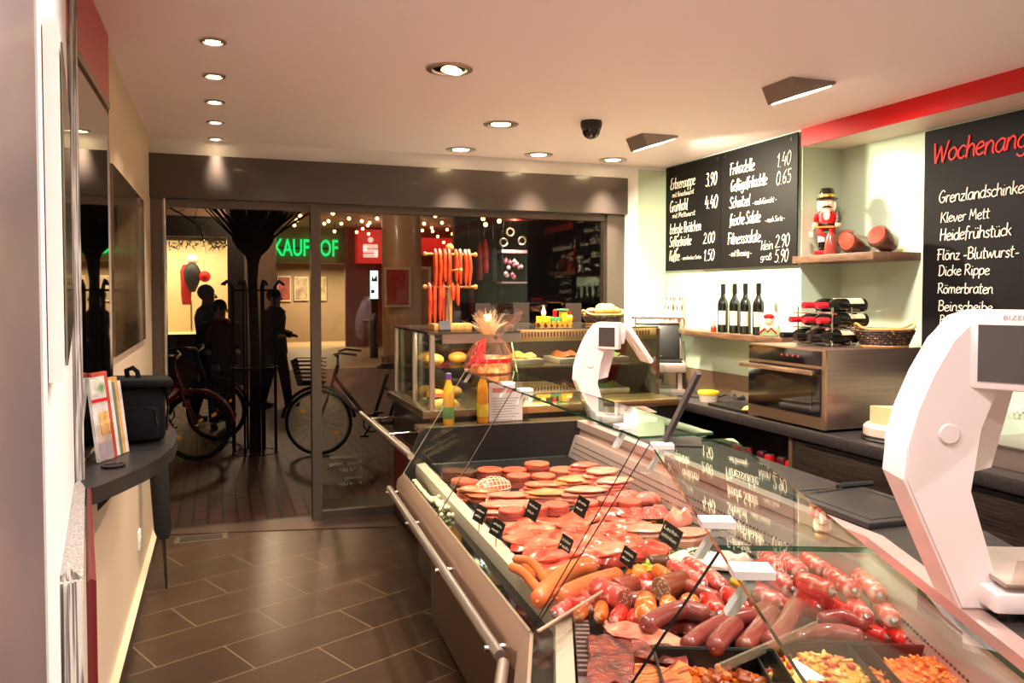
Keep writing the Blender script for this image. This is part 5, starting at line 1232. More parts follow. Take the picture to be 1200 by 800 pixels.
# ham halves
def hamhalf(label, px, py, rpx, seed, rz):
    p = at(px, py, z=.675); r = rpx * dist(p) / F
    t = root('ham_half', label, 'ham', (p.x, p.y, DECK + .006), rz, 'cooked ham halves')
    part('rind', B().slab((0, 0, 0), r, r * .62, .045, 0, seed, .1, .03), M('ham_fat_rind', (206, 150, 124), .4, col2=(160, 96, 74), ns=12), t, local=True)
    part('cut_face', B().slab((0, 0, .044), r * .97, r * .60, .008, 0, seed, .1, .2), COOK, t, label='smooth pink cut face', local=True)
hamhalf('pink ham half with a smooth cut face behind the Lachsschinken card', 759, 618, 27, 2, R(-6))
hamhalf('larger pink ham half right of the Lachsschinken card', 806, 622, 29, 6, R(-8))
cut('pink meat chunk against the rear panel behind the ham halves', 803, 604, .07, .045, .05, COOK, .3, .628, 5, name='meat_chunk', group='meat chunks')
cut('white back fat slab with parsley beside the sausage heap', 814, 652, .13, .075, .035, M('back_fat', (244, 222, 204), .35, col2=(236, 204, 184), ns=6, coat=.3, sss=.1), R(-10), .628, 8, name='fat_slab', cat='bacon fat', group='back fat slabs')
cut('white back fat slab right of the parsley one, at the clamp', 846, 655, .10, .06, .035, M('back_fat', (244, 222, 204), .35), R(-10), .628, 18, name='fat_slab', cat='bacon fat', group='back fat slabs')
def parsley(label, px, py, z, n=40, r=.03):
    p = at(px, py, z=z); b = B(); rnd = random.Random(px)
    for k in range(n):
        o = p + Vector((rnd.gauss(0, r * .6), rnd.gauss(0, r * .6), rnd.uniform(0, .012)))
        b.slab(o, .007, .004, .003, rnd.uniform(0, 6), k, .4, .3, (rnd.uniform(-.6, .6), rnd.uniform(-.6, .6)), nr=2, na=8)
    solo('parsley', b, PARS, label, 'herb', 'parsley garnish')
parsley('parsley sprig on the white fat slab', 818, 648, .668)
parsley('parsley sprig left of the white fat slab', 795, 648, .635)
# minced meat in a black dish
p = at(757, 601, z=.66)
t = root('meat_dish', 'black dish with ruffled minced meat against the rear panel', 'dish', (p.x, p.y, DECK + .006), R(-20))
part('dish', B().lathe([(.10, 0), (.13, .03), (.125, .03), (.095, .006), (0, .006)], n=26, sy=.6), BLACK, t, local=True)
for i, (dx, dy, r, lb) in enumerate(((-.055, -.01, .05, 'ruffled minced meat heap at the left of the black dish'), (0, -.02, .05, 'ruffled minced meat heap in the middle of the black dish'), (.06, .0, .045, 'ruffled minced meat heap at the right of the black dish'))):
    b = B(); c = Vector((p.x + dx, p.y + dy, DECK + .012))
    for k in range(4): b.tube([(c.x + math.cos(a) * r * (1 - .22 * k) * (1 + .12 * math.sin(a * 7 + k)), c.y + math.sin(a) * r * .8 * (1 - .22 * k) * (1 + .12 * math.sin(a * 7 + k)), c.z + .012 + k * .011) for a in [q * 6.2832 / 26 for q in range(26)]], .0125, 6, closed=True)
    b.ball((c.x, c.y, c.z + .02), (r * .8, r * .65, .026), 12)
    solo('minced_meat', b, FRIL, lb, 'minced meat', 'minced meat heaps')
for px, py, lb in ((738, 583, 'minced meat mound behind the black dish, left'), (762, 585, 'minced meat mound behind the black dish, right')):
    q = at(px, py, z=.66); b = B()
    b.ball((q.x, q.y + .03, DECK + .034), (.07, .05, .034), 14)
    solo('minced_meat', b, FRIL, lb, 'minced meat', 'minced meat heaps')

# price cards on thin feet
def card(label, px, py, wpx, hpx, lines, z=.66, rz=None, text=None):
    p = at(px, py + hpx * .5, z=z)
    k = dist(p) / F; w_, h_ = wpx * k * 1.25, hpx * k
    to = math.atan2(-p.x, p.y) if rz is None else rz
    t = root('price_card', label, 'price card', tuple(p), to + R(-46), 'black price cards')
    Tl = Matrix.Rotation(R(14), 4, 'Y') @ Matrix.Rotation(R(-14), 4, 'X')
    part('card', B().box((0, .012, h_ * .5 + .008), (w_, .003, h_), 0, 0, Tl), M('card_black', (22, 22, 20), .4), t, local=True)
    part('spike', B().cyl((0, .005, -(z - DECK) * .9), (0, .006, .012), .002, n=6), CHROME, t, local=True)
    b = B(); X_ = Tl @ Vector((1, 0, 0)); Y = Tl @ Vector((0, 0, 1)); nrm = Tl @ Vector((0, -1, 0)); c = Vector((0, .012, h_ * .5 + .008)) + nrm * .0022
    if text:
        for i, s in enumerate(text): write(b, s, c + X_ * (-w_ * .42) + Y * (h_ * (.12 - i * .36)), X_, Y, w_ * .8, h_ * .2, .1)
    else:
        rnd = random.Random(px)
        for i in range(2):
            pts = [c + X_ * (-w_ * .36 + w_ * .7 * q / 14) + Y * (h_ * (.18 - i * .36) + (h_ * .08 if q % 2 else -h_ * .05) * rnd.uniform(.4, 1.2)) for q in range(15 - 3 * i)]
            b.tube(pts, .0011, 4)
    part('writing', b, CHALKW, t, label='white handwriting', local=True, ang=0)
card('black price card at the left lip by the cooked ham', 560, 605, 14, 20, 2)
card('black price card at the left lip by the raw pork, nearer one', 580, 622, 16, 20, 2)
card('black price card standing amid the raw pork, far one', 622, 600, 16, 22, 2)
card('black price card in front of the red slice stacks, at the glass joint', 679, 596, 15, 22, 2)
card('black price card on the raw pork with the word Schinken', 660, 641, 15, 20, 2, text=('Schinken', 'roh'))
card('grey-looking price card by the tan sausages, at the lettuce', 733, 656, 17, 20, 2, z=.69)
card('black price card reading Lachs-schinken before the ham halves', 783, 630, 25, 24, 2, text=('Lachs-', 'schinken'), z=.69)

# ---- near section: sausages
TAN = meat('tan_sausage', (214, 112, 52), (224, 132, 72), 6, coat=.5, bump=.03)
LIVER = meat('liver_sausage', (142, 62, 60), (164, 84, 78), 7, .22, coat=.6, bump=.03)
WRAPO = M('orange_printed_casing', (224, 100, 30), .25, col2=(244, 190, 150), ns=34, lo=.55, hi=.60, coat=.5, detail=8)
WRAPR = M('red_printed_casing', (206, 40, 28), .25, col2=(240, 180, 168), ns=34, lo=.56, hi=.66, coat=.5, detail=8)
WRAPP = M('pink_printed_casing', (206, 72, 66), .25, col2=(240, 190, 182), ns=38, lo=.53, hi=.64, coat=.5, detail=8)
FOIL = M('silver_clip_end', (210, 196, 196), .25, .7, col2=(140, 110, 112), ns=70)
CUTM = spotmat('coarse_cut_face', (176, 82, 70), (236, 196, 170), 120, .33, .35, coat=.3)
CUTG = spotmat('mottled_cut_face', (170, 116, 84), (232, 206, 176), 100, .36, .35, coat=.3)
def px3(pts, z):
    return [at(x, y, z=(z if not isinstance(z, (list, tuple)) else z[i])) for i, (x, y) in enumerate(pts)]
def smooth(pts, n=4):
    out = []
    P = [pts[0]] + pts + [pts[-1]]
    for i in range(1, len(P) - 2):
        for k in range(n):
            t = k / n; a, b_, c, d = P[i - 1], P[i], P[i + 1], P[i + 2]
            out.append(.5 * ((2 * b_) + (c - a) * t + (2 * a - 5 * b_ + 4 * c - d) * t * t + (3 * b_ - a - 3 * c + d) * t ** 3))
    out.append(pts[-1]); return out
def sausage(label, pts, rpx, z, m, group, name='sausage', ends=None, clip=False, cat='sausage'):
    P = px3(pts, z); k = dist(P[len(P) // 2]) / F; r = rpx * k
    P = smooth(P, 5); n = len(P)
    L = sum((P[i + 1] - P[i]).length for i in range(n - 1)); acc = 0; rs = []
    for i in range(n):
        if i: acc += (P[i] - P[i - 1]).length
        e = min(acc, L - acc)
        rs.append(r * (1.0 if e > r else math.sqrt(max(.02, 1 - (1 - e / r) ** 2)) if r > 0 else 1))
    # rounded caps
    d0 = (P[0] - P[1]).normalized(); d1 = (P[-1] - P[-2]).normalized()
    PP = []; RR = []
    for f in (.98, .8, .45): PP.append(P[0] + d0 * r * .55 * f); RR.append(r * math.sqrt(max(.03, 1 - f * f)) * .9)
    q0 = len(PP); body = [(p_, max(q_, r * .93)) for p_, q_ in zip(P, rs)]
    PP += [p_ for p_, _ in body]; RR += [q_ for _, q_ in body]
    for f in (.45, .8, .98): PP.append(P[-1] + d1 * r * .55 * f); RR.append(r * math.sqrt(max(.03, 1 - f * f)) * .9)
    base = PP[len(PP) // 2].copy(); base.z -= r
    t = root(name, label, cat, tuple(base), 0, group)
    part('casing', B().tube(PP, RR, 14), m, t)
    if clip:
        for c, d in ((PP[0], d0), (PP[-1], d1)):
            part('clip_end', B().tube([c - d * r * .42, c - d * r * .1, c + d * r * .22, c + d * r * .45], [r * .66, r * .5, r * .16, r * .24], 10), FOIL, t, label='silvery gathered end')
    else:
        part('knot', B().ball(PP[0] + d0 * r * .12, r * .2, 8).ball(PP[-1] + d1 * r * .12, r * .2, 8), m, t)
    return t
tg = 'tan cooked sausages at the bend'
sausage('thin tan sausage lying along the lip, upper of the pair', [(604, 655), (620, 658), (633, 670), (642, 684)], 6, .665, TAN, tg)
sausage('thin tan sausage lying along the lip, lower of the pair', [(600, 664), (613, 671), (624, 683), (634, 695)], 6, .66, TAN, tg)
sausage('tan sausage partly behind the curved thin ones', [(616, 664), (630, 676), (646, 672)], 7, .645, TAN, tg)
sausage('thick tan sausage curving up to the right, rear one', [(632, 702), (648, 684), (670, 668), (694, 664)], 11.5, .665, TAN, tg)
sausage('thick tan sausage, front one, pointing at the lettuce', [(657, 699), (688, 685), (723, 674)], 11, .67, TAN, tg)
# wrapped packs on the left
sausage('pink printed sausage by the lip at the bend, lower left', [(652, 718), (672, 708)], 9, .66, WRAPP, 'small wrapped sausages at the bend', clip=True)
sausage('red and white printed sausage behind the lower left one', [(668, 705), (690, 713)], 8, .67, WRAPR, 'small wrapped sausages at the bend', clip=True)
sausage('pink printed sausage, top one by the divider', [(684, 697), (694, 703)], 8, .66, WRAPP, 'small wrapped sausages at the bend', clip=True)
og = 'short orange sausages at the front'
for pts, r, m, lb in (([(678, 722), (686, 712)], 8, WRAPO, 'short orange sausage, leftmost at the front'), ([(704, 723), (705, 711)], 9, WRAPO, 'short orange sausage, second at the front'), ([(722, 728), (728, 716)], 10, WRAPR, 'short red sausage, third at the front'), ([(741, 729), (743, 719)], 8, WRAPR, 'short red sausage, right of the other red one')):
    sausage(lb, pts, r, .665, m, og)
og = 'stout orange printed sausages'
for pts, r, lb in (([(756, 724), (757, 704)], 13.5, 'stout orange printed sausage standing nearest the viewer'), ([(786, 718), (783, 707)], 12, 'stout orange printed sausage with a grey cap, middle'), ([(810, 716), (808, 706)], 13.5, 'stout orange printed sausage behind the liver sausage')):
    sausage(lb, pts, r, .69, WRAPO, og, clip=True)
# cut salamis
def cutsaus(label, p_face, p_back, rpx, z, casing, face, group='cut sausage halves'):
    a, c = at(*p_face, z=z), at(*p_back, z=z); d = (a - c).normalized(); r = rpx * dist(a) / F
    t = root('cut_sausage', label, 'sausage', tuple(a), 0, group)
    part('casing', B().tube([c - d * r * .45, c - d * r * .25, c, a], [r * .45, r * .85, r, r], 18), casing, t)
    part('cut_face', B().tube([a, a + d * .002, a + d * .004], [r * .985, r * .975, r * .9], 18), face, t, label='coarse speckled cut face')
    return t
cutsaus('pink-cased salami half with a coarse dark red cut face', (731, 703), (700, 690), 15, .685, WRAPP, CUTM)
cutsaus('coarse salami half with dark red casing behind the pink-cased one', (722, 690), (742, 684), 13, .67, meat('casing_dark_red', (150, 66, 50), (170, 82, 60), 8, coat=.5), CUTM)
cutsaus('brown-cased sausage half with a pale mottled cut face', (775, 690), (800, 682), 15, .70, meat('casing_brown', (140, 62, 36), (172, 84, 48), 8, coat=.5), CUTG)
# vegetables
p = at(748, 669, z=.68)
solo('orange_pepper', B().slab((p.x, p.y, .645), .05, .04, .055, .5, 3, .25, .7), M('pepper_orange', (236, 126, 30), .3, coat=.4), 'orange pepper wedge by the lettuce', 'vegetable')
p = at(757, 677, z=.67); solo('tomato', B().ball((p.x, p.y, .665), (.026, .026, .022), 14), M('tomato_red', (222, 44, 24), .25, coat=.5), 'red tomato in front of the lettuce', 'tomato')
p = at(756, 661, z=.69); b = B(); rnd = random.Random(2)
for k in range(7):
    a = k * .9; b.slab(p + Vector((math.cos(a) * .02, math.sin(a) * .02, -.02)), .03, .02, .006, a, k, .5, .2, (rnd.uniform(-.7, .7), rnd.uniform(-.7, .7)), wave=1.5)
solo('lettuce_leaf', b, M('lettuce_green', (150, 160, 40), .5, col2=(196, 190, 70), ns=20), 'curly yellow-green lettuce among the sausages', 'lettuce')
sausage('dark brown smoked sausage end behind the lettuce', [(762, 659), (780, 658)], 10, .66, meat('smoke_brown', (96, 46, 28), (120, 62, 38), 8, coat=.4), 'dark smoked sausage ends')
pg = 'long pink printed sausages in the middle'
for pts, r, m, lb in (([(770, 668), (782, 676)], 9, WRAPO, 'orange printed sausage above the mottled half'), ([(788, 662), (806, 673), (822, 684)], 9, WRAPP, 'long pink printed sausage, leftmost of the row'),
                      ([(806, 660), (826, 672), (845, 686)], 10, WRAPP, 'long pink printed sausage, second of the row'), ([(800, 684), (822, 694), (838, 700)], 9, meat('red_brown_sausage', (150, 56, 52), (170, 76, 66), 8, coat=.5), 'red-brown smooth sausage under the pink printed row')):
    sausage(lb, pts, r, .70, m, pg, clip=m is WRAPP)
sausage('yellow cheese sausage stick beside the clamp', [(860, 680), (880, 690)], 6, .70, M('cheese_yellow', (238, 176, 40), .3, coat=.4), 'yellow sausage sticks')
rg = 'red printed sausages at the glass joint'
for pts, r, lb in (([(828, 700), (842, 718)], 12, 'red printed sausage left of the glass joint'), ([(852, 696), (868, 712)], 12, 'red printed sausage right of the glass joint'), ([(872, 676), (905, 662)], 13, 'big smooth red sausage at the rear behind the clamp')):
    sausage(lb, pts, r, .69, WRAPR, rg, clip=True)
lg = 'smooth liver sausages'
for pts, r, z, lb in (([(758, 733), (780, 720), (804, 714), (826, 719)], 11.5, .70, 'smooth liver sausage arching at the front, leftmost'), ([(806, 756), (826, 741), (854, 727), (880, 721)], 11, .69, 'long liver sausage below the glass joint edge'),
                      ([(838, 758), (848, 744), (862, 731)], 12, .71, 'liver sausage crossing over the long one'), ([(872, 758), (890, 738), (904, 718)], 12, .69, 'liver sausage pointing up at the second clamp'),
                      ([(903, 752), (922, 730), (934, 708)], 11.5, .70, 'curved liver sausage behind the second clamp'), ([(866, 728), (882, 722), (896, 712)], 10, .67, 'liver sausage end tucked behind the crossing one'),
                      ([(936, 750), (968, 741), (1006, 746)], 11, .67, 'pinkish liver sausage lying by the red tray, lower'), ([(964, 726), (990, 723), (1014, 732)], 10, .68, 'pinkish liver sausage lying by the red tray, upper')):
    sausage(lb, pts, r, z, LIVER, lg)
wg = 'clipped sausages piled at the rear'
rows = [([(938, 680), (970, 692)], 13, .74, WRAPR, 'orange-red clipped sausage on top of the rear pile, leftmost'), ([(974, 673), (1000, 692)], 12, .74, WRAPP, 'printed clipped sausage on top of the rear pile, middle'),
        ([(1006, 675), (1030, 697)], 12, .74, WRAPP, 'printed clipped sausage on top of the rear pile, right'), ([(938, 697), (958, 710)], 10, .69, WRAPR, 'red clipped sausage in the second layer, leftmost'),
        ([(970, 703), (990, 716)], 10, .69, WRAPR, 'red clipped sausage in the second layer, second'), ([(1000, 706), (1014, 722)], 11, .70, WRAPP, 'pink clipped sausage in the second layer, third'),
        ([(1030, 708), (1046, 726)], 12, .70, WRAPP, 'pink clipped sausage in the second layer, right end'), ([(1010, 736), (1034, 745)], 10, .66, WRAPR, 'red clipped sausage in the bottom layer, left'),
        ([(1044, 738), (1064, 752)], 11, .66, WRAPR, 'red clipped sausage in the bottom layer, right'),
        ([(896, 650), (914, 668)], 11, .71, WRAPP, 'pink printed sausage at the rear seen through the glass reflection, left'), ([(920, 655), (938, 670)], 11, .71, WRAPP, 'pink printed sausage at the rear seen through the glass reflection, middle'),
        ([(944, 655), (966, 668)], 11, .71, WRAPP, 'pink printed sausage at the rear seen through the glass reflection, right'), ([(905, 674), (928, 690)], 12, .69, WRAPP, 'pink printed sausage under the glass reflection')]
for pts, r, z, m, lb in rows: sausage(lb, pts, r, z, m, wg, clip=True)
rnd = random.Random(21)
for i, (px, py, a, m) in enumerate(((676, 716, 20, 0), (694, 704, -30, 1), (714, 712, 30, 0), (738, 704, -20, 2), (762, 690, 15, 0), (784, 700, 30, 2), (806, 694, 40, 0), (826, 704, 35, 2), (846, 712, 30, 0), (866, 704, 40, 2), (884, 690, 30, 1), (900, 700, 40, 0),
                                 (918, 704, 30, 1), (770, 726, -10, 2), (794, 732, -20, 0), (820, 736, -30, 2), (846, 736, -30, 0), (870, 738, -40, 2), (892, 752, -50, 0), (920, 752, -50, 2), (950, 714, 30, 1), (975, 722, 30, 1), (1000, 730, 30, 1), (930, 690, 30, 1), (740, 742, 10, 2))):
    dx, dy = math.cos(R(a)) * 15, math.sin(R(a)) * 9
    sausage('printed or smooth sausage mostly buried under the others in the near heap', [(px - dx, py - dy), (px, py), (px + dx, py + dy)], 10.5, .645, (WRAPP, WRAPR, LIVER)[m], 'buried sausages of the near heap')
# red tray at the rear right
t = root('red_tray', 'shallow red plastic tray under the rear sausage pile', 'tray', tuple(s2(.8, .85, DECK)))
part('tray', B().ext([s2(.40, .72, DECK + .001), s2(1.62, .72, DECK + .001), s2(1.62, .985, DECK + .001), s2(.40, .985, DECK + .001)], (0, 0, .008)), M('red_tray_plastic', (136, 8, 14), .3, coat=.3), t)
part('rim', B().tube([s2(.40, .72, DECK + .012), s2(1.62, .72, DECK + .012), s2(1.62, .985, DECK + .012), s2(.40, .985, DECK + .012)], .007, 6, closed=True), M('red_tray_plastic', (136, 8, 14), .3), t)

# smoked meats at the front
SMOKE = meat('smoked_pork', (84, 20, 16), (164, 66, 46), 22, .35, bump=.6, bs=60, coat=.2)
BACON = M('bacon_stripes', (140, 30, 22), .3, col2=(230, 128, 62), ns=4, stretch=(2, 16, 8), lo=.42, hi=.58, coat=.5, bump=.15, sss=.1)
def slabbox(label, pts, h, z0, m, name, cat, group, side=None):
    P = [at(x, y, z=z0 + h) for x, y in pts]
    lo = [Vector((p_.x, p_.y, z0)) for p_ in P]
    t = root(name, label, cat, tuple(sum(lo, Vector()) / len(lo)), 0, group)
    b = B().ext(lo, (0, 0, h))
    bmesh.ops.subdivide_edges(b.bm, edges=b.bm.edges[:], cuts=4, use_grid_fill=True)
    rnd = random.Random(int(pts[0][0]))
    for v in b.bm.verts: v.co += Vector((rnd.gauss(0, .003), rnd.gauss(0, .003), rnd.gauss(0, .005) if v.co.z > z0 + .004 else 0))
    part('meat', b, m, t, ang=60)
    if side:
        c = sum(P, Vector()) / len(P)
        b = B().ext([c + (p_ - c) * .93 + Vector((0, 0, -.001)) for p_ in P], (0, 0, .006)); part('cut_face', b, side, t, label='glossy cut top')
    return t
slabbox('dark smoked pork block at the front left of the near section', [(690, 742), (742, 748), (744, 800), (690, 806)], .05, .634, SMOKE, 'smoked_pork', 'smoked meat', 'smoked pork blocks')
slabbox('streaky bacon block with orange fat stripes at the bottom edge', [(744, 776), (806, 776), (816, 830), (742, 830)], .06, .634, BACON, 'bacon_block', 'bacon', 'bacon blocks')
slabbox('smoked pork strip behind the bacon block', [(742, 752), (800, 760), (806, 776), (742, 772)], .05, .634, SMOKE, 'smoked_pork', 'smoked meat', 'smoked pork blocks')
slabbox('long strip of smoked ribs below the orange sausages', [(708, 727), (742, 734), (812, 744), (808, 758), (752, 751), (712, 740)], .04, .650, meat('rib_pink', (196, 84, 70), (238, 176, 150), 18, coat=.5, bump=.4), 'smoked_ribs', 'ribs', 'smoked rib strips')
# ridged black strip along the lip
b = B()
for k in range(12): b.box(s2(.08 + k * .028, .155, .648), (.04, .012, .012), math.atan2(N2.y, N2.x))
solo('ridged_mat', b.ext([s2(.06, .135, .628), s2(.44, .135, .628), s2(.44, .175, .628), s2(.06, .175, .628)], (0, 0, .014)), M('ridged_rosy_mat', (120, 88, 82), .5), 'ridged strip along the inner lip beside the smoked pork', 'mat')
# salads
def tub(label, p, L, W_, h, rz, col):
    t = root('salad_tub', label, 'tub', tuple(p), rz, 'open salad tubs')
    b = B()
    o = [(-L / 2, -W_ / 2), (L / 2, -W_ / 2), (L / 2, W_ / 2), (-L / 2, W_ / 2)]
    b.ext([(x * .9, y * .9, 0) for x, y in o], (0, 0, .004))
    for i in range(4):
        a, c = o[i], o[(i + 1) % 4]
        b.ext([(a[0] * .9, a[1] * .9, 0), (c[0] * .9, c[1] * .9, 0), (c[0], c[1], h), (a[0], a[1], h)], (0, 0, 0), [(a[0] * .87, a[1] * .87, .004), (c[0] * .87, c[1] * .87, .004), (c[0] * .97, c[1] * .97, h), (a[0] * .97, a[1] * .97, h)])
    part('tub', b, col, t, local=True)
    part('rim', B().tube([(x, y, h) for x, y in o], .006, 6, closed=True), col, t, local=True)
    return t
def heap(name, label, p, rx, ry, h, rz, mats, n, size, cat, seed):
    b = B(); rnd = random.Random(seed); Rm = Matrix.Rotation(rz, 3, 'Z')
    b.slab(p, rx, ry, h * .8, rz, seed, .1, .5)
    for k in range(n):
        a = rnd.uniform(0, 6.28); q = math.sqrt(rnd.random()) * .95
        o = Vector(p) + Rm @ Vector((math.cos(a) * q * rx, math.sin(a) * q * ry, h * (1 - .6 * q * q) * rnd.uniform(.75, 1.05)))
        b.mi = rnd.randrange(len(mats))
        if rnd.random() < .5: b.ball(o, (size * rnd.uniform(.6, 1.2), size * .7, size * .55), 7, Matrix.Rotation(rnd.uniform(0, 6), 4, 'Z') @ Matrix.Rotation(rnd.uniform(-.6, .6), 4, 'X'))
        else: b.tube([o + Vector((rnd.gauss(0, size), rnd.gauss(0, size), rnd.gauss(0, size * .3))), o, o + Vector((rnd.gauss(0, size), rnd.gauss(0, size), rnd.gauss(0, size * .3)))], size * .38, 5)
    return solo(name, b, mats, label, cat, kind=None)
fr2 = math.atan2(N2.y, N2.x)
p = at(962, 800, z=.64); p.z = DECK
tub('black tub of pasta salad at the bottom edge', p, .30, .24, .07, fr2, BLACK)
heap('pasta_salad', 'yellow pasta salad with red bits in the black tub', p + Vector((0, 0, .02)), .125, .095, .058, fr2, [M('pasta_yellow', (232, 168, 72), .4, coat=.4), M('pasta_pale', (232, 190, 110), .4), M('pasta_orange', (226, 140, 60), .4), M('pasta_red', (206, 60, 36), .4), M('pasta_gold', (236, 180, 80), .5)], 150, .012, 'salad', 4)
p = at(1082, 806, z=.64); p.z = DECK
tub('black tub of grated carrot salad at the bottom right', p, .28, .24, .07, fr2, BLACK)
heap('carrot_salad', 'grated orange carrot salad in the right black tub', p + Vector((0, 0, .02)), .115, .095, .062, fr2, [M('carrot_orange', (242, 106, 20), .35, coat=.4), M('carrot_pale', (246, 140, 50), .35)], 190, .010, 'salad', 6)
p = at(846, 806, z=.66); p.z = DECK
tub('black tub of crackling under the liver sausages', p, .30, .22, .085, fr2, BLACK)
heap('crackling', 'orange-brown crackling pieces in the black tub at the bottom', p + Vector((0, 0, .02)), .125, .085, .05, fr2, [M('crackling_orange', (206, 96, 24), .35, coat=.5), M('crackling_brown', (150, 60, 18), .35, coat=.5)], 60, .020, 'crackling', 8)
# bakery case goods
def case_bun(label, x, y, z, r, m, name='bread_roll'):
    solo(name, B().ball((x, y, z + r * .6), (r, r * .85, r * .6), 14), m, label, 'bread roll', 'goods in the glass cases')
for i, (x, y, z) in enumerate(((1.30, 5.05, .905), (1.30, 5.30, .905), (1.45, 5.20, .905), (1.30, 5.1, 1.128), (1.32, 5.35, 1.128), (1.5, 5.25, 1.128))):
    case_bun('bread roll in the bakery cabinet, %s' % ('bottom front', 'bottom middle by the glass', 'bottom second row', 'upper shelf front', 'upper shelf middle', 'upper shelf second row')[i], x, y, z, .065, BUN)
t = root('filled_roll', 'filled roll with red topping and lettuce in the bakery cabinet', 'sandwich', (1.28, 4.92, .905))
part('bottom_half', B().ball((1.28, 4.92, .925), (.08, .06, .022), 14), BUN, t)
part('lettuce', B().slab((1.28, 4.92, .94), .085, .062, .01, 0, 3, .4, .2, wave=1.2), PARS, t)
part('topping', B().slab((1.28, 4.92, .95), .08, .055, .016, 0, 5, .3, .4), meat('topping_red', (190, 50, 34), (222, 110, 80), 20), t)
solo('pastry', B().slab((1.28, 4.78, .905), .09, .06, .05, .2, 6, .2, .5), M('pastry_cream', (240, 206, 120), .5, col2=(222, 160, 70), ns=12), 'pale golden pastry at the front of the bakery cabinet', 'pastry')
for i, (x, y, z) in enumerate(((1.95, 5.15, .905), (2.25, 5.2, .905), (2.55, 5.15, .905), (1.95, 5.25, 1.112), (2.3, 5.25, 1.112), (2.6, 5.25, 1.112))):
    w_ = ('left pan on the floor', 'middle pan on the floor', 'right pan on the floor', 'left pan on the shelf', 'middle pan on the shelf', 'right pan on the shelf')[i]
    t = root('food_pan', 'shallow steel pan in the hot cabinet, ' + w_, 'pan', (x, y, z), 0, 'pans in the hot cabinet')
    part('pan', B().box((0, 0, .02), (.24, .30, .04), 0, .006), STEEL, t, local=True)
    part('food', B().slab((0, 0, .038), .10, .13, .03, 0, i + 3, .2, .4, wave=.6), (BUN, meat('hot_roast', (120, 60, 30), (160, 90, 50), 14), PARS)[i % 3], t, local=True)
# ------------------------------------------------------------------ the street outside
GZ = -.02
struct('street_paving', B().bx(-14, 22, BY + .1, 30, GZ - .05, GZ), brickmat('street_brick', (112, 54, 44), (84, 42, 36), (30, 19, 17), .22, .10, .010, R(90), rough=.55, offset=.5, bump=.5))
SHOPW = M('facade_taupe', (146, 122, 96), .7)
def o_at(px, py, y): return at(px, py, y=y)
# door mat outside the threshold
t = root('door_mat', 'dark ribbed door mat outside by the window corner', 'mat', (1.0, 6.1, GZ))
part('mat', B().bx(.72, 1.5, 5.93, 6.4, GZ, GZ + .012), M('mat_brown', (74, 60, 46), .9, bump=.4, bs=150), t)
# lit shop window on the left
wy = 15.0
p0, p1 = o_at(188, 392, wy), o_at(266, 278, wy)
t = root('lit_shop_window', 'brightly lit shop display window with a dark frame across the street', 'shop window', ((p0.x + p1.x) / 2, wy, GZ))
x0, x1, z0, z1 = p0.x - 1.2, p1.x, p0.z, p1.z
part('back_wall', B().bx(x0, x1, wy + 1.2, wy + 1.25, z0, z1), M('display_cream', (240, 216, 170), .7), t)
part('floor_panel', B().bx(x0, x1, wy, wy + 1.2, z0 - .05, z0), M('display_cream', (240, 216, 170), .7), t)
part('side_panel', B().bx(x1, x1 + .05, wy, wy + 1.2, z0, z1).bx(x0 - .05, x0, wy, wy + 1.2, z0, z1), M('display_cream', (240, 216, 170), .7), t)
part('frame', B().bx(x0, x1 + .3, wy - .06, wy + .02, z1, z1 + .35).bx(x1, x1 + .28, wy - .06, wy + .02, GZ, z1).bx(x0, x1 + .28, wy - .06, wy + .02, z0 - .12, z0).bx(x0, x1, wy - .06, wy, GZ, z0 - .1), M('frame_dark', (26, 22, 20), .5), t)
part('pane', B().bx(x0, x1, wy, wy + .01, z0, z1), GLASSW, t)
gb = B(); rnd = random.Random(4)
for k in range(160):
    o = Vector((rnd.uniform(x0, x1), wy - .1, z1 - .12 + rnd.gauss(0, .04)))
    gb.tube([o, o + Vector((rnd.gauss(0, .06), rnd.gauss(0, .03), rnd.gauss(-.02, .07)))], [.012, .003], 4)
part('garland', gb, M('garland_green', (36, 40, 22), .7), t, label='dark fir garland')
def lamp(name, par, loc, e, col, size, dirv=(0, 0, -1), sy_=None, spread=170):
    l = bpy.data.lights.new(name, 'AREA'); l.energy = e; l.color = col; l.shape = 'RECTANGLE'; l.size = size; l.size_y = sy_ or size; l.spread = R(spread)
    o = bpy.data.objects.new(name, l); COL.objects.link(o); o.location = loc; o.rotation_euler = Vector(dirv).to_track_quat('-Z', 'Y').to_euler()
    if par: o.parent = par; o.location = Vector(loc) - Vector(par.location)
    return o
lamp('window_lamp', t, ((x0 + x1) / 2, wy + .4, z1 - .05), 45, (1, .84, .58), x1 - x0, (0, .25, -1), .4)
# dressed display figure
p = o_at(224, 350, wy + .7)
t = root('display_mannequin', 'display mannequin in a red and black coat in the lit window', 'mannequin', (p.x, wy + .7, z0))
zz = lambda py: o_at(224, py, wy + .7).z
part('stand', B().cyl((p.x, wy + .7, z0), (p.x, wy + .7, zz(352)), .02), CHROME, t)
part('dress', B().lathe([(.07, zz(357)), (.09, zz(345)), (.09, zz(330)), (.10, zz(318)), (.05, zz(310))], (p.x - .08, wy + .7, 0), 16, sy=.6), M('coat_red', (176, 24, 24), .6), t)
part('jacket', B().lathe([(.05, zz(342)), (.13, zz(330)), (.15, zz(318)), (.10, zz(311)), (.05, zz(308))], (p.x + .02, wy + .68, 0), 16, sy=.7), M('jacket_black', (28, 22, 22), .6), t)
part('fur_cap', B().ball((p.x + .03, wy + .7, zz(304)), (.10, .10, .09), 14), M('fur_white', (232, 216, 184), .8), t)
t = root('display_decoration', 'round red and silver ornament hanging in the lit window', 'decoration', tuple(o_at(238, 325, wy + .6)))
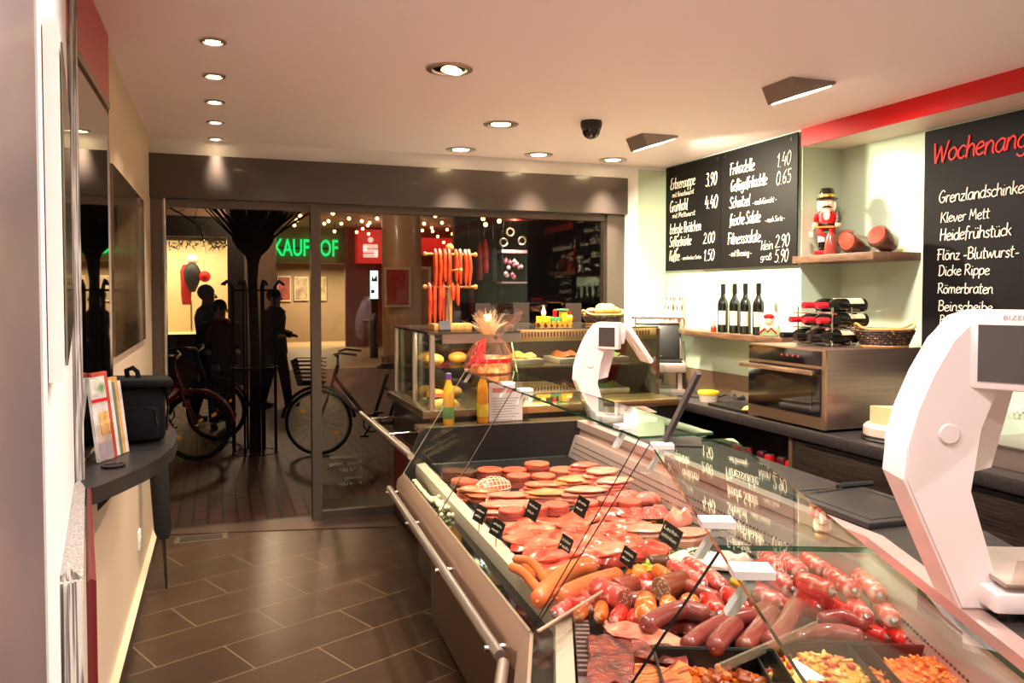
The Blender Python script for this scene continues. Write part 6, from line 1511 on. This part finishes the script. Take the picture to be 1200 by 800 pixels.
p = o_at(240, 324, wy + .6); part('ornament', B().ball(tuple(p), .10, 12), RED, t); part('cord', B().cyl(tuple(p), (p.x, p.y, z1), .006, n=6), ALU, t)
# dark facade above and between
fy = 15.05
q = o_at(320, 300, fy)
struct('facade_near', B().bx(x0 - 4, x1 + .9, fy + 1.3, fy + 3, GZ, 4.8).bx(x0 - 4, x1 + .3, fy - .02, fy + 1.3, z1 + .33, 4.8), M('facade_dark', (112, 90, 72), .7))
# department store arcade behind
sy2 = 25.0
a0, a1 = o_at(318, 300, sy2), o_at(420, 300, sy2)
zs0, zs1 = o_at(350, 304, sy2).z, o_at(350, 262, sy2).z
struct('facade_store', B().bx(a0.x - 1.5, a1.x, sy2, sy2 + .4, zs0 - .1, 5.6).bx(a0.x - 1.5, a1.x + 6, sy2 + 2.5, sy2 + 2.9, GZ, zs0), SHOPW)
t = root('store_sign', 'green illuminated KAUFHOF lettering across the street', 'sign', (a0.x, sy2 - .05, zs0))
b = B(); l0, l1 = o_at(321, 299, sy2 - .1), o_at(396, 301, sy2 - .1); cap = 20 * dist(l0) / F
write(b, 'KAUFHOF', l0, (1, 0, 0), (0, 0, 1), l1.x - l0.x, cap, .0, .05, .018)
part('letters', b, M('sign_green', (0, 150, 70), .4, emit=(10, 190, 90), es=1.3), t, ang=0)
part('mounting_rail', B().bx(l0.x, l1.x, sy2 - .04, sy2, l0.z + cap * .4, l0.z + cap * .5), BLACK, t)
for i, (px, w_, h_, c, lb) in enumerate(((333, 15, 30, (150, 62, 48), 'reddish poster on the store wall, left of the framed ones'), (353, 16, 28, (176, 150, 120), 'pale framed poster on the store wall, middle'), (377, 11, 28, (196, 176, 140), 'cream framed poster on the store wall, right of the window mullion'))):
    pq = o_at(px, 338, sy2 + 2.45); k = dist(pq) / F
    t = root('wall_poster', lb, 'poster', tuple(pq), 0, 'posters on the store wall')
    part('frame', B().box((0, 0, 0), (w_ * k, .04, h_ * k)), M('poster_frame', (190, 170, 140), .5), t, local=True)
    part('print', B().box((0, -.025, 0), (w_ * k * .86, .01, h_ * k * .88)), M('poster_%d' % i, c, .5, col2=tuple(int(v * .6) for v in c), ns=4), t, local=True)
for dx in (1.2, 3.4): lamp('arcade_lamp', None, (a0.x + dx, sy2 + 1.2, zs0 - .1), 85, (1, .78, .46), .6)
# arcade ceiling with bulbs
c0 = o_at(380, 262, 17.0)
struct('canopy_ceiling', B().bx(a0.x - 2.2, 12.5, 13.6, 25, 3.55, 3.7), M('canopy_mauve', (150, 118, 104), .7))
BULBS = [(385, 259), (390, 250), (380, 262), (400, 262), (409, 256), (424, 259), (431, 264), (425, 268), (392, 271), (418, 272), (432, 274), (451, 250), (442, 256), (433, 261), (475, 255), (487, 249), (497, 262), (495, 270), (510, 253), (507, 271), (513, 277), (518, 261), (524, 269), (530, 274), (520, 284), (543, 271), (546, 253), (551, 260), (555, 267), (566, 256), (569, 263), (585, 259), (603, 254),
         (298, 246), (297, 252), (330, 247), (325, 254), (322, 261), (352, 253), (348, 258), (345, 264), (311, 262), (506, 267)]
BM = M('bulb_warm', (255, 190, 120), .4, emit=(255, 176, 100), es=9)
for i, (px, py) in enumerate(BULBS):
    zc = 3.5 - .0
    p = at(px, py, z=zc - .06)
    p = at(px, py, y=15.2 if px > 558 else max(13.9, min(23.2, p.y)))
    t = root('canopy_bulb', 'warm bare bulb under the street canopy among its rows', 'bulb', tuple(p), 0, 'bulbs under the canopy')
    part('bulb', B().ball((0, 0, 0), .045, 8), BM, t, local=True)
    part('socket', B().cyl((0, 0, .03), (0, 0, max(.06, 3.55 - p.z)), .012, n=6), M('bulb_socket', (60, 46, 40), .5), t, local=True)
l_ = bpy.data.lights.new('facade_fill', 'POINT'); l_.energy = 90; l_.color = (1, .72, .46); l_.shadow_soft_size = .2; o_ = bpy.data.objects.new('facade_fill', l_); COL.objects.link(o_); o_.location = (.7, 14.3, 3.25)  # unseen fill light, added to brighten the facade behind the tree and people
struct('arcade_floor', B().bx(a0.x - 1.5, 12, 17.5, 27.5, GZ, GZ + .004), M('arcade_tile', (176, 148, 110), .5))
for i_, (x_, y_) in enumerate(((2.2, 16.5), (4.2, 18.5), (6.2, 17.0), (4.6, 22.0))):
    l_ = bpy.data.lights.new('canopy_glow', 'POINT'); l_.energy = 26; l_.color = (1, .66, .42); l_.shadow_soft_size = .1
    o_ = bpy.data.objects.new('canopy_glow', l_); COL.objects.link(o_); o_.location = (x_, y_, 3.2)
# bank front: red with white S, column, screen
by2 = 24.0
s0, s1_ = o_at(419, 308, by2), o_at(446, 277, by2)
t = root('bank_sign', 'red sign panel with a white letter S and dot across the street', 'sign', ((s0.x + s1_.x) / 2, by2, GZ))
part('panel', B().bx(s0.x, s1_.x + .5, by2, by2 + .5, s0.z, s1_.z + .2), M('sign_red', (200, 20, 26), .5, emit=(200, 20, 26), es=.35), t)
sb = B(); cx = (o_at(434, 290, by2).x); cz = o_at(434, 294, by2).z; k = dist(s0) / F
W_ = 8.5 * k; T_ = 2.2 * k
for zz_ in (5.5, 0, -5.5): sb.bx(cx - W_, cx + W_, by2 - .06, by2, cz + zz_ * k - T_, cz + zz_ * k + T_)
sb.bx(cx - W_, cx - W_ + 2 * T_, by2 - .06, by2, cz, cz + 5.5 * k).bx(cx + W_ - 2 * T_, cx + W_, by2 - .06, by2, cz - 5.5 * k, cz)
sb.cyl((cx, by2 - .06, cz + 13.0 * k), (cx, by2, cz + 13.0 * k), 3.2 * k, n=18)
part('letter', sb, M('sign_white', (236, 210, 204), .5, emit=(236, 205, 200), es=.5), t)
r0 = o_at(405, 312, by2 + .5); r1 = o_at(560, 312, by2 + .5)
struct('facade_bank', B().bx(r0.x, r1.x + 1.5, by2 + .5, by2 + .7, GZ, r0.z + 1.6), M('bank_red_wall', (120, 26, 26), .6))
t = root('red_fascia', 'red fascia strip over the bank front, right of the column', 'sign', tuple(o_at(500, 300, by2 - .3)))
f0, f1 = o_at(490, 298, by2 - .3), o_at(522, 279, by2 - .3)
part('panel', B().bx(f0.x, f1.x + .3, by2 - .3, by2 + .5, f0.z, f1.z), M('sign_red', (200, 20, 26), .5, emit=(200, 20, 26), es=.35), t)
part('edge', B().bx(f0.x, f1.x + .3, by2 - .31, by2 - .2, f0.z - .04, f0.z), ALU, t)
d0, d1 = o_at(490, 392, by2), o_at(506, 312, by2)
t = root('bank_door', 'pale framed glass door beneath the red fascia', 'door', (d0.x, by2 + .45, GZ))
part('frame', B().bx(d0.x, d0.x + .07, by2 + .35, by2 + .45, GZ, d1.z).bx(d1.x, d1.x + .07, by2 + .35, by2 + .45, GZ, d1.z).bx(d0.x, d1.x, by2 + .35, by2 + .45, d1.z - .07, d1.z), M('door_pale', (206, 190, 176), .5), t)
part('pane', B().bx(d0.x + .07, d1.x, by2 + .42, by2 + .44, GZ, d1.z - .07), M('door_glow', (150, 120, 110), .2, coat=.5), t)
cy = 18.5
c0, c1_ = o_at(447, 300, cy), o_at(494, 300, cy)
t = root('street_column', 'thick round column holding the canopy across the street', 'column', ((c0.x + c1_.x) / 2, cy, GZ))
rr = (c1_.x - c0.x) / 2 * .96
part('shaft', B().lathe([(rr, 0), (rr, 3.57)], n=32), M('column_tan', (176, 134, 104), .45, coat=.2), t, local=True)
part('base_ring', B().lathe([(rr * 1.05, 0), (rr * 1.05, .18), (rr, .2)], n=32), M('column_base', (110, 88, 72), .5), t, local=True)
pq0, pq1 = o_at(453, 357, cy - rr - .05), o_at(479, 316, cy - rr - .05)
t = root('column_poster', 'dull red poster frame in front of the thick column', 'poster', ((pq0.x + pq1.x) / 2, cy - rr - .05, GZ))
part('panel', B().bx(pq0.x, pq1.x, cy - rr - .06, cy - rr - .02, pq0.z, pq1.z), M('poster_dull_red', (150, 50, 50), .4), t)
part('frame', B().bx(pq0.x - .05, pq1.x + .05, cy - rr - .05, cy - rr - .0, pq0.z - .05, pq1.z + .05), M('poster_frame', (190, 170, 140), .5), t)
sp0, sp1 = o_at(434, 350, 20), o_at(443, 317, 20)
t = root('info_screen', 'narrow bright info screen beside the column', 'screen', ((sp0.x + sp1.x) / 2, 20, GZ))
part('post', B().bx(sp0.x, sp1.x, 20.05, 20.15, GZ, sp0.z), BLACK, t)
part('housing', B().bx(sp0.x - .03, sp1.x + .03, 20.02, 20.15, sp0.z - .03, sp1.z + .03), BLACK, t)
part('display', B().bx(sp0.x, sp1.x, 20.0, 20.02, sp0.z, sp1.z), M('screen_white', (220, 236, 246), .4, emit=(214, 234, 250), es=1.3), t)
zz0 = sp0.z + (sp1.z - sp0.z) * .62
part('picture', B().ext([(sp0.x + .03, 19.995, zz0), (sp1.x - .02, 19.995, zz0), (sp1.x - .03, 19.995, zz0 + .16), (sp0.x + .09, 19.995, zz0 + .05), (sp0.x + .05, 19.995, zz0 + .14)], (0, .004, 0)).bx(sp0.x + .02, sp0.x + .10, 19.995, 19.999, sp0.z + .14, sp0.z + .22), M('screen_dark', (40, 56, 66), .5), t)
# right hand side: dark shop front with goods
ry = 17.0
g0 = o_at(556, 300, ry)
struct('facade_right', B().bx(g0.x, 20, ry + 1.6, ry + 1.8, GZ, 5.5), M('facade_dim', (48, 42, 42), .7))
def bxp(b, px0, py0, px1, py1, y, th=.1):
    a, c = o_at(px0, py1, y), o_at(px1, py0, y); return b.bx(a.x, c.x, y, y + th, a.z, c.z)
t = root('market_canopy', 'dark red awning edge over the dim shop front', 'awning', tuple(o_at(620, 262, ry)))
a, c, d = o_at(560, 280, ry), o_at(690, 252, ry), o_at(560, 268, ry)
part('cloth', B().ext([(a.x, ry, 3.28), (c.x + 2, ry, 3.42), (c.x + 2, ry + 1.6, 3.75), (a.x, ry + 1.6, 3.6)], (0, 0, .04)), M('awning_red', (96, 20, 24), .7), t)
part('valance', B().ext([(a.x, ry, 3.18), (c.x + 2, ry, 3.30), (c.x + 2, ry, 3.46), (a.x, ry, 3.32)], (0, .02, 0)), M('awning_red', (96, 20, 24), .7), t)
for i, (px, py, h_, c, lb) in enumerate(((562, 306, 44, (150, 30, 32), 'red patterned scarf hanging at the dim shop front, leftmost'), (569, 300, 40, (176, 34, 36), 'bright red coat hanging at the dim shop front'), (579, 308, 46, (30, 30, 40), 'black coat hanging at the dim shop front'), (552, 350, 36, (110, 26, 26), 'dark red cloth hanging low at the dim shop front'))):
    p = o_at(px, py, ry + .8); k = dist(p) / F
    t = root('hanging_coat', lb, 'clothes', (p.x, ry + .8, p.z), 0, 'clothes at the shop front')
    part('cloth', B().lathe([(3.3 * k, -h_ * k / 2), (3.8 * k, -h_ * k * .2), (3.4 * k, h_ * k * .3), (1.2 * k, h_ * k / 2)], n=14, sy=.5), M('cloth_%d' % i, c, .8, col2=tuple(int(v * .55) for v in c), ns=5), t, local=True)
    part('hanger', B().tube([(0, 0, h_ * k / 2 - .02), (0, .08, h_ * k / 2 + .08), (0, .1, 3.29 - p.z)], .01, 6), BLACK, t, local=True)
t = root('clothes_rail', 'black rail the coats hang from at the dim shop front', 'rail', (o_at(565, 280, ry + .9).x, ry + .9, 0))
za_ = 3.30
part('bar', B().tube([(o_at(545, 300, ry + .9).x, ry + .9, za_), (o_at(586, 300, ry + .9).x, ry + .9, za_)], .02, 8), BLACK, t)
part('bracket', B().tube([(o_at(548, 300, ry + .9).x, ry + .9, za_), (o_at(548, 300, ry + .9).x, ry + .9, GZ)], .02, 8).tube([(o_at(584, 300, ry + .9).x, ry + .9, za_), (o_at(584, 300, ry + .9).x, ry + .9, GZ)], .02, 8), BLACK, t)
t = root('ornament_stand', 'lit shelf stand of glittering ornaments in the dim shop front', 'stall', tuple(o_at(605, 345, ry + .6)))
b = B(); bxp(b, 588, 293, 618, 296, ry + .6, .4); bxp(b, 588, 330, 618, 332, ry + .6, .4); part('shelf', b, M('stall_shelf', (206, 176, 176), .4), t)
b = B(); bxp(b, 588, 270, 590, 345, ry + .65, .05); bxp(b, 616, 270, 618, 345, ry + .65, .05); b.bx(o_at(589, 300, ry + .7).x, o_at(591, 300, ry + .7).x, ry + .65, ry + .7, GZ, o_at(600, 345, ry + .7).z).bx(o_at(615, 300, ry + .7).x, o_at(617, 300, ry + .7).x, ry + .65, ry + .7, GZ, o_at(600, 345, ry + .7).z); part('post', b, BLACK, t)
lamp('stall_lamp', t, tuple(o_at(603, 285, ry + .3)), 14, (1, .8, .74), .4)
rnd = random.Random(8)
for k in range(16):
    px, py = rnd.uniform(590, 616), rnd.choice((rnd.uniform(304, 314), rnd.uniform(316, 328))); p = o_at(px, py, ry + .75)
    t2 = root('glitter_ornament', 'small shiny ornament on the lit stall stand', 'ornament', tuple(p), 0, 'ornaments on the stall stand')
    part('ball', B().ball((0, 0, 0), .055, 8), M('orn_pink', (206, 120, 130), .3, .3) if k % 3 else M('orn_white', (226, 220, 216), .3), t2, local=True)
    part('loop', B().cyl((0, 0, .05), (0, 0, .09), .01, n=6), ALU, t2, local=True)
for i, (px, py, lb) in enumerate(((598, 272, 'ring-shaped silver star ornament hanging highest'), (612, 282, 'ring-shaped silver star ornament hanging right of the stand'), (590, 284, 'ring-shaped silver star ornament hanging left of the stand'))):
    p = o_at(px, py, ry + .3)
    t2 = root('star_ornament', lb, 'ornament', tuple(p), 0, 'hanging ring ornaments')
    part('ring', B().rim((0, 0, 0), .085, .022, 20, 6, 'Y'), M('ring_silver', (196, 196, 176), .3, .4), t2, local=True)
    part('thread', B().cyl((0, 0, .1), (0, 0, 3.5 - p.z), .004, n=5), BLACK, t2, local=True)
# parked car
t = root('parked_car', 'dark blue car parked beyond the window, dim in the night', 'car', (0, 0, 0))
ca = o_at(600, 345, 14.0)
prof = [(-2.1, .35), (-2.1, .75), (-1.9, .92), (-1.15, 1.0), (-.6, 1.42), (.75, 1.45), (1.45, 1.02), (2.05, .95), (2.15, .6), (2.1, .35)]
CARB = M('car_blue', (26, 40, 66), .25, .3, coat=.7)
b = B().ext([(x, -.82, z) for x, z in prof], (0, 1.64, 0)); bmesh.ops.bevel(b.bm, geom=b.bm.edges[:], offset=.07, segments=2, affect='EDGES', clamp_overlap=True)
part('body', b, CARB, t, local=True)
part('windows', B().ext([(x, -.835, z) for x, z in ((-1.0, 1.02), (-.56, 1.36), (.1, 1.38), (.1, 1.02))], (0, .01, 0)).ext([(x, -.835, z) for x, z in ((.16, 1.02), (.16, 1.38), (.7, 1.38), (1.25, 1.04))], (0, .01, 0)), M('car_glass', (14, 18, 22), .05, coat=.6), t, local=True)
for x in (-1.35, 1.35):
    for y in (-.78, .78):
        wq = part('wheel', B().rim((x, y, .33), .25, .09, 24, 8, 'Y').cyl((x, y - .06, .33), (x, y + .06, .33), .2, n=18), BLACK, t, local=True)
        part('hub', B().cyl((x, y - .09, .33), (x, y + .09, .33), .10, n=14), ALU, wq, local=True)
part('bumper', B().box((-2.12, 0, .42), (.12, 1.6, .18), 0, .03).box((2.12, 0, .42), (.12, 1.6, .18), 0, .03), BLACK, t, local=True)
t.location = (ca.x + .6, 14.2, GZ); t.rotation_euler = (0, 0, R(4))
# pollarded tree with a guard cage of rods
ty = 8.6
tb = o_at(298, 420, ty); tx = tb.x; k = dist(tb) / F
t = root('street_tree', 'pollarded bare street tree with a bushy head outside the door', 'tree', (tx, ty, GZ))
BARK = M('bark_dark', (34, 26, 20), .85, col2=(22, 17, 14), ns=12)
zt = lambda py: o_at(298, py, ty).z
part('trunk', B().tube([(tx, ty, GZ), (tx + .01, ty, zt(420)), (tx - .01, ty, zt(330)), (tx, ty, zt(298)), (tx, ty, zt(284))], [.06, .05, .046, .062, .16], 12), BARK, t)
part('crown_knot', B().lathe([(.055, zt(308)), (9 * k, zt(300)), (18 * k, zt(291)), (23 * k, zt(282)), (24 * k, zt(274)), (19 * k, zt(265)), (10 * k, zt(259)), (0, zt(257))], (tx, ty, 0), 14, 1.0, .85), BARK, t)
b = B(); rnd = random.Random(12)
for i in range(170):
    a = rnd.uniform(0, 6.28); sp = rnd.uniform(.1, 1.0); up_ = rnd.uniform(.35, .75)
    o = Vector((tx + math.cos(a) * 16 * k * sp, ty + math.sin(a) * 14 * k * sp, zt(284) + rnd.uniform(-.05, .1)))
    e = o + Vector((math.cos(a) * .62 * sp, math.sin(a) * .5 * sp, up_))
    b.tube([o, (o + e) / 2 + Vector((math.cos(a) * .03, 0, .03)), e], [.010, .007, .003], 4)
part('twigs', b, BARK, t)
t = root('tree_guard', 'black iron guard of tall hooked rods around the street tree', 'tree guard', (tx, ty, GZ))
IRON = M('black_iron', (16, 14, 14), .5, .4)
b = B()
for i in range(8):
    a = i * 2 * math.pi / 8 + .3; x, y = tx + math.cos(a) * .22, ty + math.sin(a) * .22; h = zt(336)
    part('rod', B().tube([(x, y, GZ), (x, y, h), (x + math.cos(a) * .05, y + math.sin(a) * .05, h + .06), (x + math.cos(a) * .10, y + math.sin(a) * .10, h + .02)], .013, 6), IRON, t)
for py in (340, 430, 530): part('ring', B().rim((tx, ty, zt(py)), .22, .011, 28, 6), IRON, t)
# bare branches in front of the upper left
t = root('bare_branch', 'thin bare branches reaching in above the lit shop window', 'branch', tuple(o_at(200, 260, 9.5)))
b = B(); o = o_at(178, 232, 9.5)
part('stem', B().tube([o + Vector((-1.5, .3, -.3)), o, o_at(215, 252, 9.5), o_at(240, 270, 9.5)], [.02, .014, .008, .003], 6), BARK, t)
for i in range(16):
    s = o.lerp(o_at(238, 268, 9.5), rnd.random()); b.tube([s, s + Vector((rnd.gauss(.05, .1), rnd.gauss(0, .05), rnd.gauss(-.02, .1)))], [.005, .002], 4)
part('twigs', b, BARK, t)
# bicycles
TYRE = M('tyre_black', (18, 17, 17), .7); SPOKE = M('spoke_grey', (130, 126, 120), .35, .8)
def bicycle(name, label, loc, rz, frame_m, rim_m, basket_=False, fender=True):
    t = root(name, label, 'bicycle', (0, 0, 0), 0, 'bicycles parked outside')
    RW, WB = .33, 1.06
    for i, x in enumerate((0, -WB)):                                   # front wheel at the origin, bike runs to -x
        wq = part('wheel', B().rim((x, 0, RW), RW - .018, .019, 40, 8, 'Y'), TYRE, t, local=True)
        part('rim', B().rim((x, 0, RW), RW - .036, .014, 40, 6, 'Y'), rim_m, wq, local=True)
        b = B()
        for k in range(18):
            a = k * math.pi * 2 / 18; b.tube([(x + math.cos(a) * .025, .02 * (-1) ** k, RW + math.sin(a) * .025), (x + math.cos(a + .2) * (RW - .045), 0, RW + math.sin(a + .2) * (RW - .045))], .0016, 3)
        part('spokes', b, SPOKE, wq, local=True)
        part('hub', B().cyl((x, -.045, RW), (x, .045, RW), .02, n=10), SPOKE, wq, local=True)
        for a in (.6, 3.7): part('reflector', B().box((x + math.cos(a) * .2, 0, RW + math.sin(a) * .2), (.05, .012, .03), 0, .003, Matrix.Rotation(-a, 4, 'Y')), M('reflector_amber', (240, 150, 20), .3, emit=(255, 150, 20), es=.12), wq, local=True)
        if fender: part('fender', B().rim((x, 0, RW), RW + .025, .012, 22, 6, 'Y', 1.6, (.02, .48)), frame_m, t, local=True)
    part('frame', B().tube([(-.16, 0, .78), (-.52, 0, .30)], .019, 10).tube([(-.13, 0, .70), (-.30, 0, .48), (-.52, 0, .36)], .016, 10).tube([(-.52, 0, .30), (-.68, 0, .80)], .017, 10).tube([(-.52, .05, .30), (-WB, .05, RW)], .010, 8).tube([(-.52, -.05, .30), (-WB, -.05, RW)], .010, 8)
         .tube([(-.64, .03, .68), (-WB, .06, RW)], .009, 8).tube([(-.64, -.03, .68), (-WB, -.06, RW)], .009, 8).tube([(-.12, 0, .66), (-.19, 0, .90)], .020, 10), frame_m, t, local=True)
    part('fork', B().tube([(-.12, .05, .66), (-.06, .055, .50), (0, .055, RW)], .011, 8).tube([(-.12, -.05, .66), (-.06, -.055, .50), (0, -.055, RW)], .011, 8).tube([(-.12, -.055, .665), (-.12, .055, .665)], .014, 8), frame_m, t, local=True)
    part('handlebar', B().tube([(-.40, -.30, 1.02), (-.24, -.28, 1.04), (-.17, -.12, 1.02), (-.19, 0, .98), (-.17, .12, 1.02), (-.24, .28, 1.04), (-.40, .30, 1.02)], .012, 8).cyl((-.19, 0, .88), (-.19, 0, 1.0), .013), SPOKE, t, local=True)
    part('saddle', B().slab((-.72, 0, .86), .14, .085, .06, math.pi, 3, .05, .3), BLACK, t, local=True)
    part('crank', B().cyl((-.52, -.06, .30), (-.52, .06, .30), .02).rim((-.52, -.055, .30), .085, .008, 24, 5, 'Y').tube([(-.52, -.06, .30), (-.44, -.075, .17)], .011, 6).tube([(-.52, .06, .30), (-.60, .075, .43)], .011, 6).box((-.44, -.11, .165), (.09, .07, .02)).box((-.60, .11, .435), (.09, .07, .02)), BLACK, t, local=True)
    part('carrier', B().tube([(-.78, .06, .74), (-1.25, .06, .74), (-1.25, -.06, .74), (-.78, -.06, .74)], .008, 6).tube([(-1.12, .06, .74), (-WB, .06, RW)], .006, 5).tube([(-1.12, -.06, .74), (-WB, -.06, RW)], .006, 5), SPOKE, t, local=True)
    part('headlamp', B().cyl((-.04, 0, .80), (.03, 0, .80), .03, .042, 14), SPOKE, t, local=True)
    if basket_:
        b = B()
        for i in range(7): b.tube([(-.06 + .0, -.16, .72 + i * .04), (.18 + .01 * i, -.16 - .004 * i, .72 + i * .04), (.18 + .01 * i, .16 + .004 * i, .72 + i * .04), (-.06, .16, .72 + i * .04)], .005, 4, closed=True)
        for i in range(9):
            yy = -.16 + i * .04; b.tube([(-.06, yy, .72), (.18, yy, .72), (.24, yy * 1.1, .96)], .004, 4)
        part('basket', b, BLACK, t, local=True)
    t.location = loc; t.rotation_euler = (0, 0, rz)
    return t
p = at(228, 540, z=GZ); bicycle('bicycle', 'dark red bicycle leaning nearest the door on the left', (p.x + .02, p.y - .0, GZ), R(-12), M('bike_red', (150, 22, 20), .3, coat=.4), TYRE)
p = at(254, 516, z=GZ); bicycle('bicycle', 'black bicycle standing behind the red one', (p.x, p.y, GZ), R(-18), M('bike_black', (22, 22, 24), .35, coat=.3), TYRE)
p = at(374, 533, z=GZ); bicycle('bicycle', 'black city bicycle with a bright rim and front basket beyond the mullion', (p.x, p.y, GZ), R(180 - 14), M('bike_black', (22, 22, 24), .35, coat=.3), M('bright_rim', (226, 222, 214), .4), True)

# people outside: one continuous skinned body each
SKINP = M('skin_tone', (196, 142, 112), .55)
def person(label, loc, h, rz, coat, hair, trousers, pose=0, bag=False):
    s = h / 1.72
    t = root('person', label, 'person', (0, 0, 0))
    J = {'pel': (0, 0, .92), 'sp': (0, 0, 1.12), 'ch': (0, .0, 1.32), 'nk': (0, .0, 1.47), 'hd': (0, -.02, 1.56), 'hd2': (0, -.02, 1.65)}
    E = [('pel', 'sp'), ('sp', 'ch'), ('ch', 'nk'), ('nk', 'hd'), ('hd', 'hd2')]
    Rr = {'pel': .13, 'sp': .12, 'ch': .135, 'nk': .055, 'hd': .085, 'hd2': .075}
    st = .16
    for sd, q in ((-1, 'l'), (1, 'r')):
        f = -st * sd if pose != 2 else 0
        J.update({'h' + q: (sd * .09, 0, .86), 'k' + q: (sd * .095, f * .5 - .02, .48), 'a' + q: (sd * .095, f, .09), 't' + q: (sd * .10, f - .14, .03),
                  's' + q: (sd * .17, 0, 1.40), 'e' + q: (sd * .22, .02 + f * -.3, 1.13), 'w' + q: (sd * .20, -.16 if pose else -.05 + f * -.6, 1.05 if pose else .90), 'p' + q: (sd * .19, -.22 if pose else -.07 + f * -.7, 1.06 if pose else .82)})
        E += [('pel', 'h' + q), ('h' + q, 'k' + q), ('k' + q, 'a' + q), ('a' + q, 't' + q), ('ch', 's' + q), ('s' + q, 'e' + q), ('e' + q, 'w' + q), ('w' + q, 'p' + q)]
        Rr.update({'h' + q: .10, 'k' + q: .062, 'a' + q: .045, 't' + q: .038, 's' + q: .065, 'e' + q: .046, 'w' + q: .033, 'p' + q: .036})
        for k in range(4):
            o = J['p' + q]; nme = 'f%d%s' % (k, q); J[nme] = (o[0] + (k - 1.5) * .014, o[1] - .05, o[2] - .045); E.append(('p' + q, nme)); Rr[nme] = .009
        nme = 'th' + q; J[nme] = (J['p' + q][0] - sd * .035, J['p' + q][1] - .03, J['p' + q][2] - .01); E.append(('p' + q, nme)); Rr[nme] = .010
    names = list(J); me = bpy.data.meshes.new('body')
    me.from_pydata([tuple(v * s for v in J[n]) for n in names], [(names.index(a), names.index(b)) for a, b in E], [])
    o = bpy.data.objects.new('body', me); COL.objects.link(o)
    m = o.modifiers.new('skin', 'SKIN'); m.use_smooth_shade = True
    for i, n in enumerate(names):
        v = me.skin_vertices[0].data[i]; v.radius = (Rr[n] * s, Rr[n] * s * (.75 if n in ('sp', 'ch', 'pel') else 1)); v.use_root = n == 'pel'
    sb_ = o.modifiers.new('sub', 'SUBSURF'); sb_.levels = 1; sb_.render_levels = 1
    bm_ = bpy.data.meshes.new_from_object(o.evaluated_get(bpy.context.evaluated_depsgraph_get()))
    bpy.data.objects.remove(o); bm_.materials.clear(); bm_.materials.append(SKINP)
    bo = bpy.data.objects.new('body', bm_); COL.objects.link(bo); bo.parent = t
    S = lambda *q: [(a * s, b_ * s) for a, b_ in q]
    part('coat', B().lathe(S((.24, .78), (.215, 1.0), (.185, 1.12), (.215, 1.32), (.17, 1.43), (.075, 1.49)), n=22, sy=.72), coat, t, local=True)
    for sd, q in ((-1, 'l'), (1, 'r')):
        P = [Vector(J[n + q]) * s for n in ('s', 'e', 'w')]; part('sleeve', B().tube([P[0] + Vector((-sd * .05, 0, .0)), P[0], P[1], P[2]], [.085 * s, .088 * s, .068 * s, .052 * s], 12), coat, t, local=True)
        P = [Vector(J[n + q]) * s for n in ('h', 'k', 'a')]; part('trouser_leg', B().tube(P, [.115 * s, .080 * s, .062 * s], 12), trousers, t, local=True)
        P = [Vector(J[n + q]) * s for n in ('a', 't')]; part('shoe', B().tube([P[0] + Vector((0, .05, -.05)) * s, P[0] + Vector((0, -.02, -.045)) * s, P[1] + Vector((0, -.03, 0)) * s], [.04 * s, .048 * s, .036 * s], 10), BLACK, t, local=True)
    hb = B().ball((0, .012 * s, 1.645 * s), (.098 * s, .108 * s, .105 * s), 16); part('hair', hb, hair, t, local=True)
    part('nose', B().ball((0, -.112 * s, 1.585 * s), (.014 * s, .02 * s, .02 * s), 8), SKINP, t, local=True)
    for sd in (-1, 1): part('eye', B().ball((sd * .034 * s, -.096 * s, 1.612 * s), .011 * s, 8), WHITE, t, local=True); part('ear', B().ball((sd * .092 * s, -.005, 1.59 * s), (.012 * s, .024 * s, .032 * s), 8), SKINP, t, local=True)
    part('mouth', B().ball((0, -.100 * s, 1.545 * s), (.026 * s, .008 * s, .007 * s), 8), M('lips', (150, 80, 76), .5), t, local=True)
    t.location = loc; t.rotation_euler = (0, 0, rz)
    return t
COATD = M('coat_dark', (22, 20, 22), .8); TRD = M('trousers_dark', (20, 20, 26), .8); GREYH = M('hair_grey', (170, 164, 156), .7); BRNH = M('hair_brown', (34, 24, 18), .7)
p = o_at(243, 400, 11.0); person('person with grey hair in a dark coat, in profile before the lit shop window', (p.x, 11.0, GZ), 1.70, R(80), COATD, GREYH, TRD, 1)
p = o_at(258, 400, 10.3); t = person('person with dark hair in a dark coat with a red scarf, standing behind the bicycles', (p.x, 10.3, GZ), 1.52, R(10), M('coat_black_red', (26, 16, 18), .8), BRNH, TRD, 2)
part('scarf', B().tube([(-.17, -.06, 1.02), (-.15, -.13, 1.2), (-.06, -.08, 1.29), (.06, -.08, 1.29), (.15, -.13, 1.2), (.18, -.06, .95)], .028, 8), M('scarf_red', (130, 18, 26), .8), t, local=True)
p = o_at(322, 400, 12.0); person('person in a dark jacket walking right of the street tree', (p.x, 12.0, GZ), 1.66, R(60), COATD, BRNH, M('trousers_blue', (30, 36, 54), .8), 1)
# opening hours on the door glass, read from outside
t = root('opening_hours', 'small white opening hours lettering on the window glass by the mullion', 'lettering', (1.0, BY - .0, .8))
for s_, y_, w_ in (('Öffnungszeiten', 535, 38), ('Montag - Freitag', 543, 38), ('9 - 18 Uhr', 551, 26), ('Samstag', 560, 20), ('9 - 14 Uhr', 567, 26)):
    r_ = at(424, y_, y=BY + .016); l_ = at(424 - w_, y_, y=BY + .016)
    part('text_line', write(B(), s_, r_, (-1, 0, 0), (0, 0, 1), r_.x - l_.x, 4.2 * dist(r_) / F, .05), M('glass_lettering', (190, 186, 180), .7), t, ang=0)
